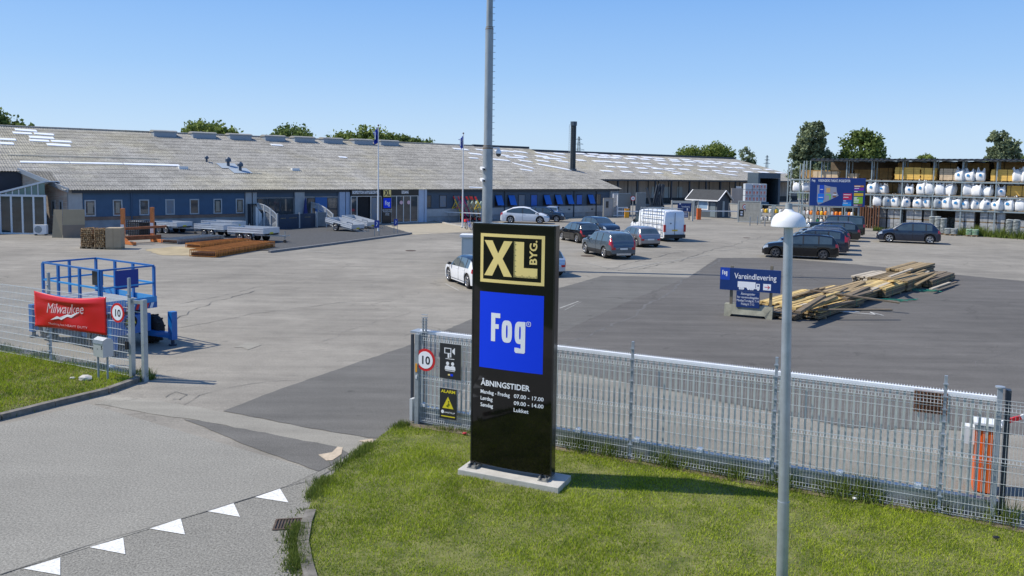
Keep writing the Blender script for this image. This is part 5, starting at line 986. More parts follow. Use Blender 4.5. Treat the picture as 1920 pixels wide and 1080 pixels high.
def wheel(parent, x, y, r, side, rimm, spokes=5, wdt=.21):
    w = thing_part('wheel', parent, (x, y, r)); q = Euler((R(90) * (1 if side > 0 else 1), 0, 0)).to_matrix(); s = side
    # tyre profile about the axle (local y)
    prof = [(r * .66, -wdt / 2), (r * .9, -wdt / 2), (r * .985, -wdt * .36), (r, -wdt * .2), (r, wdt * .2), (r * .985, wdt * .36), (r * .9, wdt / 2), (r * .66, wdt / 2)]
    mb = MB(); mb.lathe(prof, 22, (0, 0, 0), q); mb.build('tyre', rubber, w)
    mb = MB(); mb.use(trimb); yo = s * wdt * .12; mb.cyl((0, yo, 0), (0, yo - s * .02, 0), r * .66, None, 18, smooth=False); mb.use(rimm)
    mb.lathe([(r * .67, -.0), (r * .67, .012), (r * .60, .012), (r * .6, -.03)], 20, (0, s * wdt * .47, 0), Euler((R(-90 * s), 0, 0)).to_matrix())
    for k in range(spokes):
        a = 2 * math.pi * k / spokes + .3
        for da in (-.13, .13):
            mb.bar((r * .08 * math.cos(a), s * wdt * .40, r * .08 * math.sin(a)), (r * .63 * math.cos(a + da), s * wdt * .44, r * .63 * math.sin(a + da)), r * .1, .025, (0, 1, 0))
    mb.cyl((0, s * wdt * .36, 0), (0, s * wdt * .46, 0), r * .13, None, 10, smooth=False); mb.build('rim', rimm, w)
def thing_part(name, parent, loc):
    o = bpy.data.objects.new(name, None); C.objects.link(o); o.parent = parent; o.location = loc; o.empty_display_size = .1; return o
def car(kind, label, anchor, heading, body, L=4.1, W=1.76, H=1.45, wb=2.55, fo=.82, wr=.315, clear=.19, roof=None, rails=None, clad=False, rim=None, scale=1.0, cat='car', group='cars parked in the yard', name='parked_car', plate_c=None, spokes=5, rear_black=False):
    P = PROF[kind]; t = thing(name, label, cat, (0, 0, 0), 0, group); xf = L / 2 - fo; xr_ = xf - wb; rim = rim or alu
    fs = {0, 1}
    for a, _ in P['top']: fs.add(a)
    for k in range(1, 30): fs.add(k / 30)
    fs.update((.985, .995, .99, .96)); fs.update((.004, .015))
    ra = wr + .055
    for xw in (xf, xr_):
        for k in range(13): fs.add((xw + ra * math.cos(math.pi * k / 12) + L / 2) / L)
    for p in P['pil']: fs.update((p - .010, p + .010))
    fs.update(P['win']); fs.update(P['ws']); fs.update([f for f in P['rw'] if f > 0]); fs.add(P['tl'][0])
    fs = sorted(fs); q = [fs[0]]
    for f in fs[1:]:
        if f - q[-1] > .0015: q.append(f)
    fs = [f for f in q if 0 <= f <= 1]
    plan = [(0, .86), (.01, .91), (.04, .955), (.12, .99), (.25, 1), (.75, 1), (.88, .975), (.95, .92), (.985, .83), (1, .70)]
    if kind in ('van', 'jeep'): plan = [(0, .94), (.01, .97), (.04, .99), (.12, 1), (.8, 1), (.92, .96), (.98, .86), (1, .74)]
    rings = []
    for f in fs:
        x = -L / 2 + L * f; w = W / 2 * lerp(plan, f); top = H * lerp(P['top'], f); belt = min(H * lerp(P['belt'], f), top - .012); z0 = clear + (.06 if f < .03 or f > .97 else 0)
        for xw in (xf, xr_):
            d = abs(x - xw)
            if d < ra: z0 = max(z0, wr + math.sqrt(max(0, ra * ra - d * d)))
        za = max(z0 + .012, belt * .48); zb = max(za + .012, belt * .80); zc = max(zb + .01, belt); cab = max(0, top - belt)
        tumble = (.14 if kind != 'van' else .05) if kind != 'jeep' else .06
        wt = w * .945 - min(cab, .6 * H) / (.36 * H) * tumble; z4 = top - min(.075, cab * .35) - .008; z4 = max(z4, zc + .004); z5 = max(top - .012, z4 + .003)
        cr = .035 if cab > .2 else .025
        rings.append([(x, w * .965, z0), (x, w * .995, za), (x, w, zb), (x, w * .965, zc), (x, wt, z4), (x, wt - .075, z5), (x, (wt - .075) * .5, z5 + cr * .75), (x, 0, z5 + cr)])
    parts = {}
    def mbf(k):
        if k not in parts: parts[k] = MB(); parts[k].smooth = True
        return parts[k]
    tlx, tlk = P['tl']
    for i in range(len(fs) - 1):
        fm = (fs[i] + fs[i + 1]) / 2; cab = H * lerp(P['top'], fm) - H * lerp(P['belt'], fm)
        for j in range(7):
            for sd in (1, -1):
                k = 'body'
                if j == 3 and P['win'][0] < fm < P['win'][1] and cab > .05:
                    k = 'win' + ('L' if sd > 0 else 'R')
                    if any(abs(fm - p) < .0105 for p in P['pil']): k = 'pillar'
                elif j == 3 and P['ws'][0] < fm < P['ws'][1] and cab > .03: k = 'trim' if fm > P['win'][1] else k
                if j >= 5 and P['ws'][0] < fm < P['ws'][1]: k = 'windscreen'
                if j >= 5 and P['rw'][0] < fm < P['rw'][1]: k = 'rear_window'
                if roof and j >= 4 and P['rw'][1] < fm < P['ws'][0]: k = 'roof'
                if roof and j == 4 and fm < P['ws'][1]: k = 'roof'
                if fm < tlx and ((tlk == 1 and j == 2) or (tlk == 2 and j in (2, 3, 4))): k = 'tailL' if sd > 0 else 'tailR'
                if fm > .915 and fm < .985 and j == 2: k = 'headL' if sd > 0 else 'headR'
                if j == 0 and clad: k = 'cladding'
                a, b = rings[i], rings[i + 1]; pts = [a[j], b[j], b[j + 1], a[j + 1]]
                if sd < 0: pts = [(p[0], -p[1], p[2]) for p in reversed(pts)]
                mbf(k).add(pts, [(0, 1, 2, 3)])
    for ri, e in ((0, -1), (len(rings) - 1, 1)):
        g = rings[ri]; cols = [-1, -.7, -.3, 0, .3, .7, 1]
        for j in range(7):
            for c in range(6):
                def pt(row, cc): return (g[row][0] + e * .03 * (1 - cc * cc) * (1 if kind != 'van' else .3) * (1 if 0 < row < 6 else .3), g[row][1] * cc, g[row][2])
                k = 'cladding' if j == 0 else 'body'
                if e > 0 and j in (1,) and 1 <= c <= 4: k = 'grille'
                if e < 0 and j == 2 and c in (0, 5) and tlk: k = 'tailL' if c == 5 else 'tailR'
                mbf(k).add([pt(j, cols[c]), pt(j, cols[c + 1]), pt(j + 1, cols[c + 1]), pt(j + 1, cols[c])], [(0, 1, 2, 3)])
    nm = {'body': ('body', body), 'winL': ('side_window', cglass), 'winR': ('side_window', cglass), 'pillar': ('pillar', trimb), 'trim': ('window_trim', trimb), 'windscreen': ('windscreen', cglass), 'rear_window': ('rear_window', cglass), 'roof': ('roof', roof), 'tailL': ('tail_light', tail), 'tailR': ('tail_light', tail), 'headL': ('headlight', head), 'headR': ('headlight', head), 'cladding': ('cladding', trimb), 'grille': ('grille', trimb)}
    bodyo = None
    for k, mb in parts.items():
        o = mb.build(nm[k][0], nm[k][1], t, fix=False)
        bm = bmesh.new(); bm.from_mesh(o.data); bmesh.ops.remove_doubles(bm, verts=bm.verts, dist=.0006); bmesh.ops.recalc_face_normals(bm, faces=bm.faces); bm.to_mesh(o.data); bm.free()
        if k == 'body': bodyo = o
    mb = MB(); mb.bb((-L / 2 + .12, -W / 2 + .22, clear - .03), (L / 2 - .15, W / 2 - .22, H * .5)); mb.build('underbody', dark, t)
    for sd in (1, -1): wheel(t, xf, sd * (W / 2 - .13), wr, sd, rim, spokes); wheel(t, xr_, sd * (W / 2 - .13), wr, sd, rim, spokes)
    mb = MB()   # door seams and handles sit 2 mm proud of the side
    bz = H * lerp(P['belt'], .45); yb = W / 2 * 1.0
    xs_ = [-L / 2 + L * p for p in (P['ws'][1] - .01, *P['pil'])] if kind != 'van' else [-L / 2 + L * p for p in (.84, .68, .47)]
    for sd in (1, -1):
        for x in xs_:
            mb.bar((x, sd * (yb * .992 + .004), clear + .1), (x, sd * (yb + .002), bz * .8), .014, .008); mb.bar((x, sd * (yb + .002), bz * .8), (x, sd * (yb * .967 + .003), bz), .014, .008)
        mb.bar((xs_[0], sd * (yb * .99 + .005), clear + .1), (xs_[-1] , sd * (yb * .99 + .005), clear + .1), .014, .008)
    mb.build('door_seam', seamm, t)
    for sd in (1, -1):
        for x in (xs_[1] + .18, xs_[-1] + .16): mb = MB(); mb.box((x, sd * (yb * .985), bz * .88), (.2, .03, .03)); mb.build('door_handle', body, t)
        mx = -L / 2 + L * (P['ws'][1] - .055); mb = MB(); mb.smooth = True; zz = H * lerp(P['belt'], .68) + .07
        bm = bmesh.new(); bmesh.ops.create_icosphere(bm, subdivisions=2, radius=1); vs = [(mx + v.co.x * .07, sd * (W / 2 + .08) + v.co.y * .11, zz + v.co.z * .075 * (1 if kind != 'van' else 2)) for v in bm.verts]; fs_ = [tuple(v.index for v in f.verts) for f in bm.faces]; bm.free(); mb.add(vs, fs_); mb.build('mirror', trimb if (kind == 'van' or roof) else body, t)
    pz = H * .40 if kind not in ('van',) else H * .36
    mb = MB(); mb.bb((-L / 2 - .046, -.26, pz - .055), (-L / 2 - .036, .26, pz + .055)); mb.build('number_plate', plate_c or platem, t); mb = MB(); mb.bb((L / 2 + .028, -.26, .36), (L / 2 + .04, .26, .46)); mb.build('number_plate', platem, t)
    if rails:
        for sd in (1, -1):
            mb = MB(); a = -L / 2 + L * (P['rw'][1] + .04); b = -L / 2 + L * (P['ws'][0] - .03); y = W / 2 * .80 - .06
            mb.tube([(a, sd * y, H * .985), (a + .15, sd * y, H + .04), (b - .2, sd * y, H + .035), (b, sd * y, H * .965)], .018, 6); mb.build('roof_rail', rails, t)
    if kind == 'suv': 
        mb = MB(); mb.bb((-L / 2 - .04, -.5, clear + .02), (-L / 2 - .028, .5, clear + .14)); mb.build('skid_plate', alu, t)
    # position by one wheel's contact point
    wk, px, py = anchor; p = G(px, py); h = R(heading); lx = (xf if wk[0] == 'f' else xr_) * scale; ly = (W / 2 - .05) * (1 if wk[1] == 'l' else -1) * scale
    t.scale = (scale,) * 3; t.rotation_euler = (0, 0, h); t.location = (p.x - (lx * math.cos(h) - ly * math.sin(h)), p.y - (lx * math.sin(h) + ly * math.cos(h)), 0)
    return t
slategrey = paint('paint_slate_grey', (.085, .115, .145)); pwhite = paint('paint_white', (.74, .76, .78), .25, 0); pblack = paint('paint_black', (.008, .009, .011), .15, .2); pnavy = paint('paint_navy', (.012, .022, .048), .18, .3); pdblue = paint('paint_dark_blue', (.018, .035, .065), .18, .3); psilver = paint('paint_silver', (.26, .26, .28), .28, .6); pblue = paint('paint_pale_silver', (.45, .52, .60), .25, .3); pgreen = paint('paint_dark_green', (.012, .018, .016), .2, .2); pchar = paint('paint_charcoal', (.02, .023, .028), .18, .3)
car('suv', 'slate grey suv with tall red tail lights parked in the middle of the yard', ('rl', 1132, 484), 109, slategrey, 4.69, 1.9, 1.66, 2.86, .87, .37, .24, rails=alu, clad=True)
car('hatch', 'white hatchback with black roof half hidden left of the totem sign', ('rl', 876, 541), 114, pwhite, 4.06, 1.76, 1.43, 2.54, .83, .33, roof=pblack)
car('hatch', 'pale car whose tail pokes out right of the totem sign', ('rr', 1051, 516), 112, pblue, 4.0, 1.74, 1.45, 2.5, .8, .31)
car('ev', 'white sloping roofed crossover parked sideways near the blue open windows', ('rr', 957, 418.5), -7, pwhite, 4.75, 1.92, 1.62, 2.89, .85, .36, .2, scale=1.08)
car('suv', 'dark blue suv behind the white crossover with its nose showing', ('fr', 1043, 416.5), -10, pdblue, 4.4, 1.82, 1.62, 2.6, .85, .35, .22)
car('hatch', 'silver hatchback tail with red lights behind the dark blue suv', ('rr', 1047, 411), 80, pblue, 4.0, 1.74, 1.5, 2.5, .8, .31)
car('hatch', 'black hatchback left of the slate grey suv', ('rl', 1081, 455.5), 112, pblack, 4.1, 1.75, 1.5, 2.5, .85, .32, scale=1.04)
car('hatch', 'dark blue hatchback facing the camera behind the black hatchback', ('fl', 1155, 441), -62, pdblue, 4.1, 1.75, 1.5, 2.55, .8, .31, scale=1.03)
car('hatch', 'silver hatchback with wide red lights beside the white van', ('rl', 1193, 463), 108, psilver, 4.06, 1.75, 1.45, 2.59, .85, .31, scale=1.02)
van = car('van', 'white high roofed van with a glass carrying frame on its side', ('rr', 1270, 450.5), 113, pwhite, 5.5, 2.07, 2.5, 3.6, .9, .34, .26, plate_c=mat('yellow_plate', (.7, .5, .05), .5), cat='van', group='vans in the yard', name='parked_van')
van.pop('group') if 'group' in van.keys() else None
mb = MB(); yy = 1.12
for x in (-2.5, -1.85, -1.2, -.55, .1, .6): mb.bar((x, yy, .55), (x, yy - .02, 2.62), .04)
for z in (.56, 1.0, 1.45, 1.9, 2.3, 2.62): mb.bar((-2.52, yy - .01, z), (.62, yy - .01, z), .04)
for x in (-2.5, -.55, .6): mb.bar((x, yy, 2.6), (x, -.9, 2.6), .05); mb.bar((x, yy, .7), (x, 1.0, .7), .05)
mb.bar((-2.5, -.9, 2.6), (.6, -.9, 2.6), .05); mb.build('glass_rack', galv, van)
mb = MB(); mb.bb((-2.79, -.012, .55), (-2.765, .012, 2.3)); mb.build('rear_door_seam', seamm, van); 
for sd in (1, -1): MB().bb((-2.80, sd * .95 - .09, .78), (-2.70, sd * .95 + .09, 1.35)).build('tail_light', tail, van)
MB().bb((-2.86, -.98, .28), (-2.74, .98, .56)).build('rear_bumper', trimb, van); MB().bb((-2.80, .35, 1.42), (-2.775, .45, 1.5)).build('door_handle', trimb, van)
van.update_tag()
steelr = mat('steel_wheel', (.12, .12, .125), .5, .3)
car('estate', 'black estate car nearest in the right hand row, on plain steel wheels', ('rl', 1543, 487.5), 160, pblack, 4.45, 1.76, 1.5, 2.75, .82, .32, rails=pblack, rim=steelr, scale=1.06)
car('suv', 'dark navy estate with chrome roof rails, second in the right hand row', ('rl', 1560, 478), 160, pnavy, 4.5, 1.8, 1.6, 2.65, .85, .33, .2, rails=alu, scale=1.05)
car('estate', 'charcoal estate with a bright roof rail, third in the right hand row', ('rl', 1564, 470), 161, pchar, 4.5, 1.8, 1.5, 2.65, .85, .33, rails=alu, scale=1.05)
car('hatch', 'dark hatchback, fourth in the right hand row, behind the charcoal estate', ('rl', 1574, 461.5), 160, pdblue, 4.1, 1.76, 1.5, 2.55, .83, .32, scale=1.05)
car('estate', 'black estate with long side windows, fifth in the right hand row', ('rl', 1586, 453), 160, pblack, 4.7, 1.85, 1.5, 2.8, .85, .34, rails=alu, scale=1.05)
car('jeep', 'boxy dark green off roader, furthest in the right hand row', ('rl', 1592, 446.5), 160, pgreen, 4.7, 1.9, 1.85, 2.7, .8, .38, .28, scale=1.05)
car('hatch', 'navy hatchback parked alone in front of the stacked bags', ('rl', 1743, 458), 158, pnavy, 4.05, 1.75, 1.46, 2.56, .8, .32, scale=1.17)
# ================================================================ STORAGE RACK (right)
KA = G(1624, 427); KB = G(1920, 442); kang = math.atan2(KB.y - KA.y, KB.x - KA.x); kd = Vector((math.cos(kang), math.sin(kang), 0)); kn = Vector((-kd.y, kd.x, 0))
def ku(px, off=0.): return FU(px, P0=KA, d=kd, n=kn, off=off)
def kp(px, off=0., z=0.): u = ku(px, off); p = KA + kd * u + kn * off; return Vector((p.x, p.y, z))
L1, L2, L3, LR_ = 2.28, 3.64, 5.1, 7.25
rackm = mat('rack_steel', (.30, .36, .38), .5, .3, .15, 3); woodm = mat('new_timber', (.85, .52, .12), .8, 0, .2, 2, stretch=(1, 1, 3)); woodp = mat('planed_timber', (.66, .50, .32), .8, 0, .2, 2); pallm = mat('pallet_wood', (.30, .22, .13), .9, 0, .3, 4)
roofd = mat('rack_roof_steel', (.06, .065, .07), .6, .2, .2, 2)
SR = thing('storage_rack', 'long galvanised pallet rack with three levels of white bags under a dark flat roof', 'storage rack', KA, kang)
cols = [1505, 1538, 1585, 1632, 1690, 1748, 1802, 1866, 1930, 2000, 2075]
for k, px in enumerate(cols):
    for off in (0, .9, 2.2):
        u = ku(px); mb = MB(); zt = LR_ - .12 + off * .03
        mb.bb((u - .055, off - .055, 0), (u + .055, off + .055, zt)); mb.build('upright', rackm, SR)
    mb = MB(); u = ku(px)
    for z in np.arange(.4, 6.6, .9): mb.bar((u, 0, z), (u, .9, z + .45), .04); mb.bar((u, .9, z + .45), (u, 0, z + .9), .04)
    mb.build('brace', rackm, SR)
for z in (L1, L2, L3):
    for off in (-.06, .96):
        mb = MB(); mb.bb((ku(1482), off - .03, z - .14), (ku(cols[-1]), off + .03, z)); mb.build('beam', rackm, SR)
    mb = MB()
    for a, b in zip(cols, cols[1:]):
        for i in range(3): x = ku(a) + (ku(b) - ku(a)) * (i + .5) / 3; w = (ku(b) - ku(a)) * .145; mb.bb((x - w, -.02, z + .002), (x + w, .98, z + .06))
    mb.build('shelf_board', pallm, SR)
u0, u1 = ku(1520), ku(cols[-1]) + 1; corr = MB()
mb = MB(); mb.bb((u0, -.5, LR_ - .1), (u1, -.4, LR_ + .06)); mb.build('roof_edge', roofd, SR)
corrugated('roof', u0, u1, -.55, 7, lambda v: LR_ + .06 + .02 * (v + .55), roofd, SR, pitch=.5, amp=.05, row=3, per=6)
mb = MB()
for x in np.arange(u0 + .4, u1, 1.4): mb.bb((x - .04, -.45, LR_ - .14), (x + .04, 7, LR_ - .02))
mb.build('rafter', rackm, SR)
mb = MB(); mb.bb((u0, 6.9, 0), (u1, 7.0, LR_)); mb.build('back_wall', mat('rack_back_boarding', (.16, .12, .08), .9, 0, .5, .8), SR)
# left tower of bare uprights
t = thing('rack_tower', 'tall bare rack frame standing left of the blue map board', 'storage rack', kp(1479), kang); mb = MB(); zt = Zat(1486, 307, kp(1486).y)
for px in (1476, 1498):
    for off in (0, .9): u = ku(px) - ku(1479); mb.bb((u - .05, off - .05, 0), (u + .05, off + .05, zt))
u = ku(1498) - ku(1479)
for z in (L1, L2, L3): mb.bb((0, -.03, z - .12), (u + 2.2, .03, z))
for z in np.arange(.3, zt - 1, 1.0): mb.bar((0, 0, z), (0, .9, z + .5), .04); mb.bar((0, .9, z + .5), (0, 0, z + 1.), .04); mb.bar((u, 0, z), (u, .9, z + .9), .035)
mb.build('frame', rackm, t)
bagm = mat('bag_fabric', (.82, .82, .81), .75, 0, .06, 3); printm = mat('bag_print', (.02, .22, .5), .6, 0, .3, 9); greyb = mat('bag_grey', (.38, .42, .45), .75, 0, .08, 3)
def bagproto(seed, m):
    r = random.Random(seed); root = thing('bulk_bag', 'white bulk bag', 'bulk bag'); bm = bmesh.new(); bmesh.ops.create_cube(bm, size=1)
    bmesh.ops.subdivide_edges(bm, edges=bm.edges[:], cuts=5, use_grid_fill=True); ph = [r.uniform(0, 6) for _ in range(6)]
    for v in bm.verts:
        x, y, z = v.co * 2; rr = (abs(x) ** 4 + abs(y) ** 4) ** .25; q = math.hypot(x, y) or 1; f = (rr / q) ** .55 if rr > .01 else 1
        bul = 1 + .10 * math.sin((z + 1) * 1.5) - max(0, z - .2) * .32 - (.08 if z < -.95 else 0)
        nz = .035 * math.sin(5 * x + ph[0] + 3 * z) + .03 * math.sin(6 * y + ph[1] - 2 * z)
        v.co = Vector((x * .42 * f * bul + nz * .5, y * .42 * f * bul + nz * .5, (z + 1) * .46 + (.07 * math.sin(3 * x + ph[2]) + .07 * math.cos(4 * y + ph[3]) if z > .9 else 0)))
    me = bpy.data.meshes.new('sack'); bm.to_mesh(me); bm.free(); me.polygons.foreach_set('use_smooth', [True] * len(me.polygons)); me.materials.append(m); o = bpy.data.objects.new('sack', me); C.objects.link(o); o.parent = root
    mb = MB(); mb.mats = [m]; mb.v = [tuple(v.co) for v in o.data.vertices]; mb.f = [tuple(p.vertices) for p in o.data.polygons]; mb.m = [0] * len(mb.f); mb.sm = [True] * len(mb.f); bpy.data.objects.remove(o)
    for sx in (-1, 1):
        for sy in (-1, 1): a = r.uniform(-.1, .1); mb.tube([(sx * .34, sy * .3, .72), (sx * .26 + a, sy * .22, 1.1 + r.uniform(0, .16)), (sx * .1 + a, sy * .26, .84)], .045, 5)
    mb.build('sack', m, root)
    if seed != 3: mb = MB(); sx = r.uniform(.11, .17); cz = r.uniform(.48, .58); mb.add([(-sx, -.505, cz - .1), (sx * .5, -.505, cz - .13), (sx, -.5, cz), (sx * .6, -.49, cz + .12), (-sx * .7, -.49, cz + .1)], [(0, 1, 2, 3, 4)]); mb.build('print', printm, root, fix=False)
    return root
protos = [bagproto(1, bagm), bagproto(2, bagm), bagproto(3, bagm), bagproto(4, greyb)]
ords = ['leftmost', 'second', 'third', 'fourth', 'fifth', 'sixth', 'seventh', 'eighth', 'ninth', 'tenth', 'eleventh', 'twelfth', 'thirteenth', 'fourteenth', 'fifteenth', 'sixteenth', 'seventeenth']
def bags(pxs, z, level, grey=(), off=0.0):
    for i, px in enumerate(pxs):
        p = kp(px + rnd.uniform(-.8, .8), .38 + off + rnd.uniform(-.1, .15), z + .065); k = 3 if i in grey else rnd.randrange(3); b = stamp(protos[k], p, kang + rnd.uniform(-.6, .6), ('grey' if k == 3 else 'white') + ' bulk bag, ' + ords[i] + (' from the left' if i else '') + ' on the ' + level, 'bulk bags on the rack shelves'); s = rnd.uniform(.95, 1.12); b.scale = (s * rnd.uniform(.92, 1.05), s, s * rnd.uniform(.95, 1.22))
bags([1690, 1700, 1764, 1790, 1800, 1826, 1884, 1900], L2, 'middle rack level, rear row', off=1.5)
bags([1652, 1668, 1690, 1711, 1730, 1768, 1786, 1818, 1840, 1860, 1882, 1903], L1, 'lowest shelf level, rear row', grey=(2, 5, 9), off=1.5)
bags([1798, 1817, 1837, 1903, 1921], L3, 'top rack level')
bags([1492, 1509, 1637, 1656, 1705, 1728, 1741, 1761, 1781, 1812, 1832, 1851, 1874], L2, 'middle rack level')
bags([1645, 1662, 1680, 1698, 1721, 1738, 1757, 1777, 1794, 1809, 1828, 1848, 1872, 1893, 1913], L1, 'lowest shelf level above the ground', grey=(1, 6))
# timber packs
def pack(label, px0, px1, z, h, off, m, layers=6, depth=1.1):
    a, b = ku(px0, off), ku(px1, off); p = KA + kd * a + kn * off; t = thing('timber_pack', label, 'timber pack', (p.x, p.y, z), kang, 'timber packs in the rack'); mb = MB(); L = b - a; n = 5
    for i in range(layers):
        for j in range(n): e = rnd.uniform(-.04, .04); mb.bb((e, depth * j / n + .004, h * i / layers + .004), (L + rnd.uniform(-.05, .05), depth * (j + 1) / n - .004, h * (i + 1) / layers - .004))
    mb.build('boards', m, t); mb = MB()
    for f in (.15, .5, .85): mb.bb((L * f - .04, -.004, -.08), (L * f + .04, depth, -.001))
    mb.build('bearer', pallm, t)
    for f in (.2, .75): MB().bb((L * f - .02, -.01, -.002), (L * f + .02, -.001, h + .006)).build('strap', dark, t)
pack('pale timber pack at the far left of the top rack level', 1522, 1568, L3 + .14, .75, .2, woodp)
pack('short timber offcuts beside the pale pack on the top rack level', 1588, 1604, L3 + .14, .55, .3, woodp, 4)
pack('broad yellow timber pack left of the middle upright on the top level', 1675, 1722, L3 + .14, 1.25, .15, woodm)
pack('yellow timber pack directly right of the broad yellow one', 1724, 1752, L3 + .14, 1.2, .15, woodm)
pack('brownish timber pack left of the three top level bags', 1759, 1792, L3 + .14, 1.15, .15, woodp)
pack('yellow timber pack right of the three top level bags', 1855, 1896, L3 + .14, 1.1, .15, woodm)
pack('small yellow timber pack behind the bags at the top right corner', 1925, 1960, L3 + .14, 1.1, .5, woodm)
pack('dark shaded timber pack at right on the middle level', 1886, 1925, L2 + .14, 1.0, .6, woodm)
pack('brown timber pack behind the sixth bag on the middle level', 1783, 1806, L2 + .14, .95, 1.2, pallm)
# deeper rows behind the front rack
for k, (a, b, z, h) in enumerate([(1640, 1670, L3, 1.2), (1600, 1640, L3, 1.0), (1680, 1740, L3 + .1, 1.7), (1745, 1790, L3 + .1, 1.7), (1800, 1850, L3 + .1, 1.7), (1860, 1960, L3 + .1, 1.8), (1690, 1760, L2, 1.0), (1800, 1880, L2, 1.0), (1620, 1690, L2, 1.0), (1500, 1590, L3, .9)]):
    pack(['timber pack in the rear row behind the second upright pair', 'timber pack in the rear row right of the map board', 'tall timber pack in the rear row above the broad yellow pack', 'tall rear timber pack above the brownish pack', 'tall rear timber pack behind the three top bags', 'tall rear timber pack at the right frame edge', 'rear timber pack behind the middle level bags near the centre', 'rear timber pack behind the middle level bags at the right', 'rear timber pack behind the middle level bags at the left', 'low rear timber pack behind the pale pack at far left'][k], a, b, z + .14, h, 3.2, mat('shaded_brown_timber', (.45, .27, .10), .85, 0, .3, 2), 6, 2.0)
# ground level: wrapped stone pallets, bag stacks, shelves of bottles
wrapm = mat('foil_wrapped_stone', (.34, .34, .33), .5, 0, .35, 3, var2=(.55, .56, .56)); stonep = mat('grey_paving_stone', (.22, .22, .22), .9, 0, .3, 3)
def wrapped(label, px0, px1, n, off=.25, h=.92, m=wrapm, tiers=2):
    a, b = ku(px0, off), ku(px1, off); p = KA + kd * a + kn * off; t = thing('stone_pallet', label, 'pallet', (p.x, p.y, 0), kang, 'wrapped stone pallets under the rack'); L = b - a; w = L / n
    mb = MB(); mbp = MB()
    for j in range(tiers):
        for i in range(n):
            z = j * (h + .14) + .12; x = i * w; mb.box((x + w / 2, .5, z + h / 2), (w - .06, 1.0, h), (0, 0, rnd.uniform(-.02, .02))); MB().bb((x + .05, 0.02, z - .12), (x + w - .05, 1.0, z - .005)).build('pallet', pallm, t)
            for q in range(1, 6): mb.bb((x + .02, -.012, z + h * q / 6 - .01), (x + w - .05, -.001, z + h * q / 6 + .012))
    mb.build('stone_stack', m, t)
wrapped('dark wrapped pallets just right of the rusty posts under the rack', 1645, 1663, 1, m=stonep)
wrapped('crumpled grey wrapped pallets between the dark ones and the centre', 1665, 1690, 2)
wrapped('grey wrapped pallets behind the parked navy hatchback', 1700, 1730, 2)
wrapped('low grey pallets right of the navy hatchback roof', 1733, 1752, 1, m=stonep)
wrapped('two tier wrapped stone pallets left of the rack post', 1792, 1829, 2)
wrapped('two tier wrapped stone pallets right of the rack post', 1839, 1886, 3)
wrapped('pale wrapped pallets at the far right under the rack', 1892, 1950, 3, h=.6)
sackm = mat('plastic_sack', (.62, .64, .64), .35, 0, .3, 6, var2=(.12, .16, .15))
def sackstack(label, px, py, layers, w=.9, green=False):
    p = G(px, py); t = thing('sack_stack', label, 'sack stack', p, kang, 'stacks of plastic sacks on pallets'); mb = MB(); mb.smooth = True
    for i in range(layers):
        for j in range(2):
            for l in range(2):
                bm = bmesh.new(); bmesh.ops.create_icosphere(bm, subdivisions=2, radius=1); cx = (j - .5) * w * .52; cy = (l - .5) * w * .5
                vs = [(cx + rnd.uniform(-.001, .001) + math.copysign(abs(v.co.x) ** .6, v.co.x) * w * .29, cy + math.copysign(abs(v.co.y) ** .6, v.co.y) * w * .27, .2 + i * .13 + v.co.z * .075 + .02 * math.sin(9 * v.co.x + i)) for v in bm.verts]; fs = [tuple(v.index for v in f.verts) for f in bm.faces]; bm.free(); mb.add(vs, fs)
    mb.build('sacks', mat('green_print_sack', (.55, .6, .52), .4, 0, .3, 7, var2=(.05, .25, .08)) if green else sackm, t)
    mb = MB(); mb.smooth = False
    for x in (-.42, 0, .42): mb.bb((x * w - .05, -w * .5, 0), (x * w + .05, w * .5, .09))
    mb.bb((-w * .55, -w * .5, .09), (w * .55, w * .5, .12)); mb.build('pallet', pallm, t)
sackstack('tall stack of white sacks just right of the navy hatchback', 1752, 438, 12); sackstack('second tall stack of white sacks beside the navy hatchback', 1763, 439, 11)
sackstack('low stack of pale sacks in front of the wrapped pallets', 1783, 441, 4, 1.0); sackstack('small stack of green printed sacks on a pallet in the weeds', 1823, 443, 4, .95, True); sackstack('tall stack of silver white sacks at the right on its pallet', 1898, 446, 12, 1.05)
sackstack('pile of white sacks under the rack behind the low stack', 1781, 431, 9)
fringe('weeds', [G(1795, 440), G(1835, 442), G(1890, 446), G(1960, 450)], 1.0, 800, .3, 1.0, weedm, 41, 'green weeds growing in front of the wrapped pallets', .06)
fringe('weeds', [G(1640, 432), G(1700, 435)], .8, 400, .2, .5, weedm, 42, 'green weeds at the foot of the rack left of the navy hatchback', .06)
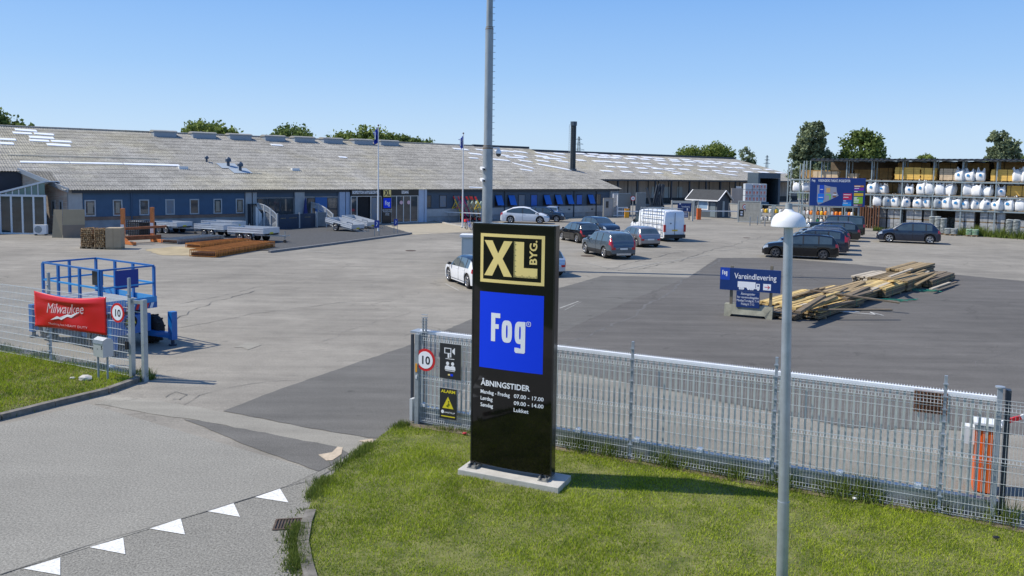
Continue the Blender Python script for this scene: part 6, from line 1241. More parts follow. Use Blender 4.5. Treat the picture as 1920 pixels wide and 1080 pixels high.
# shelves of coloured canisters (left of the rusty posts)
canc = [mat('canister_yellow', (.75, .45, .02), .45), mat('canister_orange', (.75, .22, .02), .45), mat('canister_white', (.7, .7, .68), .45), mat('canister_green', (.03, .25, .12), .45)]
def canproto(m):
    t = thing('canister', 'canister', 'canister'); mb = MB(); mb.lathe([(0, 0), (.16, .01), (.17, .05), (.17, .34), (.13, .42), (.06, .46)], 10); mb.build('body', m, t); mb = MB(); mb.cyl((0, 0, .455), (0, 0, .55), .055, None, 8); mb.build('valve', black, t); return t
cps = [canproto(m) for m in canc]; cnm = ['yellow', 'orange', 'white', 'green']
cages = [(1424, 1448), (1450, 1476), (1504, 1525), (1529, 1552), (1556, 1580), (1585, 1600)]
cage_lb = ['nearest the speed sign fence', 'left of the lamp dome', 'right of the lamp dome', 'under the map board at left', 'under the map board in the middle', 'under the map board at right']
for ci, (a, b) in enumerate(cages):
    off = -.3; ua, ub = ku(a, off), ku(b, off); p = KA + kd * ua + kn * off; t = thing('wire_shelf', 'two tier wire shelf cage of canisters ' + cage_lb[ci], 'shelf', (p.x, p.y, 0), kang, 'canister shelf cages'); L = ub - ua; mb = MB(); Hc = 2.1
    for x in (0, L):
        for y in (0, .8): mb.bb((x - .04, y - .04, 0), (x + .04, y + .04, Hc))
    for z in (.25, 1.15, Hc):
        mb.bb((0, -.03, z - .05), (L, .03, z)); mb.bb((0, .77, z - .05), (L, .83, z))
    mb.build('frame', rackm, t); MB().bb((.03, .03, .2), (L - .03, .77, .249)).build('lower_shelf', pallm, t); MB().bb((.03, .03, 1.1), (L - .03, .77, 1.149)).build('upper_shelf', pallm, t)
    n = max(3, int(L / .42))
    for zi, z in enumerate((.25, 1.15)):
        for row, y in ((0, .22), (1, .58)):
            for i in range(n):
                k = rnd.choice([0, 1, 1, 0, 2] if (ci in (2, 3, 4, 5) and zi) else [2, 2, 3, 2, 0]); x = L * (i + .5) / n; q = p + kd * x + kn * y
                stamp(cps[k], (q.x, q.y, z + .003), rnd.uniform(0, 6), cnm[k] + ' canister on the ' + ('upper' if zi else 'lower') + ' tier of the cage ' + cage_lb[ci], 'canisters on the ' + ('upper' if zi else 'lower') + ' tier of the cage ' + cage_lb[ci])
# rusty posts bundle
p = kp(1628, -.4); t = thing('steel_posts', 'upright rusty brown steel posts right of the canister shelves', 'posts', p, kang); mb = MB()
for i in range(9): x = -1.0 + i * .26; mb.bb((x - .06, rnd.uniform(-.1, .1), 0), (x + .06, .25, 2.3 + rnd.uniform(-.2, .3)))
mb.build('posts', rp_, t)
# ---------------------------------------------------------------- map board
mA = G(1520, 432); mB = G(1620, 437); mang = R(-15); md = Vector((math.cos(mang), math.sin(mang), 0)); mnv = Vector((-md.y, md.x, 0)); MO = G(1518, 430)
mu = lambda px: FU(px, P0=MO, d=md, n=mnv); mz = lambda px, py: Zat(px, py, (MO + md * mu(px)).y)
MBd = thing('map_board', 'big navy yard map board with coloured legend in front of the rack', 'sign', MO, mang); x0, x1 = mu(1517.5), mu(1621.5); z1 = mz(1570, 333.5); z0 = mz(1570, 386.5); W = x1 - x0; Hh = z1 - z0
mx_f = lambda f: x0 + W * f; mz_f = lambda f: z0 + Hh * f
MB().bb((x0, 0, z0), (x1, .1, z1)).build('board', mat('map_navy', (.006, .04, .22), .4), MBd)
for f in (.1, .9): MB().bb((mx_f(f) - .08, .1, 0), (mx_f(f) + .08, .25, z1 - .1)).build('post', galvd, MBd)
foglogo(MBd, mx_f(.03), mz_f(.86), W * .06, Hh * .075, wsign, lambda o: [setattr(v.co, 'y', v.co.y - .006) for v in o.data.vertices], reg=False)
o = text('VORDINGBORG TRÆLAST, BYGGECENTER', .35, wsign, MBd, (0, -.006, mz_f(.855)), bold=.006); fit(o, W * .58, c=mx_f(.435))
mc = lambda n, c: mat('map_' + n, c, .5)
def pl(poly, m, nm, d=.006):
    mb = MB(); mb.prism([(mx_f(a), mz_f(b)) for a, b in poly], -d, 0, 'y'); return mb.build(nm, m, MBd)
def rc(a, b, c, d, m, nm='map_block', dd=.01): return pl([(a, b), (c, b), (c, d), (a, d)], m, nm, dd)
pl([(.135, .74), (.27, .74), (.3, .72), (.39, .68), (.48, .67), (.49, .5), (.525, .37), (.36, .2), (.16, .03), (.135, .15)], mc('grey', (.35, .36, .42)), 'map_area')
rc(.175, .44, .26, .74, mc('blue', (.01, .08, .55))); rc(.15, .2, .265, .43, mc('mid_blue', (.01, .2, .75))); rc(.15, .12, .25, .2, mc('light_blue', (.03, .38, .85))); rc(.3, .48, .37, .64, mc('orange', (.75, .42, .15))); rc(.36, .22, .385, .42, mc('green', (.2, .6, .15))); rc(.3, .38, .36, .42, mc('green', (.2, .6, .15))); rc(.42, .31, .48, .36, mc('brown', (.3, .12, .04))); rc(.42, .40, .49, .43, wsign); rc(.43, .44, .48, .48, mc('brown', (.3, .12, .04)))
for a, b, c, d, n_, cc in ((.61, .37, .765, .455, 'red', (.65, .02, .08)), (.61, .235, .765, .36, 'crimson', (.65, .02, .08)), (.61, .155, .765, .225, 'royal', (.01, .12, .5)), (.605, .085, .76, .15, 'azure', (.02, .25, .7)), (.605, .02, .76, .08, 'sky', (.04, .4, .85)), (.8, .685, .97, .745, 'amber', (.75, .3, .05)), (.8, .565, .97, .66, 'purple', (.22, .03, .4)), (.8, .51, .97, .555, 'forest', (.03, .2, .1)), (.8, .375, .965, .475, 'yellow', (.75, .5, .03)), (.8, .105, .96, .345, 'leaf', (.25, .55, .03)), (.8, .025, .955, .085, 'umber', (.25, .1, .06))): rc(a, b, c, d, mc(n_, cc), 'legend_block')
for a, z, w_ in ((.615, .40, .13), (.615, .31, .09), (.615, .18, .05), (.615, .1, .08), (.805, .70, .1), (.805, .63, .08), (.805, .52, .06), (.805, .31, .06), (.805, .27, .05), (.805, .23, .09), (.805, .19, .09), (.805, .14, .08), (.805, .04, .07), (.19, .57, .05), (.165, .285, .08)): rc(a, z, a + w_, z + .022, wsign, 'legend_text', .014)
# ================================================================ GATEHOUSE AREA
N0 = G(1344, 408.5); hd_ = Vector((-.64, .77, 0)).normalized(); gd = Vector((.77, .64, 0)).normalized()
def isect(P, d, px): r = ray(px, 400); a = r.x / r.y; return (a * P.y - P.x) / (d.x - a * d.y)
hl = isect(N0, hd_, 1292); gl_ = isect(N0, gd, 1366); hang = math.atan2(gd.y, gd.x)
HT_ = thing('gatehouse', 'small dark grey gatehouse hut with white trimmed gable roof', 'hut', N0, hang)   # local x = gable width, local y = length (left/back)
gw_ = min(gl_, 3.4); he = Zat(1344, 372, N0.y); hr = Zat(1357, 357.5, (N0 + gd * gw_ / 2).y); hutm = mat('hut_cladding', (.07, .085, .10), .8, 0, .15, 2, stretch=(6, 6, .3)); hutg = mat('hut_panel_grey', (.16, .20, .22), .6)
mb = MB(); mb.add([(0, 0, 0), (gw_, 0, 0), (gw_, hl, 0), (0, hl, 0), (0, 0, he), (gw_, 0, he), (gw_, hl, he), (0, hl, he), (gw_ / 2, 0, hr - .1), (gw_ / 2, hl, hr - .1)], [(0, 1, 5, 8, 4), (3, 7, 9, 6, 2), (0, 4, 7, 3), (1, 2, 6, 5), (4, 8, 9, 7), (5, 6, 9, 8)]); mb.build('wall', hutm, HT_)
ov = .35; sl_ = (hr - he) / (gw_ / 2); ez_ = he - sl_ * ov; hrm = mat('roofing_felt', (.045, .048, .05), .9, 0, .2, 3)
mb = MB()
for s in (0, 1):
    xe = -ov if s == 0 else gw_ + ov; mb.add([(xe, -ov, ez_), (gw_ / 2, -ov, hr), (gw_ / 2, hl + ov, hr), (xe, hl + ov, ez_), (xe, -ov, ez_ + .08), (gw_ / 2, -ov, hr + .08), (gw_ / 2, hl + ov, hr + .08), (xe, hl + ov, ez_ + .08)], [(0, 1, 2, 3), (4, 7, 6, 5), (0, 4, 5, 1), (1, 5, 6, 2), (2, 6, 7, 3), (3, 7, 4, 0)])
mb.build('roof', hrm, HT_)
mb = MB(); 
for y in (-ov - .03, hl + ov + .03): mb.bar((-ov - .02, y, ez_), (gw_ / 2, y, hr + .03), .05, .22, (0, 1, 0)); mb.bar((gw_ + ov + .02, y, ez_), (gw_ / 2, y, hr + .03), .05, .22, (0, 1, 0))
mb.bar((-ov - .04, -ov, ez_ - .02), (-ov - .04, hl + ov, ez_ - .02), .06, .16); mb.build('barge_board', white, HT_)
a_, b_ = isect(N0, hd_, 1328), isect(N0, hd_, 1308); za, zb = Zat(1318, 393, N0.y + 2), Zat(1318, 373.5, N0.y + 2)
mb = MB(); mb.bb((-.06, a_, za), (.02, b_, zb)); wf_ = mb.build('window', white, HT_); MB().bb((-.075, a_ + .15, za + .15), (-.062, b_ - .15, zb - .1)).build('pane', mat('pale_glass', (.25, .36, .48), .1, 0, .2, 1), wf_)
MB().bb((-.03, .25, .1), (.001, a_ - .3, he - .55)).build('lower_panel', hutg, HT_); MB().bb((gw_ * .45, -.03, .1), (gw_ * .62, .001, 2.1)).build('glazed_door', mat('door_glass', (.3, .36, .38), .2), HT_)
MB().bb((-.04, .3, he - .5), (.001, 1.3, he - .2)).build('name_board', navy, HT_)
# fences and gates around the far entrance
def mesh_panel(name, label, cat, P, Q, h, m=galvd, pitch=.25, fill=None, group=None):
    a = Vector((P.x, P.y, 0)); b = Vector((Q.x, Q.y, 0)); L = (b - a).length; t = thing(name, label, cat, a, math.atan2(b.y - a.y, b.x - a.x), group); mb = MB(); mb.bb((-.05, -.05, 0), (.05, .05, h)); mb.bb((L - .05, -.05, 0), (L + .05, .05, h)); mb.bb((.05, -.04, h - .09), (L - .05, .04, h)); mb.bb((.05, -.04, .1), (L - .05, .04, .19)); mb.build('frame', m, t)
    if fill: MB().bb((.05, -.01, .2), (L - .05, .01, h - .1)).build('panel', fill, t)
    else:
        mb = MB(); n = int(L / pitch)
        for i in range(1, n): mb.bb((L * i / n - .012, -.012, .19), (L * i / n + .012, .012, h - .09))
        for i in range(1, 6): mb.bb((.05, -.016, h * i / 6 - .01), (L - .05, -.013, h * i / 6 + .01))
        mb.build('bars', m, t)
    return t
pf = mat('perforated_grey', (.22, .23, .22), .8, 0, .15, 6)
Y0 = G(1383, 417)
t1 = mesh_panel('gate_leaf', 'grey mesh gate panel carrying the far round speed sign', 'gate', G(1384, 417), G(1425, 419), 2.5, galvd, fill=mat('gate_mesh_grey', (.24, .245, .23), .8, 0, .2, 3))
p = G(1396, 417.5); disc10('round 10 sign on the far gate panel left of the lamp dome', (p.x - .02, p.y - .12, Zat(1396, 388, p.y)), 0, 5.3 * p.y / 1500)
p = G(1389, 418); t = thing('camera_sign', 'small black camera warning sign on the far gate panel', 'sign', (p.x, p.y - .12, Zat(1389, 399.5, p.y))); MB().bb((-.28, 0, -.4), (.28, .02, .4)).build('panel', blackp, t); MB().bb((-.12, -.01, .05), (.14, 0, .2)).build('pictogram', wsign, t); MB().bb((-.12, -.01, -.25), (.12, 0, -.05)).build('figure', wsign, t)
for i, (px, py, yt) in enumerate([(1406, 423, 405), (1420, 421.5, 404), (1434, 424, 404)]): p = G(px, py); t = thing('bollard', ['slim steel bollard, leftmost of the three before the far gate', 'slim steel bollard, middle one of the three before the far gate', 'slim steel bollard, rightmost of the three before the far gate'][i], 'bollard', p, 0, 'bollards before the far gate'); mb = MB(); mb.cyl((0, 0, 0), (0, 0, .95), .06, None, 10); mb.cyl((0, 0, .95), (0, 0, .98), .062, .03, 10); mb.build('post', galv, t)
mesh_panel('plated_gate', 'low plated gate between the gatehouse and the far mesh gate', 'gate', G(1367, 409), G(1383, 411), 1.9, galvd, fill=mat('plate_grey', (.3, .29, .27), .8, 0, .15, 2))
mesh_panel('screen_fence', 'tall grey mesh screen left of the far red sign', 'fence', G(1158, 405), G(1181, 403), 2.9, galvd, fill=pf); mesh_panel('screen_fence', 'tall grey mesh screen right of the far red sign', 'fence', G(1192, 404), G(1209, 403), 3.0, galvd, fill=pf)
mesh_panel('screen_fence', 'low white barrier fence behind the yellow cabinet', 'fence', G(1158, 406), G(1176, 406), 1.2, white, .5)
t = mesh_panel('gate_leaf', 'pale gate with black camera sign at the building end', 'gate', G(1131, 408), G(1149, 407), 2.4, mat('gate_tan', (.38, .36, .30), .7), fill=mat('gate_sheet', (.36, .36, .34), .8, 0, .15, 3)); MB().bb((.5, -.06, 1.2), (1.0, -.03, 2.0)).build('camera_plate', blackp, t)
mesh_panel('cage', 'narrow white latticed cage at the corner of the building', 'cage', G(1149, 406.5), G(1157, 406), 2.9, white, .2)
def cabinet(label, px, pyb, pyt, wpx, m, boom):
    p = G(px, pyb); k = p.y / 1500; w = wpx * k; h = Zat(px, pyt, p.y); t = thing('barrier', label, 'barrier', p, 0, 'far boom barriers'); mb = MB(); mb.bb((-w / 2, -.2, .03), (w / 2, .25, h)); mb.build('cabinet', m, t); mb = MB(); mb.bb((-w / 2 - .03, -.23, h), (w / 2 + .03, .28, h + .05)); mb.build('lid', mat('barrier_lid', (.6, .3, .1), .5), t)
    for a, b in boom: za = Zat(px, pyt + 4, p.y); xa, xb = (a - px) * k, (b - px) * k; mb = MB(); mb.bb((xa, -.28, za - .06), (xb, -.22, za + .06)); mb.build('boom', white, t)
    return t
cabinet('yellow barrier cabinet with white boom left of the van', 1175, 408.5, 392, 8, mat('cabinet_yellow', (.80, .36, .01), .5), [(1157, 1196)])
cabinet('orange red barrier cabinet with a white boom before the gatehouse', 1310, 412, 391, 7, orm, [(1315, 1384)])
p = G(1186, 410); disc10('round red sign on a slim post behind the yellow barrier', (p.x, p.y, Zat(1186, 372, p.y)), 0, 4.6 * p.y / 1500, post=lambda t: MB().bb((-.05, .03, -Zat(1186, 372, p.y)), (.05, .12, .2)).build('post', mat('post_grey', (.35, .34, .30), .8), t))
# blue delivery sign beside the van
p = G(1283, 412); k = p.y / 1500; t = thing('entrance_sign', 'small navy direction sign with white lines right of the van', 'sign', p, R(-5)); z0, z1 = Zat(1283, 397, p.y), Zat(1283, 380, p.y); MB().bb((-13 * k, 0, z0), (12 * k, .06, z1)).build('board', navy, t); o = text('Vareindlevering', .3, wsign, t, (0, -.006, z0 + (z1 - z0) * .48)); fit(o, 15 * k, c=.1)
MB().bb((4 * k, -.006, z0 + .15), (6 * k, 0, z0 + .45)).build('symbol', wsign, t); MB().bb((-10 * k, -.006, z0 + (z1 - z0) * .8), (-7 * k, 0, z0 + (z1 - z0) * .92)).build('symbol', wsign, t)
z2 = Zat(1283, 408, p.y); MB().bb((-3 * k, .0, z2), (7 * k, .05, z0 - .05)).build('hours_board', navy, t)
for x in (-9, 9): MB().bb((x * k - .05, .07, 0), (x * k + .05, .15, z1)).build('post', wp, t)
mb = MB()
for q in (.25, .5, .75): mb.bb((-1.5 * k, -.006, z2 + (z0 - z2) * q - .03), (5.5 * k, 0, z2 + (z0 - z2) * q + .03))
mb.build('text_lines', wsign, t)
p = G(1298, 414.5); h = Zat(1298, 376, p.y); t = thing('portal_frame', 'pale timber portal frame standing behind the small navy sign', 'frame', p, 0); k = p.y / 1500; cream = mat('cream_post', (.55, .52, .45), .7)
MB().bb((-.09, -.09, 0), (.09, .09, h)).build('post', cream, t); MB().bb((-38 * k, -.06, h - .32), (-.1, .06, h - .05)).build('beam', cream, t); MB().bb((-38 * k - .15, -.08, 0), (-38 * k, .08, h)).build('post', cream, t)
p = G(1304, 411); mesh_panel('screen_fence', 'narrow grey mesh panel beside the orange barrier', 'fence', G(1301, 411), G(1309, 411), 2.3, galvd, .2)
# wrapped insulation stacks
wrp = mat('white_wrap', (.50, .54, .58), .45, 0, .12, 2); orp = mat('orange_print', (.55, .12, .06), .5); p0 = G(1396, 392); k = p0.y / 1500
names = [['lower left', 'lower middle', 'lower right'], ['centre left', 'centre middle', 'centre right'], ['top left', 'top middle', 'top right']]
zb0 = Zat(1396, 378.5, p0.y); hh_ = (Zat(1396, 344, p0.y) - zb0) / 3
t = thing('flatbed', 'dark loaded flatbed under the wrapped white packs by the loading bay', 'trailer', p0, 0); MB().bb((-.3, 0, .75), (45 * k, 2.2, zb0 - .01)).build('deck', mat('deck_blue', (.05, .12, .2), .6), t)
for x in (4, 14, 32, 40): mb = MB(); mb.cyl((x * k, .05, .45), (x * k, .3, .45), .45, None, 16); mb.build('wheel', rubber, t)
for r_i in range(3):
    for c_i in range(3):
        w = 13.6 * k; q = Vector((p0.x + c_i * w, p0.y + .1, zb0 + r_i * hh_)); t = thing('wrapped_pack', 'white wrapped pack with orange print, ' + names[r_i][c_i] + ' of the stack by the loading bay', 'wrapped pack', q, 0, 'wrapped packs on the flatbed')
        mb = MB(); mb.box((w / 2, .6, hh_ / 2), (w - .05, 1.2, hh_ - .06), (0, 0, rnd.uniform(-.02, .02))); o = mb.build('wrap', wrp, t); bv = o.modifiers.new('b', 'BEVEL'); bv.width = .06; bv.segments = 2
        if (r_i, c_i) != (2, 0):
            mb = MB()
            for f in (.25, .7): x = w * f; mb.bb((x - .13, -.012, hh_ * .2), (x - .05, -.004, hh_ * .8)); mb.bb((x + .05, -.012, hh_ * .2), (x + .13, -.004, hh_ * .8)); mb.bb((x - .05, -.012, hh_ * .45), (x + .05, -.004, hh_ * .6))
            mb.build('print', orp, t)
# dark leaning steel profiles
p0 = G(1220, 395); t = thing('steel_profiles', 'black steel profiles leaning in racks before the warehouse wall', 'profiles', p0, 0); mb = MB(); k = p0.y / 1500
for i, (x, h, l) in enumerate([(0, 2.6, -.5), (4, 3.0, .5), (7, 3.2, .6), (10, 3.1, .9), (14, 2.9, .6), (18, 3.2, .2), (22, 2.8, -.3)]): mb.bar((x * k, 0, .8), (x * k + l * 1.3, .4, .8 + h), .18, .3)
mb.bb((-1, -.2, .0), (25 * k, .6, .8)); mb.build('profiles', framed, t)
# grey service cabinet behind the white hatchback
p = G(882, 498); k = p.y / 1500; h = Zat(880, 445, p.y); t = thing('kiosk', 'pale grey kiosk with white flat lid behind the white hatchback', 'kiosk', p, R(-3)); w = 34 * k
kim = mat('kiosk_grey', (.36, .43, .45), .5, 0, .06, 2); MB().bb((-w / 2, 0, 0), (w / 2, .9, h)).build('body', kim, t); MB().bb((-w / 2 + .1, -.02, .15), (w / 2 - .1, -.001, h - .12)).build('door', mat('kiosk_door', (.46, .53, .55), .5), t)
mb = MB(); mb.prism([(-w / 2 - .1, -.12), (w / 2 + .1, -.12), (w / 2 + .1, 1.0), (-w / 2 - .1, 1.0)], h + .001, h + .14); mb.build('lid', white, t)
# ================================================================ SCISSOR LIFT
lft = mat('lift_blue', (.004, .125, .40), .35, 0, .1, 2, coat=.3); lftl = mat('lift_light_blue', (.03, .27, .60), .35, 0, .1, 2); lftd = mat('lift_dark', (.015, .03, .06), .5)
pr = 2.35; pN = G(190, 508, pr); pL = G(80, 492, pr); pR = G(286, 500, pr); pB = G(175, 486.5, pr)
ldx = (pN - pL).normalized(); lrz = math.atan2(ldx.y, ldx.x); PLn = 3.2; PWd = 1.65      # local x runs left corner -> near corner, local y to the back
SLt = thing('scissor_lift', 'blue scissor lift parked behind the left fence with an empty railed platform', 'scissor lift', (pL.x, pL.y, 0), lrz)
def rail(pts, m, name, w=.05): mb = MB(); [mb.bar(a, b, w) for a, b in zip(pts, pts[1:])]; return mb.build(name, m, SLt)
c4 = [(0, 0), (PLn, 0), (PLn, PWd), (0, PWd)]; fl = 1.28
for z, nm in ((pr, 'top_rail'), (pr - .52, 'mid_rail')): rail([(x, y, z) for x, y in c4 + c4[:1]], lft if z == pr else lftl, nm, .05)
for x, y in [(0, 0), (.9, 0), (PLn - .05, 0), (PLn, .02), (PLn, PWd), (0, PWd), (1.1, PWd), (2.1, PWd), (0, .8), (2.1, 0)]: mb = MB(); mb.bb((x - .045, y - .03, fl), (x + .045, y + .03, pr - .02)); mb.build('rail_post', lft, SLt)
MB().bb((PLn - .03, .45, pr - .6), (PLn + .01, 1.15, pr - .05)).build('sign_plate', mat('lift_plate_blue', (.003, .03, .25), .4), SLt)
MB().bb((PLn - .5, .04, pr - .45), (PLn - .2, .2, pr - .05)).build('control_box', black, SLt)
rail([(PLn - .15, 0.06, pr - .05), (PLn - .12, .12, pr - .3), (PLn - .3, .1, pr - .4)], black, 'cable', .02)
mb = MB(); mb.bb((-.05, -.06, fl - .2), (PLn + .05, PWd + .06, fl - .02)); mb.build('platform_edge', lft, SLt); MB().bb((.05, .03, fl - .019), (PLn - .05, PWd - .03, fl)).build('deck', mat('lift_deck', (.30, .32, .33), .7, .2, .15, 4), SLt)
mb = MB(); mb.bb((-.04, -.075, fl - .02), (PLn + .04, -.04, fl + .15)); mb.bb((PLn + .03, -.04, fl - .02), (PLn + .065, PWd + .04, fl + .15)); mb.bb((-.04, PWd + .03, fl - .02), (PLn + .04, PWd + .06, fl + .15)); mb.build('toe_board', lftl, SLt)
for i in range(6): mb = MB(); x = .9 + i * .12; y0 = .7 + i * .15; mb.add([(PLn + .068, y0, fl - .19), (PLn + .068, y0 + .09, fl - .19), (PLn + .068, y0 + .15, fl - .03), (PLn + .068, y0 + .06, fl - .03)], [(0, 1, 2, 3)]); mb.build('hazard_stripe', redm if i % 2 == 0 else white, SLt)
mb = MB()
for k in range(3):
    z = .98 + k * .09
    for y in (.25, PWd - .25): mb.bb((.3, y - .04, z - .035), (PLn - .35, y + .04, z + .03))
mb.build('folded_scissors', lftd, SLt)
mb = MB(); mb.bb((.1, .15, .38), (PLn - .1, PWd - .15, .92)); mb.build('chassis', lft, SLt)
MB().bb((.62, -.06, .28), (PLn - 1.05, .13, .99)).build('side_tray', lftd, SLt); MB().bb((PLn - 1.0, -.04, .35), (PLn - .3, .13, .95)).build('battery_box', mat('lift_box_blue', (.02, .07, .18), .4), SLt)
mb = MB(); mb.cyl((PLn - .35 + .0, .4, .0), (PLn - .35, .4, 0), .01); 
lb_ = MB(); lb_.bb((PLn - .0, .3, .45), (PLn + .28, PWd - .3, .98)); lb_.build('end_box', lft, SLt)
mb = MB(); mb.smooth = False; mb.lathe([(0, 0), (.2, 0), (.2, .006)], 18, (PLn + .282, .72, .8), Euler((0, R(90), 0)).to_matrix()); mb.build('badge', black, SLt); o = text('IWA', .15, yel, SLt, (0, 0, 0), rot=(R(90), 0, R(90)), bold=.006)
for v in o.data.vertices: v.co += Vector((PLn + .295, .72, .75))
o = text('1.1.R.A', .16, wsign, SLt, (1.55, -.024, .52)); mb = MB(); ringmesh(mb, .0, 0, .34, .2, .02); 
for i in range(len(mb.v)): mb.v[i] = (mb.v[i][0] + 1.3, -.024, mb.v[i][2] + .82)
mb.build('badge_ring', wsign, SLt)
tread = mat('tread_rubber', (.02, .02, .02), .9, 0, .3, 15, bump=.5)
for x in (.35, PLn - .1):
    for y, s in ((-.02, -1), (PWd + .02, 1)):
        w = thing_part('wheel', SLt, (x, y, .42)); q = Euler((R(90), 0, 0)).to_matrix(); mb = MB(); mb.lathe([(.2, -.15), (.36, -.15), (.41, -.1), (.42, 0), (.41, .1), (.36, .15), (.2, .15)], 24, (0, 0, 0), q)
        for k in range(22): a = 2 * math.pi * k / 22; mb.box((.42 * math.cos(a), (.05 if k % 2 else -.05), .42 * math.sin(a)), (.035, .16, .05), (0, -a, 0))
        mb.build('tyre', tread, w); mb = MB(); mb.cyl((0, s * .08, 0), (0, s * .13, 0), .21, .19, 16, smooth=False); mb.cyl((0, s * .13, 0), (0, s * .16, 0), .09, None, 12, smooth=False); mb.build('rim', galvd if x < 1 else lftd, w)
for x, y in ((-.45, -.1), (-.45, PWd + .1), (PLn + .75, -.1), (PLn + .75, PWd + .1)):   # outrigger legs
    mb = MB(); mb.bb((x - .1, y - .09, .18), (x + .1, y + .09, 1.02)); mb.build('outrigger', lft, SLt); xi = .2 if x < 0 else PLn - .2; mb = MB(); mb.bar((xi, .35 if y < .5 else PWd - .35, .38), (x, y, .3), .14, .16); mb.build('outrigger_arm', lft, SLt); mb = MB(); mb.cyl((x, y, .05), (x, y, .2), .05, None, 8); mb.cyl((x, y, .0), (x, y, .05), .12, None, 12); mb.build('outrigger_foot', lftd, SLt)
# ================================================================ TIMBER PILE (right)
tA, tB = R(49), Vector((math.cos(R(49)), math.sin(R(49)), 0)); tw = [mat('yellow_pine', (.50, .36, .14), .8, 0, .2, 3, island=.35), mat('weathered_brown_timber', (.25, .18, .09), .85, 0, .2, 3, island=.45), mat('grey_brown_timber', (.15, .115, .075), .9, 0, .2, 3, island=.4), mat('pale_timber', (.42, .36, .27), .85, 0, .2, 3, island=.3)]
nu_ = ['yellow', 'brown', 'dark', 'pale']
def bundle(label, px, py, n, layers, L, w=.145, h=.055, ms=(0,), ang=49, z=.1, top=None, g='stacked timber bundles in the yard'):
    """a strapped bundle; px,py is the ground pixel under its nearest low corner; boards run away along ang"""
    p = G(px, py); t = thing('timber_bundle', label, 'timber', (p.x, p.y, z), R(ang), g)
    for li in range(layers):
        mb = MB()
        for i in range(n): mb.use(tw[(top if (top is not None and li == layers - 1) else ms[(i + li) % len(ms)])]); e = rnd.uniform(-.06, .06); f = rnd.uniform(-.06, .06); zj = rnd.uniform(0, .035) if li == layers - 1 else 0; mb.bb((e * 3, i * w + .012, li * h + .008 + zj), (L + f * 3, (i + 1) * w - .012, (li + 1) * h - .008 + zj))
        mb.build('board_layer', None, t)
    mb = MB()
    for f in (.12, .5, .88): mb.bb((L * f - .05, 0, -.1), (L * f + .05, n * w, -.001))
    mb.build('bearer', pallm, t); mb = MB()
    for f in (.2, .8): mb.bb((L * f - .012, -.006, 0), (L * f + .012, n * w + .006, layers * h + .004)) if 0 else mb.bb((L * f - .012, -.008, .0), (L * f + .012, -.002, layers * h))
    mb.build('strap', mat('strap_green', (.02, .25, .16), .5), t); return t
bundle('low wide bundle with bright yellow top nearest the lamp post', 1538, 602, 12, 4, 5.0, .15, .06, (2, 1), 49, .08, 0)
bundle('grey brown bundle left of the yellow topped one behind the lamp post', 1492, 603, 9, 3, 5.0, .15, .06, (2,), 50, .06, 2)
bundle('stack of square ended beams in the middle of the timber pile', 1604, 574, 7, 4, 4.6, .2, .10, (2, 1), 49, .08, 1)
bundle('yellow topped pack at the centre right of the timber pile', 1662, 561, 9, 4, 4.4, .17, .10, (1, 2), 49, .08, 0)
bundle('brown board pack with flat top near the far end of the pile', 1702, 549, 10, 4, 4.6, .18, .11, (1, 2), 49, .1, 1)
bundle('far right bundle of dark beams at the end of the pile', 1748, 541, 6, 3, 4.6, .2, .11, (2, 1), 49, .06, 2)
bundle('high rear bundle of brown beams at the back of the pile', 1708, 533, 6, 5, 4.6, .2, .12, (1, 2), 49, .1, 1)
bundle('small pale ended bundle at the far left of the rear stack', 1643, 539, 6, 4, 3.2, .2, .1, (3, 2), 47, .08, 3)
bundle('yellow boards pack directly behind the lamp post', 1478, 585, 8, 3, 4.8, .16, .07, (0, 1), 50, .08, 0)
bundle('brown beam row between the lamp post packs and the centre', 1540, 574, 8, 3, 4.6, .16, .08, (1, 2, 0), 49, .08)
# loose planks lying across the stacks
plk = []
for m_i in range(4):
    for sz in ((.14, .05, 4.2), (.2, .09, 3.6)):
        mb = MB(); mb.bb((0, -sz[0] / 2, 0), (sz[2], sz[0] / 2, sz[1])); o = mb.build('plank', tw[m_i]); o['label'] = 'plank'; o['category'] = 'plank'; plk.append(o)
usedp = set()
def plank(k, px, py, z, ang, tilt, label, s=1.0):
    o = plk[k]
    if k in usedp: o = o.copy(); C.objects.link(o)
    usedp.add(k); p = G(px, py, z); o.location = p; o.rotation_euler = (rnd.uniform(-.1, .1), -R(tilt), R(ang)); o.scale = (s, 1, 1); tag(o, label, 'plank', 'loose planks on the timber pile')
spots = [(1478, 566, 'front of the pile by the lamp post'), (1500, 572, 'left part of the pile'), (1530, 570, 'left middle of the pile'), (1565, 556, 'middle of the pile'), (1600, 552, 'centre of the pile'), (1640, 543, 'right middle of the pile'), (1670, 531, 'back of the pile'), (1700, 527, 'far end of the pile')]
nn = 0
for si, (px, py, where) in enumerate(spots):
    for i in range(4):
        k = rnd.randrange(8); plank(k, px + rnd.uniform(-22, 26), py + rnd.uniform(-8, 10), rnd.uniform(.26, .42), 49 + rnd.gauss(0, 2.5), rnd.uniform(-1.5, 3), nu_[k // 2] + (' thick' if k % 2 else ' thin') + ' loose plank at the ' + where, rnd.uniform(.6, 1.1))
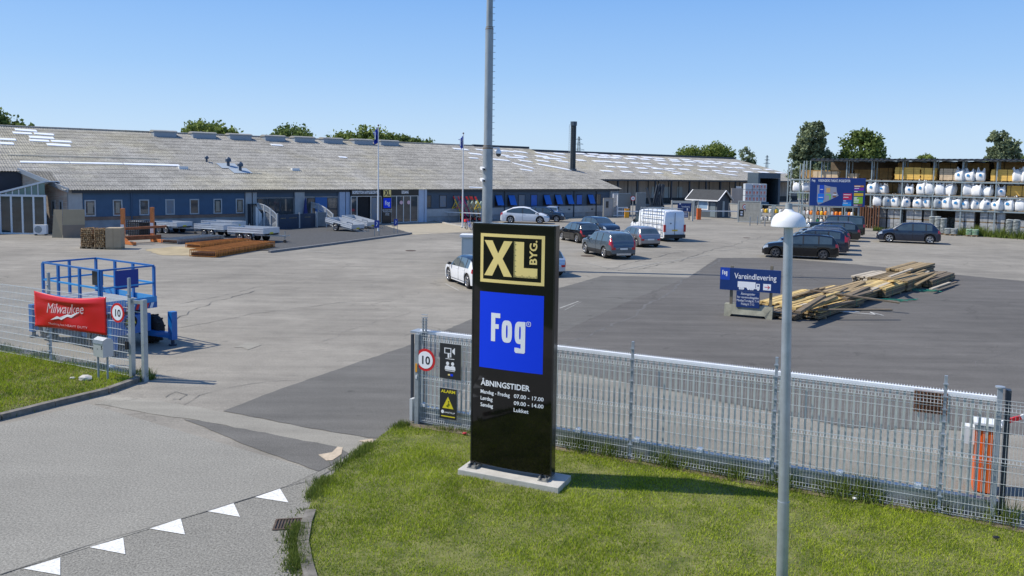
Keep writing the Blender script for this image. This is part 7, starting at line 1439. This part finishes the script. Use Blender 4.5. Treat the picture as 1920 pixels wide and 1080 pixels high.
for px, py, z, a, tl, lb in [(1505, 584, .45, 49, 3, 'long yellow plank lying on top near the lamp post'), (1519, 545, .62, -28, -4, 'short brown plank crossing the others left of centre'), (1496, 588, .5, 52, 5, 'sloping grey plank in front of the yellow boards'), (1667, 520, .7, 47, 2, 'dark plank raised on top at the back left'), (1680, 528, .75, 70, -8, 'short plank tipped over the rear stack'), (1510, 582, .36, 5, 0, 'short pale plank lying crosswise on the yellow bundle'), (1757, 541, .12, 47, 0, 'last dark plank lying on the asphalt at the right end'), (1745, 543, .2, 48, 0, 'brown plank just left of the last plank at the right end')]:
    plank(rnd.randrange(8), px, py, z, a, tl, lb, .8)
for i, (px, py) in enumerate([(1735, 548), (1600, 588), (1680, 566)]):
    p = G(px, py); mb = MB(); r = random.Random(i); pts = [(r.uniform(-1.2, 1.2) , r.uniform(-.5, .5), .02 + r.uniform(0, .1)) for _ in range(7)]; mb.tube(pts, .012, 4); o = mb.build('strapping', [mat('strap_green', (.02, .25, .16), .5), mat('strap_white', (.6, .6, .58), .6)][i % 2]); o.location = p; tag(o, ['loose green strapping curled at the far end of the timber pile', 'white strapping on the asphalt before the near bundle', 'green strapping under the centre of the timber pile'][i], 'strapping', 'loose strapping by the timber')
# ================================================================ TRAILERS
alp = mat('trailer_aluminium', (.62, .65, .68), .35, .3, .08, 2); ply = mat('trailer_floor', (.10, .12, .14), .8, 0, .2, 3)
def trailer(label, anchor, heading, L=3.0, W=1.65, tandem=True, h=.38, z=.62, pitch=0.0, scale=1.0, group='aluminium trailers on display'):
    t = thing('trailer', label, 'trailer', (0, 0, 0), 0, group); th = .035
    for a, b, nm in (((-L / 2, -W / 2, z), (L / 2, -W / 2 + th, z + h), 'side_board'), ((-L / 2, W / 2 - th, z), (L / 2, W / 2, z + h), 'side_board'), ((-L / 2, -W / 2 + th, z), (-L / 2 + th, W / 2 - th, z + h), 'tail_board'), ((L / 2 - th, -W / 2 + th, z), (L / 2, W / 2 - th, z + h), 'front_board')):
        mb = MB(); mb.bb(a, b); 
        if nm == 'side_board':
            s = -1 if a[1] < 0 else 1; y = s * W / 2
            for zz in (.02, h / 2 - .02, h - .05): mb.bb((a[0], y - (.018 if s < 0 else -.001), z + zz), (b[0], y + (.018 if s > 0 else -.001), z + zz + .04))
        mb.build(nm, alp, t)
    MB().bb((-L / 2 + .04, -W / 2 + .04, z - .03), (L / 2 - .04, W / 2 - .04, z + .02)).build('floor', ply, t)
    mb = MB(); mb.bb((-L / 2, -W / 2 + .02, z - .12), (L / 2, -W / 2 + .1, z - .031)); mb.bb((-L / 2, W / 2 - .1, z - .12), (L / 2, W / 2 - .02, z - .031)); mb.bar((L / 2 - .6, -.55, z - .12), (L / 2 + 1.2, 0, z - .14), .07); mb.bar((L / 2 - .6, .55, z - .12), (L / 2 + 1.2, 0, z - .14), .07); mb.bar((L / 2 + 1.1, 0, z - .12), (L / 2 + 1.45, 0, z - .08), .08); mb.build('drawbar', galv, t)
    mb = MB(); mb.cyl((L / 2 + 1.0, .12, .24), (L / 2 + 1.0, .12, z + .18), .03, None, 8); mb.build('jack', galvd, t); w = thing_part('wheel', t, (L / 2 + 1.0, .12, .11)); mb = MB(); mb.cyl((0, -.04, 0), (0, .04, 0), .11, None, 14); mb.build('tyre', rubber, w)
    xs = (-.38, .36) if tandem else (-.1,)
    for x in xs:
        for s in (-1, 1): wheel(t, x, s * (W / 2 + (.02 if tandem else .1)), .30, s, alu, 5, .17)
    for s in (-1, 1):
        mb = MB(); y0 = s * (W / 2 - .07); y1 = s * (W / 2 + .14); n = 10; x0, x1 = xs[0] - .36, xs[-1] + .36; pts = [(x0, .42)] + [(x0 + .05 + (x1 - x0 - .1) * i / n, .66 + (0 if 0 < i < n else -.03)) for i in range(n + 1)] + [(x1, .42)]
        for a, b in zip(pts, pts[1:]): mb.add([(a[0], y0, a[1]), (b[0], y0, b[1]), (b[0], y1, b[1]), (a[0], y1, a[1])], [(0, 1, 2, 3)])
        mb.build('mudguard', galvd, t) if tandem else mb.build('mudguard', trimb, t)
    MB().bb((L / 2 + .002, -.18, z - .02), (L / 2 + .012, .18, z + .08)).build('yellow_sticker', yel, t)
    p = G(anchor[0], anchor[1]); hr_ = R(heading); lx, ly = xs[-1] * scale, -(W / 2) * scale; t.scale = (scale,) * 3
    t.rotation_euler = (0, R(pitch), hr_); t.location = (p.x - (lx * math.cos(hr_) - ly * math.sin(hr_)), p.y - (lx * math.sin(hr_) + ly * math.cos(hr_)), 0); return t
trailer('aluminium trailer nearest the rusty mesh, right end of the left group', (468, 455), -22, 3.0, 1.65, scale=1.08)
trailer('aluminium trailer in the middle of the left group', (398, 445.5), -24, 3.0, 1.65)
trailer('aluminium trailer directly behind the orange rack', (313, 438.5), -24, 2.9, 1.6, h=.34)
trailer('aluminium trailer behind the middle one near the wall', (412, 437), -22, 3.2, 1.7, h=.34)
for k, (a, lb) in enumerate([((631, 433.5), 'single axle trailer tipped nose down beside the arched panel'), ((661, 428), 'single axle trailer tipped nose down behind the other, near the doors')]):
    t = trailer(lb, a, -32, 3.0, 1.5, tandem=False, h=.35, z=.5, pitch=0, scale=1.06, group='tipped single axle trailers'); 
    t.rotation_euler = (0, R(9), R(-32))
# ================================================================ LEFT DISPLAY GOODS
p = G(235, 458); q = G(290, 453.5); t = thing('cantilever_rack', 'orange steel rack with two tall posts and long crossbeam', 'rack', p, math.atan2(q.y - p.y, q.x - p.x)); L = (q - p).length; oc = mat('rack_orange', (.62, .20, .05), .55, 0, .2, 3); rust = mat('rusty_beam', (.32, .12, .05), .85, .1, .35, 5)
# posts are set by their own feet, so rebuild in world-aligned local frame
t.rotation_euler = (0, 0, 0)
for a, b in (((0, 0), Zat(229, 391, p.y)), ((q.x - p.x, q.y - p.y), Zat(287, 389, q.y))):
    mb = MB(); mb.bb((a[0] - .35, a[1] + .1, 0), (a[0] - .12, a[1] + .32, b)); mb.bar((a[0] - .24, a[1] + .2, .12), (a[0] + .9, a[1] - .5, .1), .2, .2); mb.bar((a[0] - .24, a[1] + .2, .55), (a[0] + .25, a[1] - .12, .12), .14, .14); mb.build('post', oc, t)
    mb = MB(); mb.bb((a[0] - .352, a[1] + .09, b * .25), (a[0] - .118, a[1] + .099, b * .55)); mb.build('white_label', white, t)
za = Zat(220, 431, p.y); mb = MB(); mb.bar((-1.0, .0, za), (q.x - p.x + .9, q.y - p.y - .1, za + .15), .18, .16); mb.build('crossbeam', rust, t); mb = MB(); mb.bar((-.8, .25, .35), (q.x - p.x + .3, q.y - p.y + .3, .35), .25, .3); mb.build('base_beam', rust, t); mb = MB(); mb.bar((-.1, 0, za - .15), (.35, -.9, za - .1), .12, .12); mb.build('arm', oc, t)
lat = mat('dark_lattice_steel', (.05, .045, .045), .8, .2, .3, 4); blk_ = mat('grey_blocks', (.32, .34, .35), .9, 0, .15, 3)
p = G(238, 447); k = p.y / 1500; t = thing('lattice_stack', 'dark mesh crate of grey blocks standing behind the orange rack', 'crate', p, R(-8)); w = 44 * k; h = Zat(255, 413, p.y)
MB().bb((.06, .06, .05), (w * .58, 1.1, h - .08)).build('blocks', blk_, t); MB().bb((w * .6, .06, .05), (w - .05, 1.1, h - .15)).build('dark_core', dark, t); mb = MB()
for i in range(13): x = w * i / 12; mb.bb((x - .02, -.02, 0), (x + .02, .02, h))
for i in range(9): z = h * i / 8; mb.bb((0, -.025, z - .02), (w, .025, z + .02))
mb.build('lattice', lat, t)
# firewood
fw = mat('firewood_bark', (.14, .09, .05), .9, 0, .5, 9, var2=(.38, .22, .10)); fwe = mat('firewood_ends', (.42, .27, .13), .85, 0, .35, 9, island=.3); boxm_ = mat('tan_cardboard', (.40, .31, .20), .85, 0, .1, 2)
def woodstack(px, py, wpx, ytop, label, rz=.05):
    p = G(px, py); k = p.y / 1500; w = wpx * k; h = Zat(px, ytop, p.y); t = thing('firewood_stack', label, 'firewood', p, rz, 'netted firewood stacks'); mb = MB(); mb.bb((.03, .05, .14), (w - .03, 1.0, h - .1)); mb.build('core', fw, t); mb = MB(); r = random.Random(px)
    z = .2
    while z < h - .08:
        x = .05
        while x < w - .06: rr = r.uniform(.05, .085); mb.cyl((x + rr, .1, z + r.uniform(-.02, .02)), (x + rr, -.01 - r.uniform(0, .05), z + r.uniform(-.02, .02)), rr * .9, None, r.choice((3, 4, 5, 6)), smooth=False); x += rr * 2.0
        z += .13
    mb.build('log_ends', fwe, t); mb = MB()
    for _ in range(22): x = r.uniform(.1, w - .1); y = r.uniform(.05, .95); a = r.uniform(-.5, .5); mb.bar((x - .15, y - a * .2, h - .08), (x + .15, y + a * .2, h - .04), .07, .06)
    mb.build('top_logs', fwe, t)
    mb = MB(); mb.bb((0, 0, .1), (w, 1.05, .14))
    for x in (.0, w / 2 - .06, w - .12): mb.bb((x, 0, 0), (x + .12, 1.05, .099))
    mb.build('pallet', pallm, t)
woodstack(150, 466, 24, 427, 'netted firewood stack at the left of the pair', .0); woodstack(175, 467, 22, 428, 'netted firewood stack between the left one and the tan box', .0)
p = G(198, 467.5); k = p.y / 1500; t = thing('cardboard_box', 'large tan box standing right of the firewood stacks', 'box', p, R(12)); w = 27 * k; h = Zat(210, 428, p.y); MB().bb((0, 0, .12), (w, .95, h)).build('carton', boxm_, t); MB().bb((0, 0, 0), (w, .95, .119)).build('pallet', pallm, t); MB().bb((w * .47, -.004, .13), (w * .53, 0, h)).build('tape', mat('tape', (.33, .25, .15), .6), t)
# rusty mesh stacks
rustm2 = mat('rusty_mesh', (.52, .20, .04), .85, 0, .35, 3)
def meshstack(P, Q, Wd, hh, label, m, n=46, name='mesh_stack', rows=2, grp=None):
    d = (Q - P); L = d.length; t = thing(name, label, 'steel mesh', P, math.atan2(d.y, d.x), grp)
    mb = MB()
    for i in range(n):
        x = L * i / (n - 1); mb.bb((x - .012, 0, .04), (x + .012, Wd, .07)); mb.bb((x - .03, 0, hh - .05), (x + .03, Wd, hh)); mb.bb((x - .03, -.014, .04), (x + .03, .014, hh)); mb.bb((x - .014, Wd - .014, .04), (x + .014, Wd + .014, hh))
    mb.build('cross_wire', m, t); mb = MB(); k = int(Wd / .15)
    for i in range(k + 1):
        y = Wd * i / k
        for z in (.03, hh * .5, hh + .006): mb.bb((-.03, y - .01, z - .01), (L + .03, y + .01, z + .012))
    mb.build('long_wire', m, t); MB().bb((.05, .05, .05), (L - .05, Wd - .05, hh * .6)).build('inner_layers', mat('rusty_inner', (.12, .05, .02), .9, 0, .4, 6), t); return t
a = G(405, 483); b = G(515, 464); meshstack(a, b, 1.75, .42, 'long stack of rusty orange reinforcement mesh beside the gravel', rustm2, 40)
a = G(376, 466); b = G(470, 456); meshstack(a, b, 1.3, .3, 'second lower rusty mesh stack behind the long one', rustm2, 34)
a = G(333, 458); b = G(420, 449.5); meshstack(a, b, 1.5, .32, 'grey galvanised grating stack left of the rusty mesh', galv, 34)
# arched panels, dark fence and parasol in the display garden
wl = mat('lattice_grey_white', (.50, .52, .52), .6, 0, .08, 3)
def arch(label, P, Q, z0, z1, n=3, grp='arched fence panels on display'):
    """posts step down along the panel and the top sweeps in an arc"""
    d = Q - P; L = d.length; t = thing('arched_fence', label, 'fence panel', P, math.atan2(d.y, d.x), grp); top = lambda s: z1 + (z0 - z1) * math.cos(s * math.pi / 2) ** .9
    pts = [(L * i / 16, 0, top(i / 16)) for i in range(17)]; mb = MB(); [mb.bar(a_, b_, .09, .07) for a_, b_ in zip(pts, pts[1:])]; [mb.bar((a_[0], 0, a_[2] - .45), (b_[0], 0, b_[2] - .45), .06, .05) for a_, b_ in zip(pts, pts[1:])]; mb.build('arched_rail', wl, t)
    for i in range(n + 1): x = L * i / n; mb = MB(); mb.bb((x - .06, -.05, 0), (x + .06, .05, top(i / n) + .08)); mb.build('post', wl, t)
    mb = MB(); mb.bb((0, -.02, .15), (L, .02, .22))
    for i in range(34): x = L * i / 33; mb.bar((x, .01, .2), (min(L, x + .9), .01, max(.3, min(top(min(1, (x + .9) / L)) - .45, 1.4))), .02); mb.bar((x, -.01, top(x / L) - .45), (x, -.01, top(x / L)), .025)
    mb.build('lattice', wl, t)
p = G(484, 428); q = G(519, 430); arch('grey white arched lattice panel by the large shop windows', p, q, Zat(484, 382, p.y), Zat(519, 403, q.y)); p = G(584, 423); q = G(624, 426); arch('second arched lattice panel behind the tipped trailers', p, q, Zat(584, 380, p.y), Zat(622, 402, q.y))
p = G(470, 428); t = thing('dark_booth', 'dark open topped booth beside the first arched panel', 'booth', p, FANG); h = Zat(475, 384, p.y); MB().bb((0, 0, 0), (.08, 1.2, h)).build('side', framed, t); MB().bb((.08, 1.12, 0), (.9, 1.2, h)).build('back', framed, t); MB().bb((0, 0, h), (.95, 1.2, h + .06)).build('roof', framed, t)
mb = MB(); mb.add([(.35, -.3, .0), (.9, -.3, 0), (.9, -.3, 1.3), (.35, -.3, 2.0), (.35, -.34, .0), (.9, -.34, 0), (.9, -.34, 1.3), (.35, -.34, 2.0)], [(0, 1, 2, 3), (4, 7, 6, 5), (0, 3, 7, 4), (1, 5, 6, 2), (3, 2, 6, 7), (0, 4, 5, 1)]); mb.build('white_panel', white, t)
dfm = mat('dark_fence_boards', (.02, .04, .075), .6, 0, .2, 3); a = G(520, 431); b = G(592, 426); d = b - a; L = d.length; t = thing('garden_fence', 'low dark blue fence with pale posts along the display garden', 'fence', a, math.atan2(d.y, d.x)); h = Zat(520, 403, a.y)
MB().bb((0, 0, .02), (L, .06, h)).build('boards', dfm, t)
for f in (0, .56, 1): MB().bb((L * f - .06, -.05, 0), (L * f + .06, .0, h + .15)).build('post', pierg, t)
mb = MB(); 
for f in (.08, .14, .3, .36, .42, .7, .78): mb.bb((L * f, -.02, h * .72), (L * f + .35, -.001, h * .78))
mb.build('cut_outs', wp, t)
p = G(573, 424); h = Zat(573, 371, p.y); t = thing('parasol', 'closed blue parasol standing behind the dark garden fence', 'parasol', p); mb = MB(); mb.cyl((0, 0, 0), (0, 0, h - .3), .03, None, 8); mb.build('pole', wp, t); mb = MB(); mb.lathe([(.17, h - 1.9), (.22, h - 1.5), (.13, h - .8), (.1, h - .3), (.02, h)], 9, smooth=False); mb.build('canopy', mat('parasol_navy', (.03, .04, .16), .8, 0, .3, 3), t)
p = G(594, 427); q = G(613, 427); h = Zat(600, 398, p.y); t = thing('display_screen', 'plain grey screen panel in a pale frame beside the tipped trailer', 'panel', p, math.atan2(q.y - p.y, q.x - p.x)); L = (q - p).length; MB().bb((.06, 0, .15), (L - .06, .04, h)).build('panel', mat('panel_grey', (.17, .19, .20), .7, 0, .2, 3), t); mb = MB(); mb.bb((0, -.02, 0), (.06, .06, h)); mb.bb((L - .06, -.02, 0), (L, .06, h)); mb.build('frame', wl, t)
p = G(545, 424); t = thing('garden_bench', 'dark table and bench set behind the low garden fence', 'bench', p, FANG - .6); mb = MB(); mb.bb((0, 0, .72), (2.6, .8, .8)); mb.bb((.2, .1, 0), (.3, .7, .72)); mb.bb((2.3, .1, 0), (2.4, .7, .72)); mb.build('table', framed, t); MB().bb((0, -.5, .42), (2.6, -.2, .47)).build('seat', framed, t)
# little blue signs on legs
for i, (x0, x1, yt, ym, yb, lb) in enumerate([(702, 711, 413, 427, 443, 'small blue sign on two legs left of the kerb corner, by the flagpole'), (738.5, 745.5, 410.5, 422.5, 438, 'small blue sign on two legs nearer the entrance, right of the flagpole')]):
    p = G((x0 + x1) / 2, yb); k = p.y / 1500; w = (x1 - x0) * k; t = thing('yard_sign', lb, 'sign', p, .1, 'small blue yard signs'); z0, z1 = Zat(x0, ym, p.y), Zat(x0, yt, p.y); MB().bb((-w / 2, -.03, z0), (w / 2, .0, z1)).build('plate', mat('yard_sign_blue', (.005, .04, .3), .4), t); mb = MB(); mb.bar((-w * .1, -.035, z0 + .15), (w * .15, -.035, z1 - .2), .05, .01, (0, 1, 0)); mb.bar((w * .15, -.035, z1 - .2), (-w * .1, -.035, z1 - .15), .05, .01, (0, 1, 0)); mb.build('symbol', wsign, t)
    for s in (-1, 1): MB().bb((s * w * .46 - .02, .001, 0), (s * w * .46 + .02, .04, z1)).build('leg', galvd, t)
p = G(739, 424); t = thing('floor_stand', 'thin dark stand before the exit doors', 'stand', p); mb = MB(); mb.cyl((0, 0, 0), (0, 0, 2.6), .035, None, 8); mb.cyl((0, 0, 0), (0, 0, .05), .25, None, 12); mb.build('pole', framed, t)
# wheelbarrow row
wbc = [mat('barrow_yellow', (.95, .62, .02), .5), mat('barrow_magenta', (.55, .03, .18), .5), mat('barrow_brown', (.25, .18, .10), .6)]; traym = mat('tray_grey_green', (.32, .42, .40), .5, .2, .15, 3); gripm = mat('grip_red', (.85, .03, .03), .5)
def barrow(m):
    t = thing('wheelbarrow', 'wheelbarrow', 'wheelbarrow'); mb = MB()
    for s in (-1, 1): mb.tube([(.0, s * .06, .2), (.55, s * .24, .42), (1.55, s * .3, .62)], .04, 6); mb.tube([(.95, s * .27, .5), (1.05, s * .27, .02), (1.3, s * .28, .56)], .022, 5)
    mb.build('frame', m, t)
    for s in (-1, 1): mb = MB(); mb.cyl((1.5, s * .3, .61), (1.72, s * .31, .66), .045, None, 7); mb.build('grip', gripm, t)
    mb = MB(); mb.add([(.25, -.3, .75), (1.2, -.34, .82), (1.2, .34, .82), (.25, .3, .75), (.5, -.18, .45), (1.05, -.2, .48), (1.05, .2, .48), (.5, .18, .45)], [(4, 5, 6, 7), (0, 1, 5, 4), (1, 2, 6, 5), (2, 3, 7, 6), (3, 0, 4, 7)]); o = mb.build('tray', traym, t); sm = o.modifiers.new('s', 'SOLIDIFY'); sm.thickness = .015
    w = thing_part('wheel', t, (0, 0, .2)); mb = MB(); q = Euler((R(90), 0, 0)).to_matrix(); mb.lathe([(.11, -.04), (.19, -.04), (.2, 0), (.19, .04), (.11, .04)], 14, (0, 0, 0), q); mb.build('tyre', rubber, w); mb = MB(); mb.cyl((0, -.03, 0), (0, .03, 0), .11, None, 10); mb.build('rim', gripm, w); return t
bps = [barrow(m) for m in wbc]; wk = [0, 0, 0, 0, 0, 0, 0, 0, 1, 1, 2, 2, 0]
wl_ = ['against the shop corner', 'second from the shop corner', 'third from the shop corner', 'fourth from the shop corner', 'fifth from the shop corner', 'sixth from the shop corner', 'seventh from the shop corner', 'just left of the flagpole', 'behind the flagpole', 'above the parked bicycle', 'left of the mast', 'next to the mast', 'behind the mast']
for i in range(13):
    px = 801 + i * 8.6; py = 411.5 + .22 * i * 0 + i * .35; p = G(px, py); b = stamp(bps[wk[i]], p, FANG + R(-115) + rnd.uniform(-.1, .1), ['yellow', 'pink', 'brown'][wk[i]] + ' framed wheelbarrow with red grips stood on end ' + wl_[i], 'wheelbarrows stood in a row'); b.rotation_euler = (0, R(-52), FANG + R(150) + rnd.uniform(-.12, .12)); b.location.z = .12; b.scale = (1.45,) * 3
a, b = G(800, 413), G(903, 418); mb = MB(); d = b - a; L = d.length; t = thing('barrow_rail', 'white rail in front of the wheelbarrow row', 'rail', a, math.atan2(d.y, d.x)); MB().bb((0, -.03, .95), (L, .03, 1.03)).build('rail', white, t)
for i in range(6): MB().bb((L * i / 5 - .03, .031, 0), (L * i / 5 + .03, .08, 1.0)).build('post', galvd, t)
# bicycle
p = G(879, 431); t = thing('bicycle', 'blue and red bicycle parked right of the flagpole by the wheelbarrows', 'bicycle', p, R(118)); q = Euler((R(90), 0, 0)).to_matrix(); bc = mat('bicycle_blue', (.02, .12, .5), .4)
for x in (-.52, .52):
    w = thing_part('wheel', t, (x, 0, .34)); mb = MB(); mb.lathe([(.31, -.02), (.34, -.015), (.345, 0), (.34, .015), (.31, .02)], 20, (0, 0, 0), q); mb.build('tyre', rubber, w); mb = MB()
    for k in range(8): a = math.pi * k / 8; mb.bar((-.31 * math.cos(a), 0, -.31 * math.sin(a)), (.31 * math.cos(a), 0, .31 * math.sin(a)), .008)
    mb.build('spokes', galv, w)
mb = MB()
for a, b in (((-.52, 0, .34), (-.1, 0, .3)), ((-.52, 0, .34), (-.2, 0, .75)), ((-.1, 0, .3), (-.22, 0, .85)), ((-.1, 0, .3), (.38, 0, .72)), ((-.2, 0, .72), (.38, 0, .8)), ((.52, 0, .34), (.36, 0, .95))): mb.cyl(a, b, .02, None, 6)
mb.build('frame', bc, t); mb = MB(); mb.bb((-.36, -.07, .86), (-.1, .07, .91)); mb.build('saddle', black, t); mb = MB(); mb.cyl((.34, -.28, .98), (.34, .28, .98), .018, None, 6); mb.build('handlebar', galv, t); mb = MB(); mb.bb((.42, -.17, .72), (.72, .17, .95)); mb.build('basket', gripm, t)
a, b = G(893, 421), G(908, 421); t = thing('bike_stand', 'small galvanised bicycle rail left of the mast foot', 'rail', a); mb = MB(); d = b - a; mb.bar((0, 0, .8), (d.x, d.y, .8), .06); mb.bar((0, 0, 0), (0, 0, .8), .06); mb.bar((d.x, d.y, 0), (d.x, d.y, .8), .06); mb.build('rail', galvd, t)
# dark pattern of cracks and tar seams on the yard
tarm = mat('tar_seam', (.12, .115, .105), .9, 0, .3, 3)
def seam(pts, w, m=tarm, z=.0075, seed=0, j=.12):
    P = [G(*q) for q in pts]; r = random.Random(seed); out = []
    for a, b in zip(P, P[1:]):
        n = max(2, int((b - a).length / .35))
        for i in range(n): out.append(a + (b - a) * i / n)
    out.append(P[-1]); l, rr = [], []; ox = 0
    for i, c in enumerate(out):
        d = (out[min(i + 1, len(out) - 1)] - out[max(i - 1, 0)]).normalized(); n = Vector((-d.y, d.x, 0)); ox = ox * .8 + r.uniform(-j, j); ww = w * r.uniform(.1, 1.1) * .38; l.append(c + n * (ox + ww)); rr.append(c + n * (ox - ww))
    mb = MB(); k = len(out); mb.add([(v.x, v.y, z) for v in l + rr], [(i, i + 1, k + i + 1, k + i) for i in range(k - 1)]); o = mb.build('asphalt_crack', m, fix=False); o['kind'] = 'structure'
    if o.data.polygons[0].normal.z < 0: o.data.flip_normals()
seam([(1050, 648), (1110, 628), (1190, 588), (1240, 560), (1292, 522), (1345, 486)], .22, seed=1)
seam([(1200, 505), (1280, 488), (1360, 462), (1440, 440)], .08, seed=2); seam([(1135, 505), (1200, 490), (1290, 470)], .07, seed=3)
seam([(215, 585), (330, 570), (420, 555), (520, 532), (640, 515)], .05, seed=4); seam([(330, 600), (400, 566), (480, 545), (560, 540)], .06, seed=5); seam([(300, 620), (480, 588), (640, 568), (760, 560)], .045, seed=6); seam([(420, 500), (560, 490), (700, 478), (860, 470)], .05, seed=7); seam([(600, 640), (700, 600), (810, 575)], .02, seed=8)
seam([(300, 535), (420, 520), (560, 505), (700, 512)], .04, seed=9); seam([(345, 760), (380, 742), (470, 720), (560, 716)], .03, seed=10); seam([(310, 745), (330, 735), (350, 740), (340, 750), (325, 748)], .04, seed=11, j=.05)
seam([(1200, 640), (1330, 665), (1500, 690), (1700, 700)], .02, seed=12); seam([(1640, 760), (1760, 720), (1920, 640)], .03, seed=13); seam([(1300, 740), (1420, 700), (1500, 660)], .025, seed=14); seam([(1050, 560), (1130, 558), (1200, 566)], .02, linem, seed=15, j=.02); seam([(1058, 582), (1090, 566)], .06, linem, .009, 16, .0)
seam([(0, 1078), (200, 1012), (400, 956), (538, 912), (590, 900), (625, 880)], .03, seed=17, j=.01)
seam([(700, 445), (780, 452), (860, 447), (880, 436)], .06, seed=18); seam([(1340, 620), (1500, 640), (1650, 640), (1800, 660)], .02, stripm, seed=19)
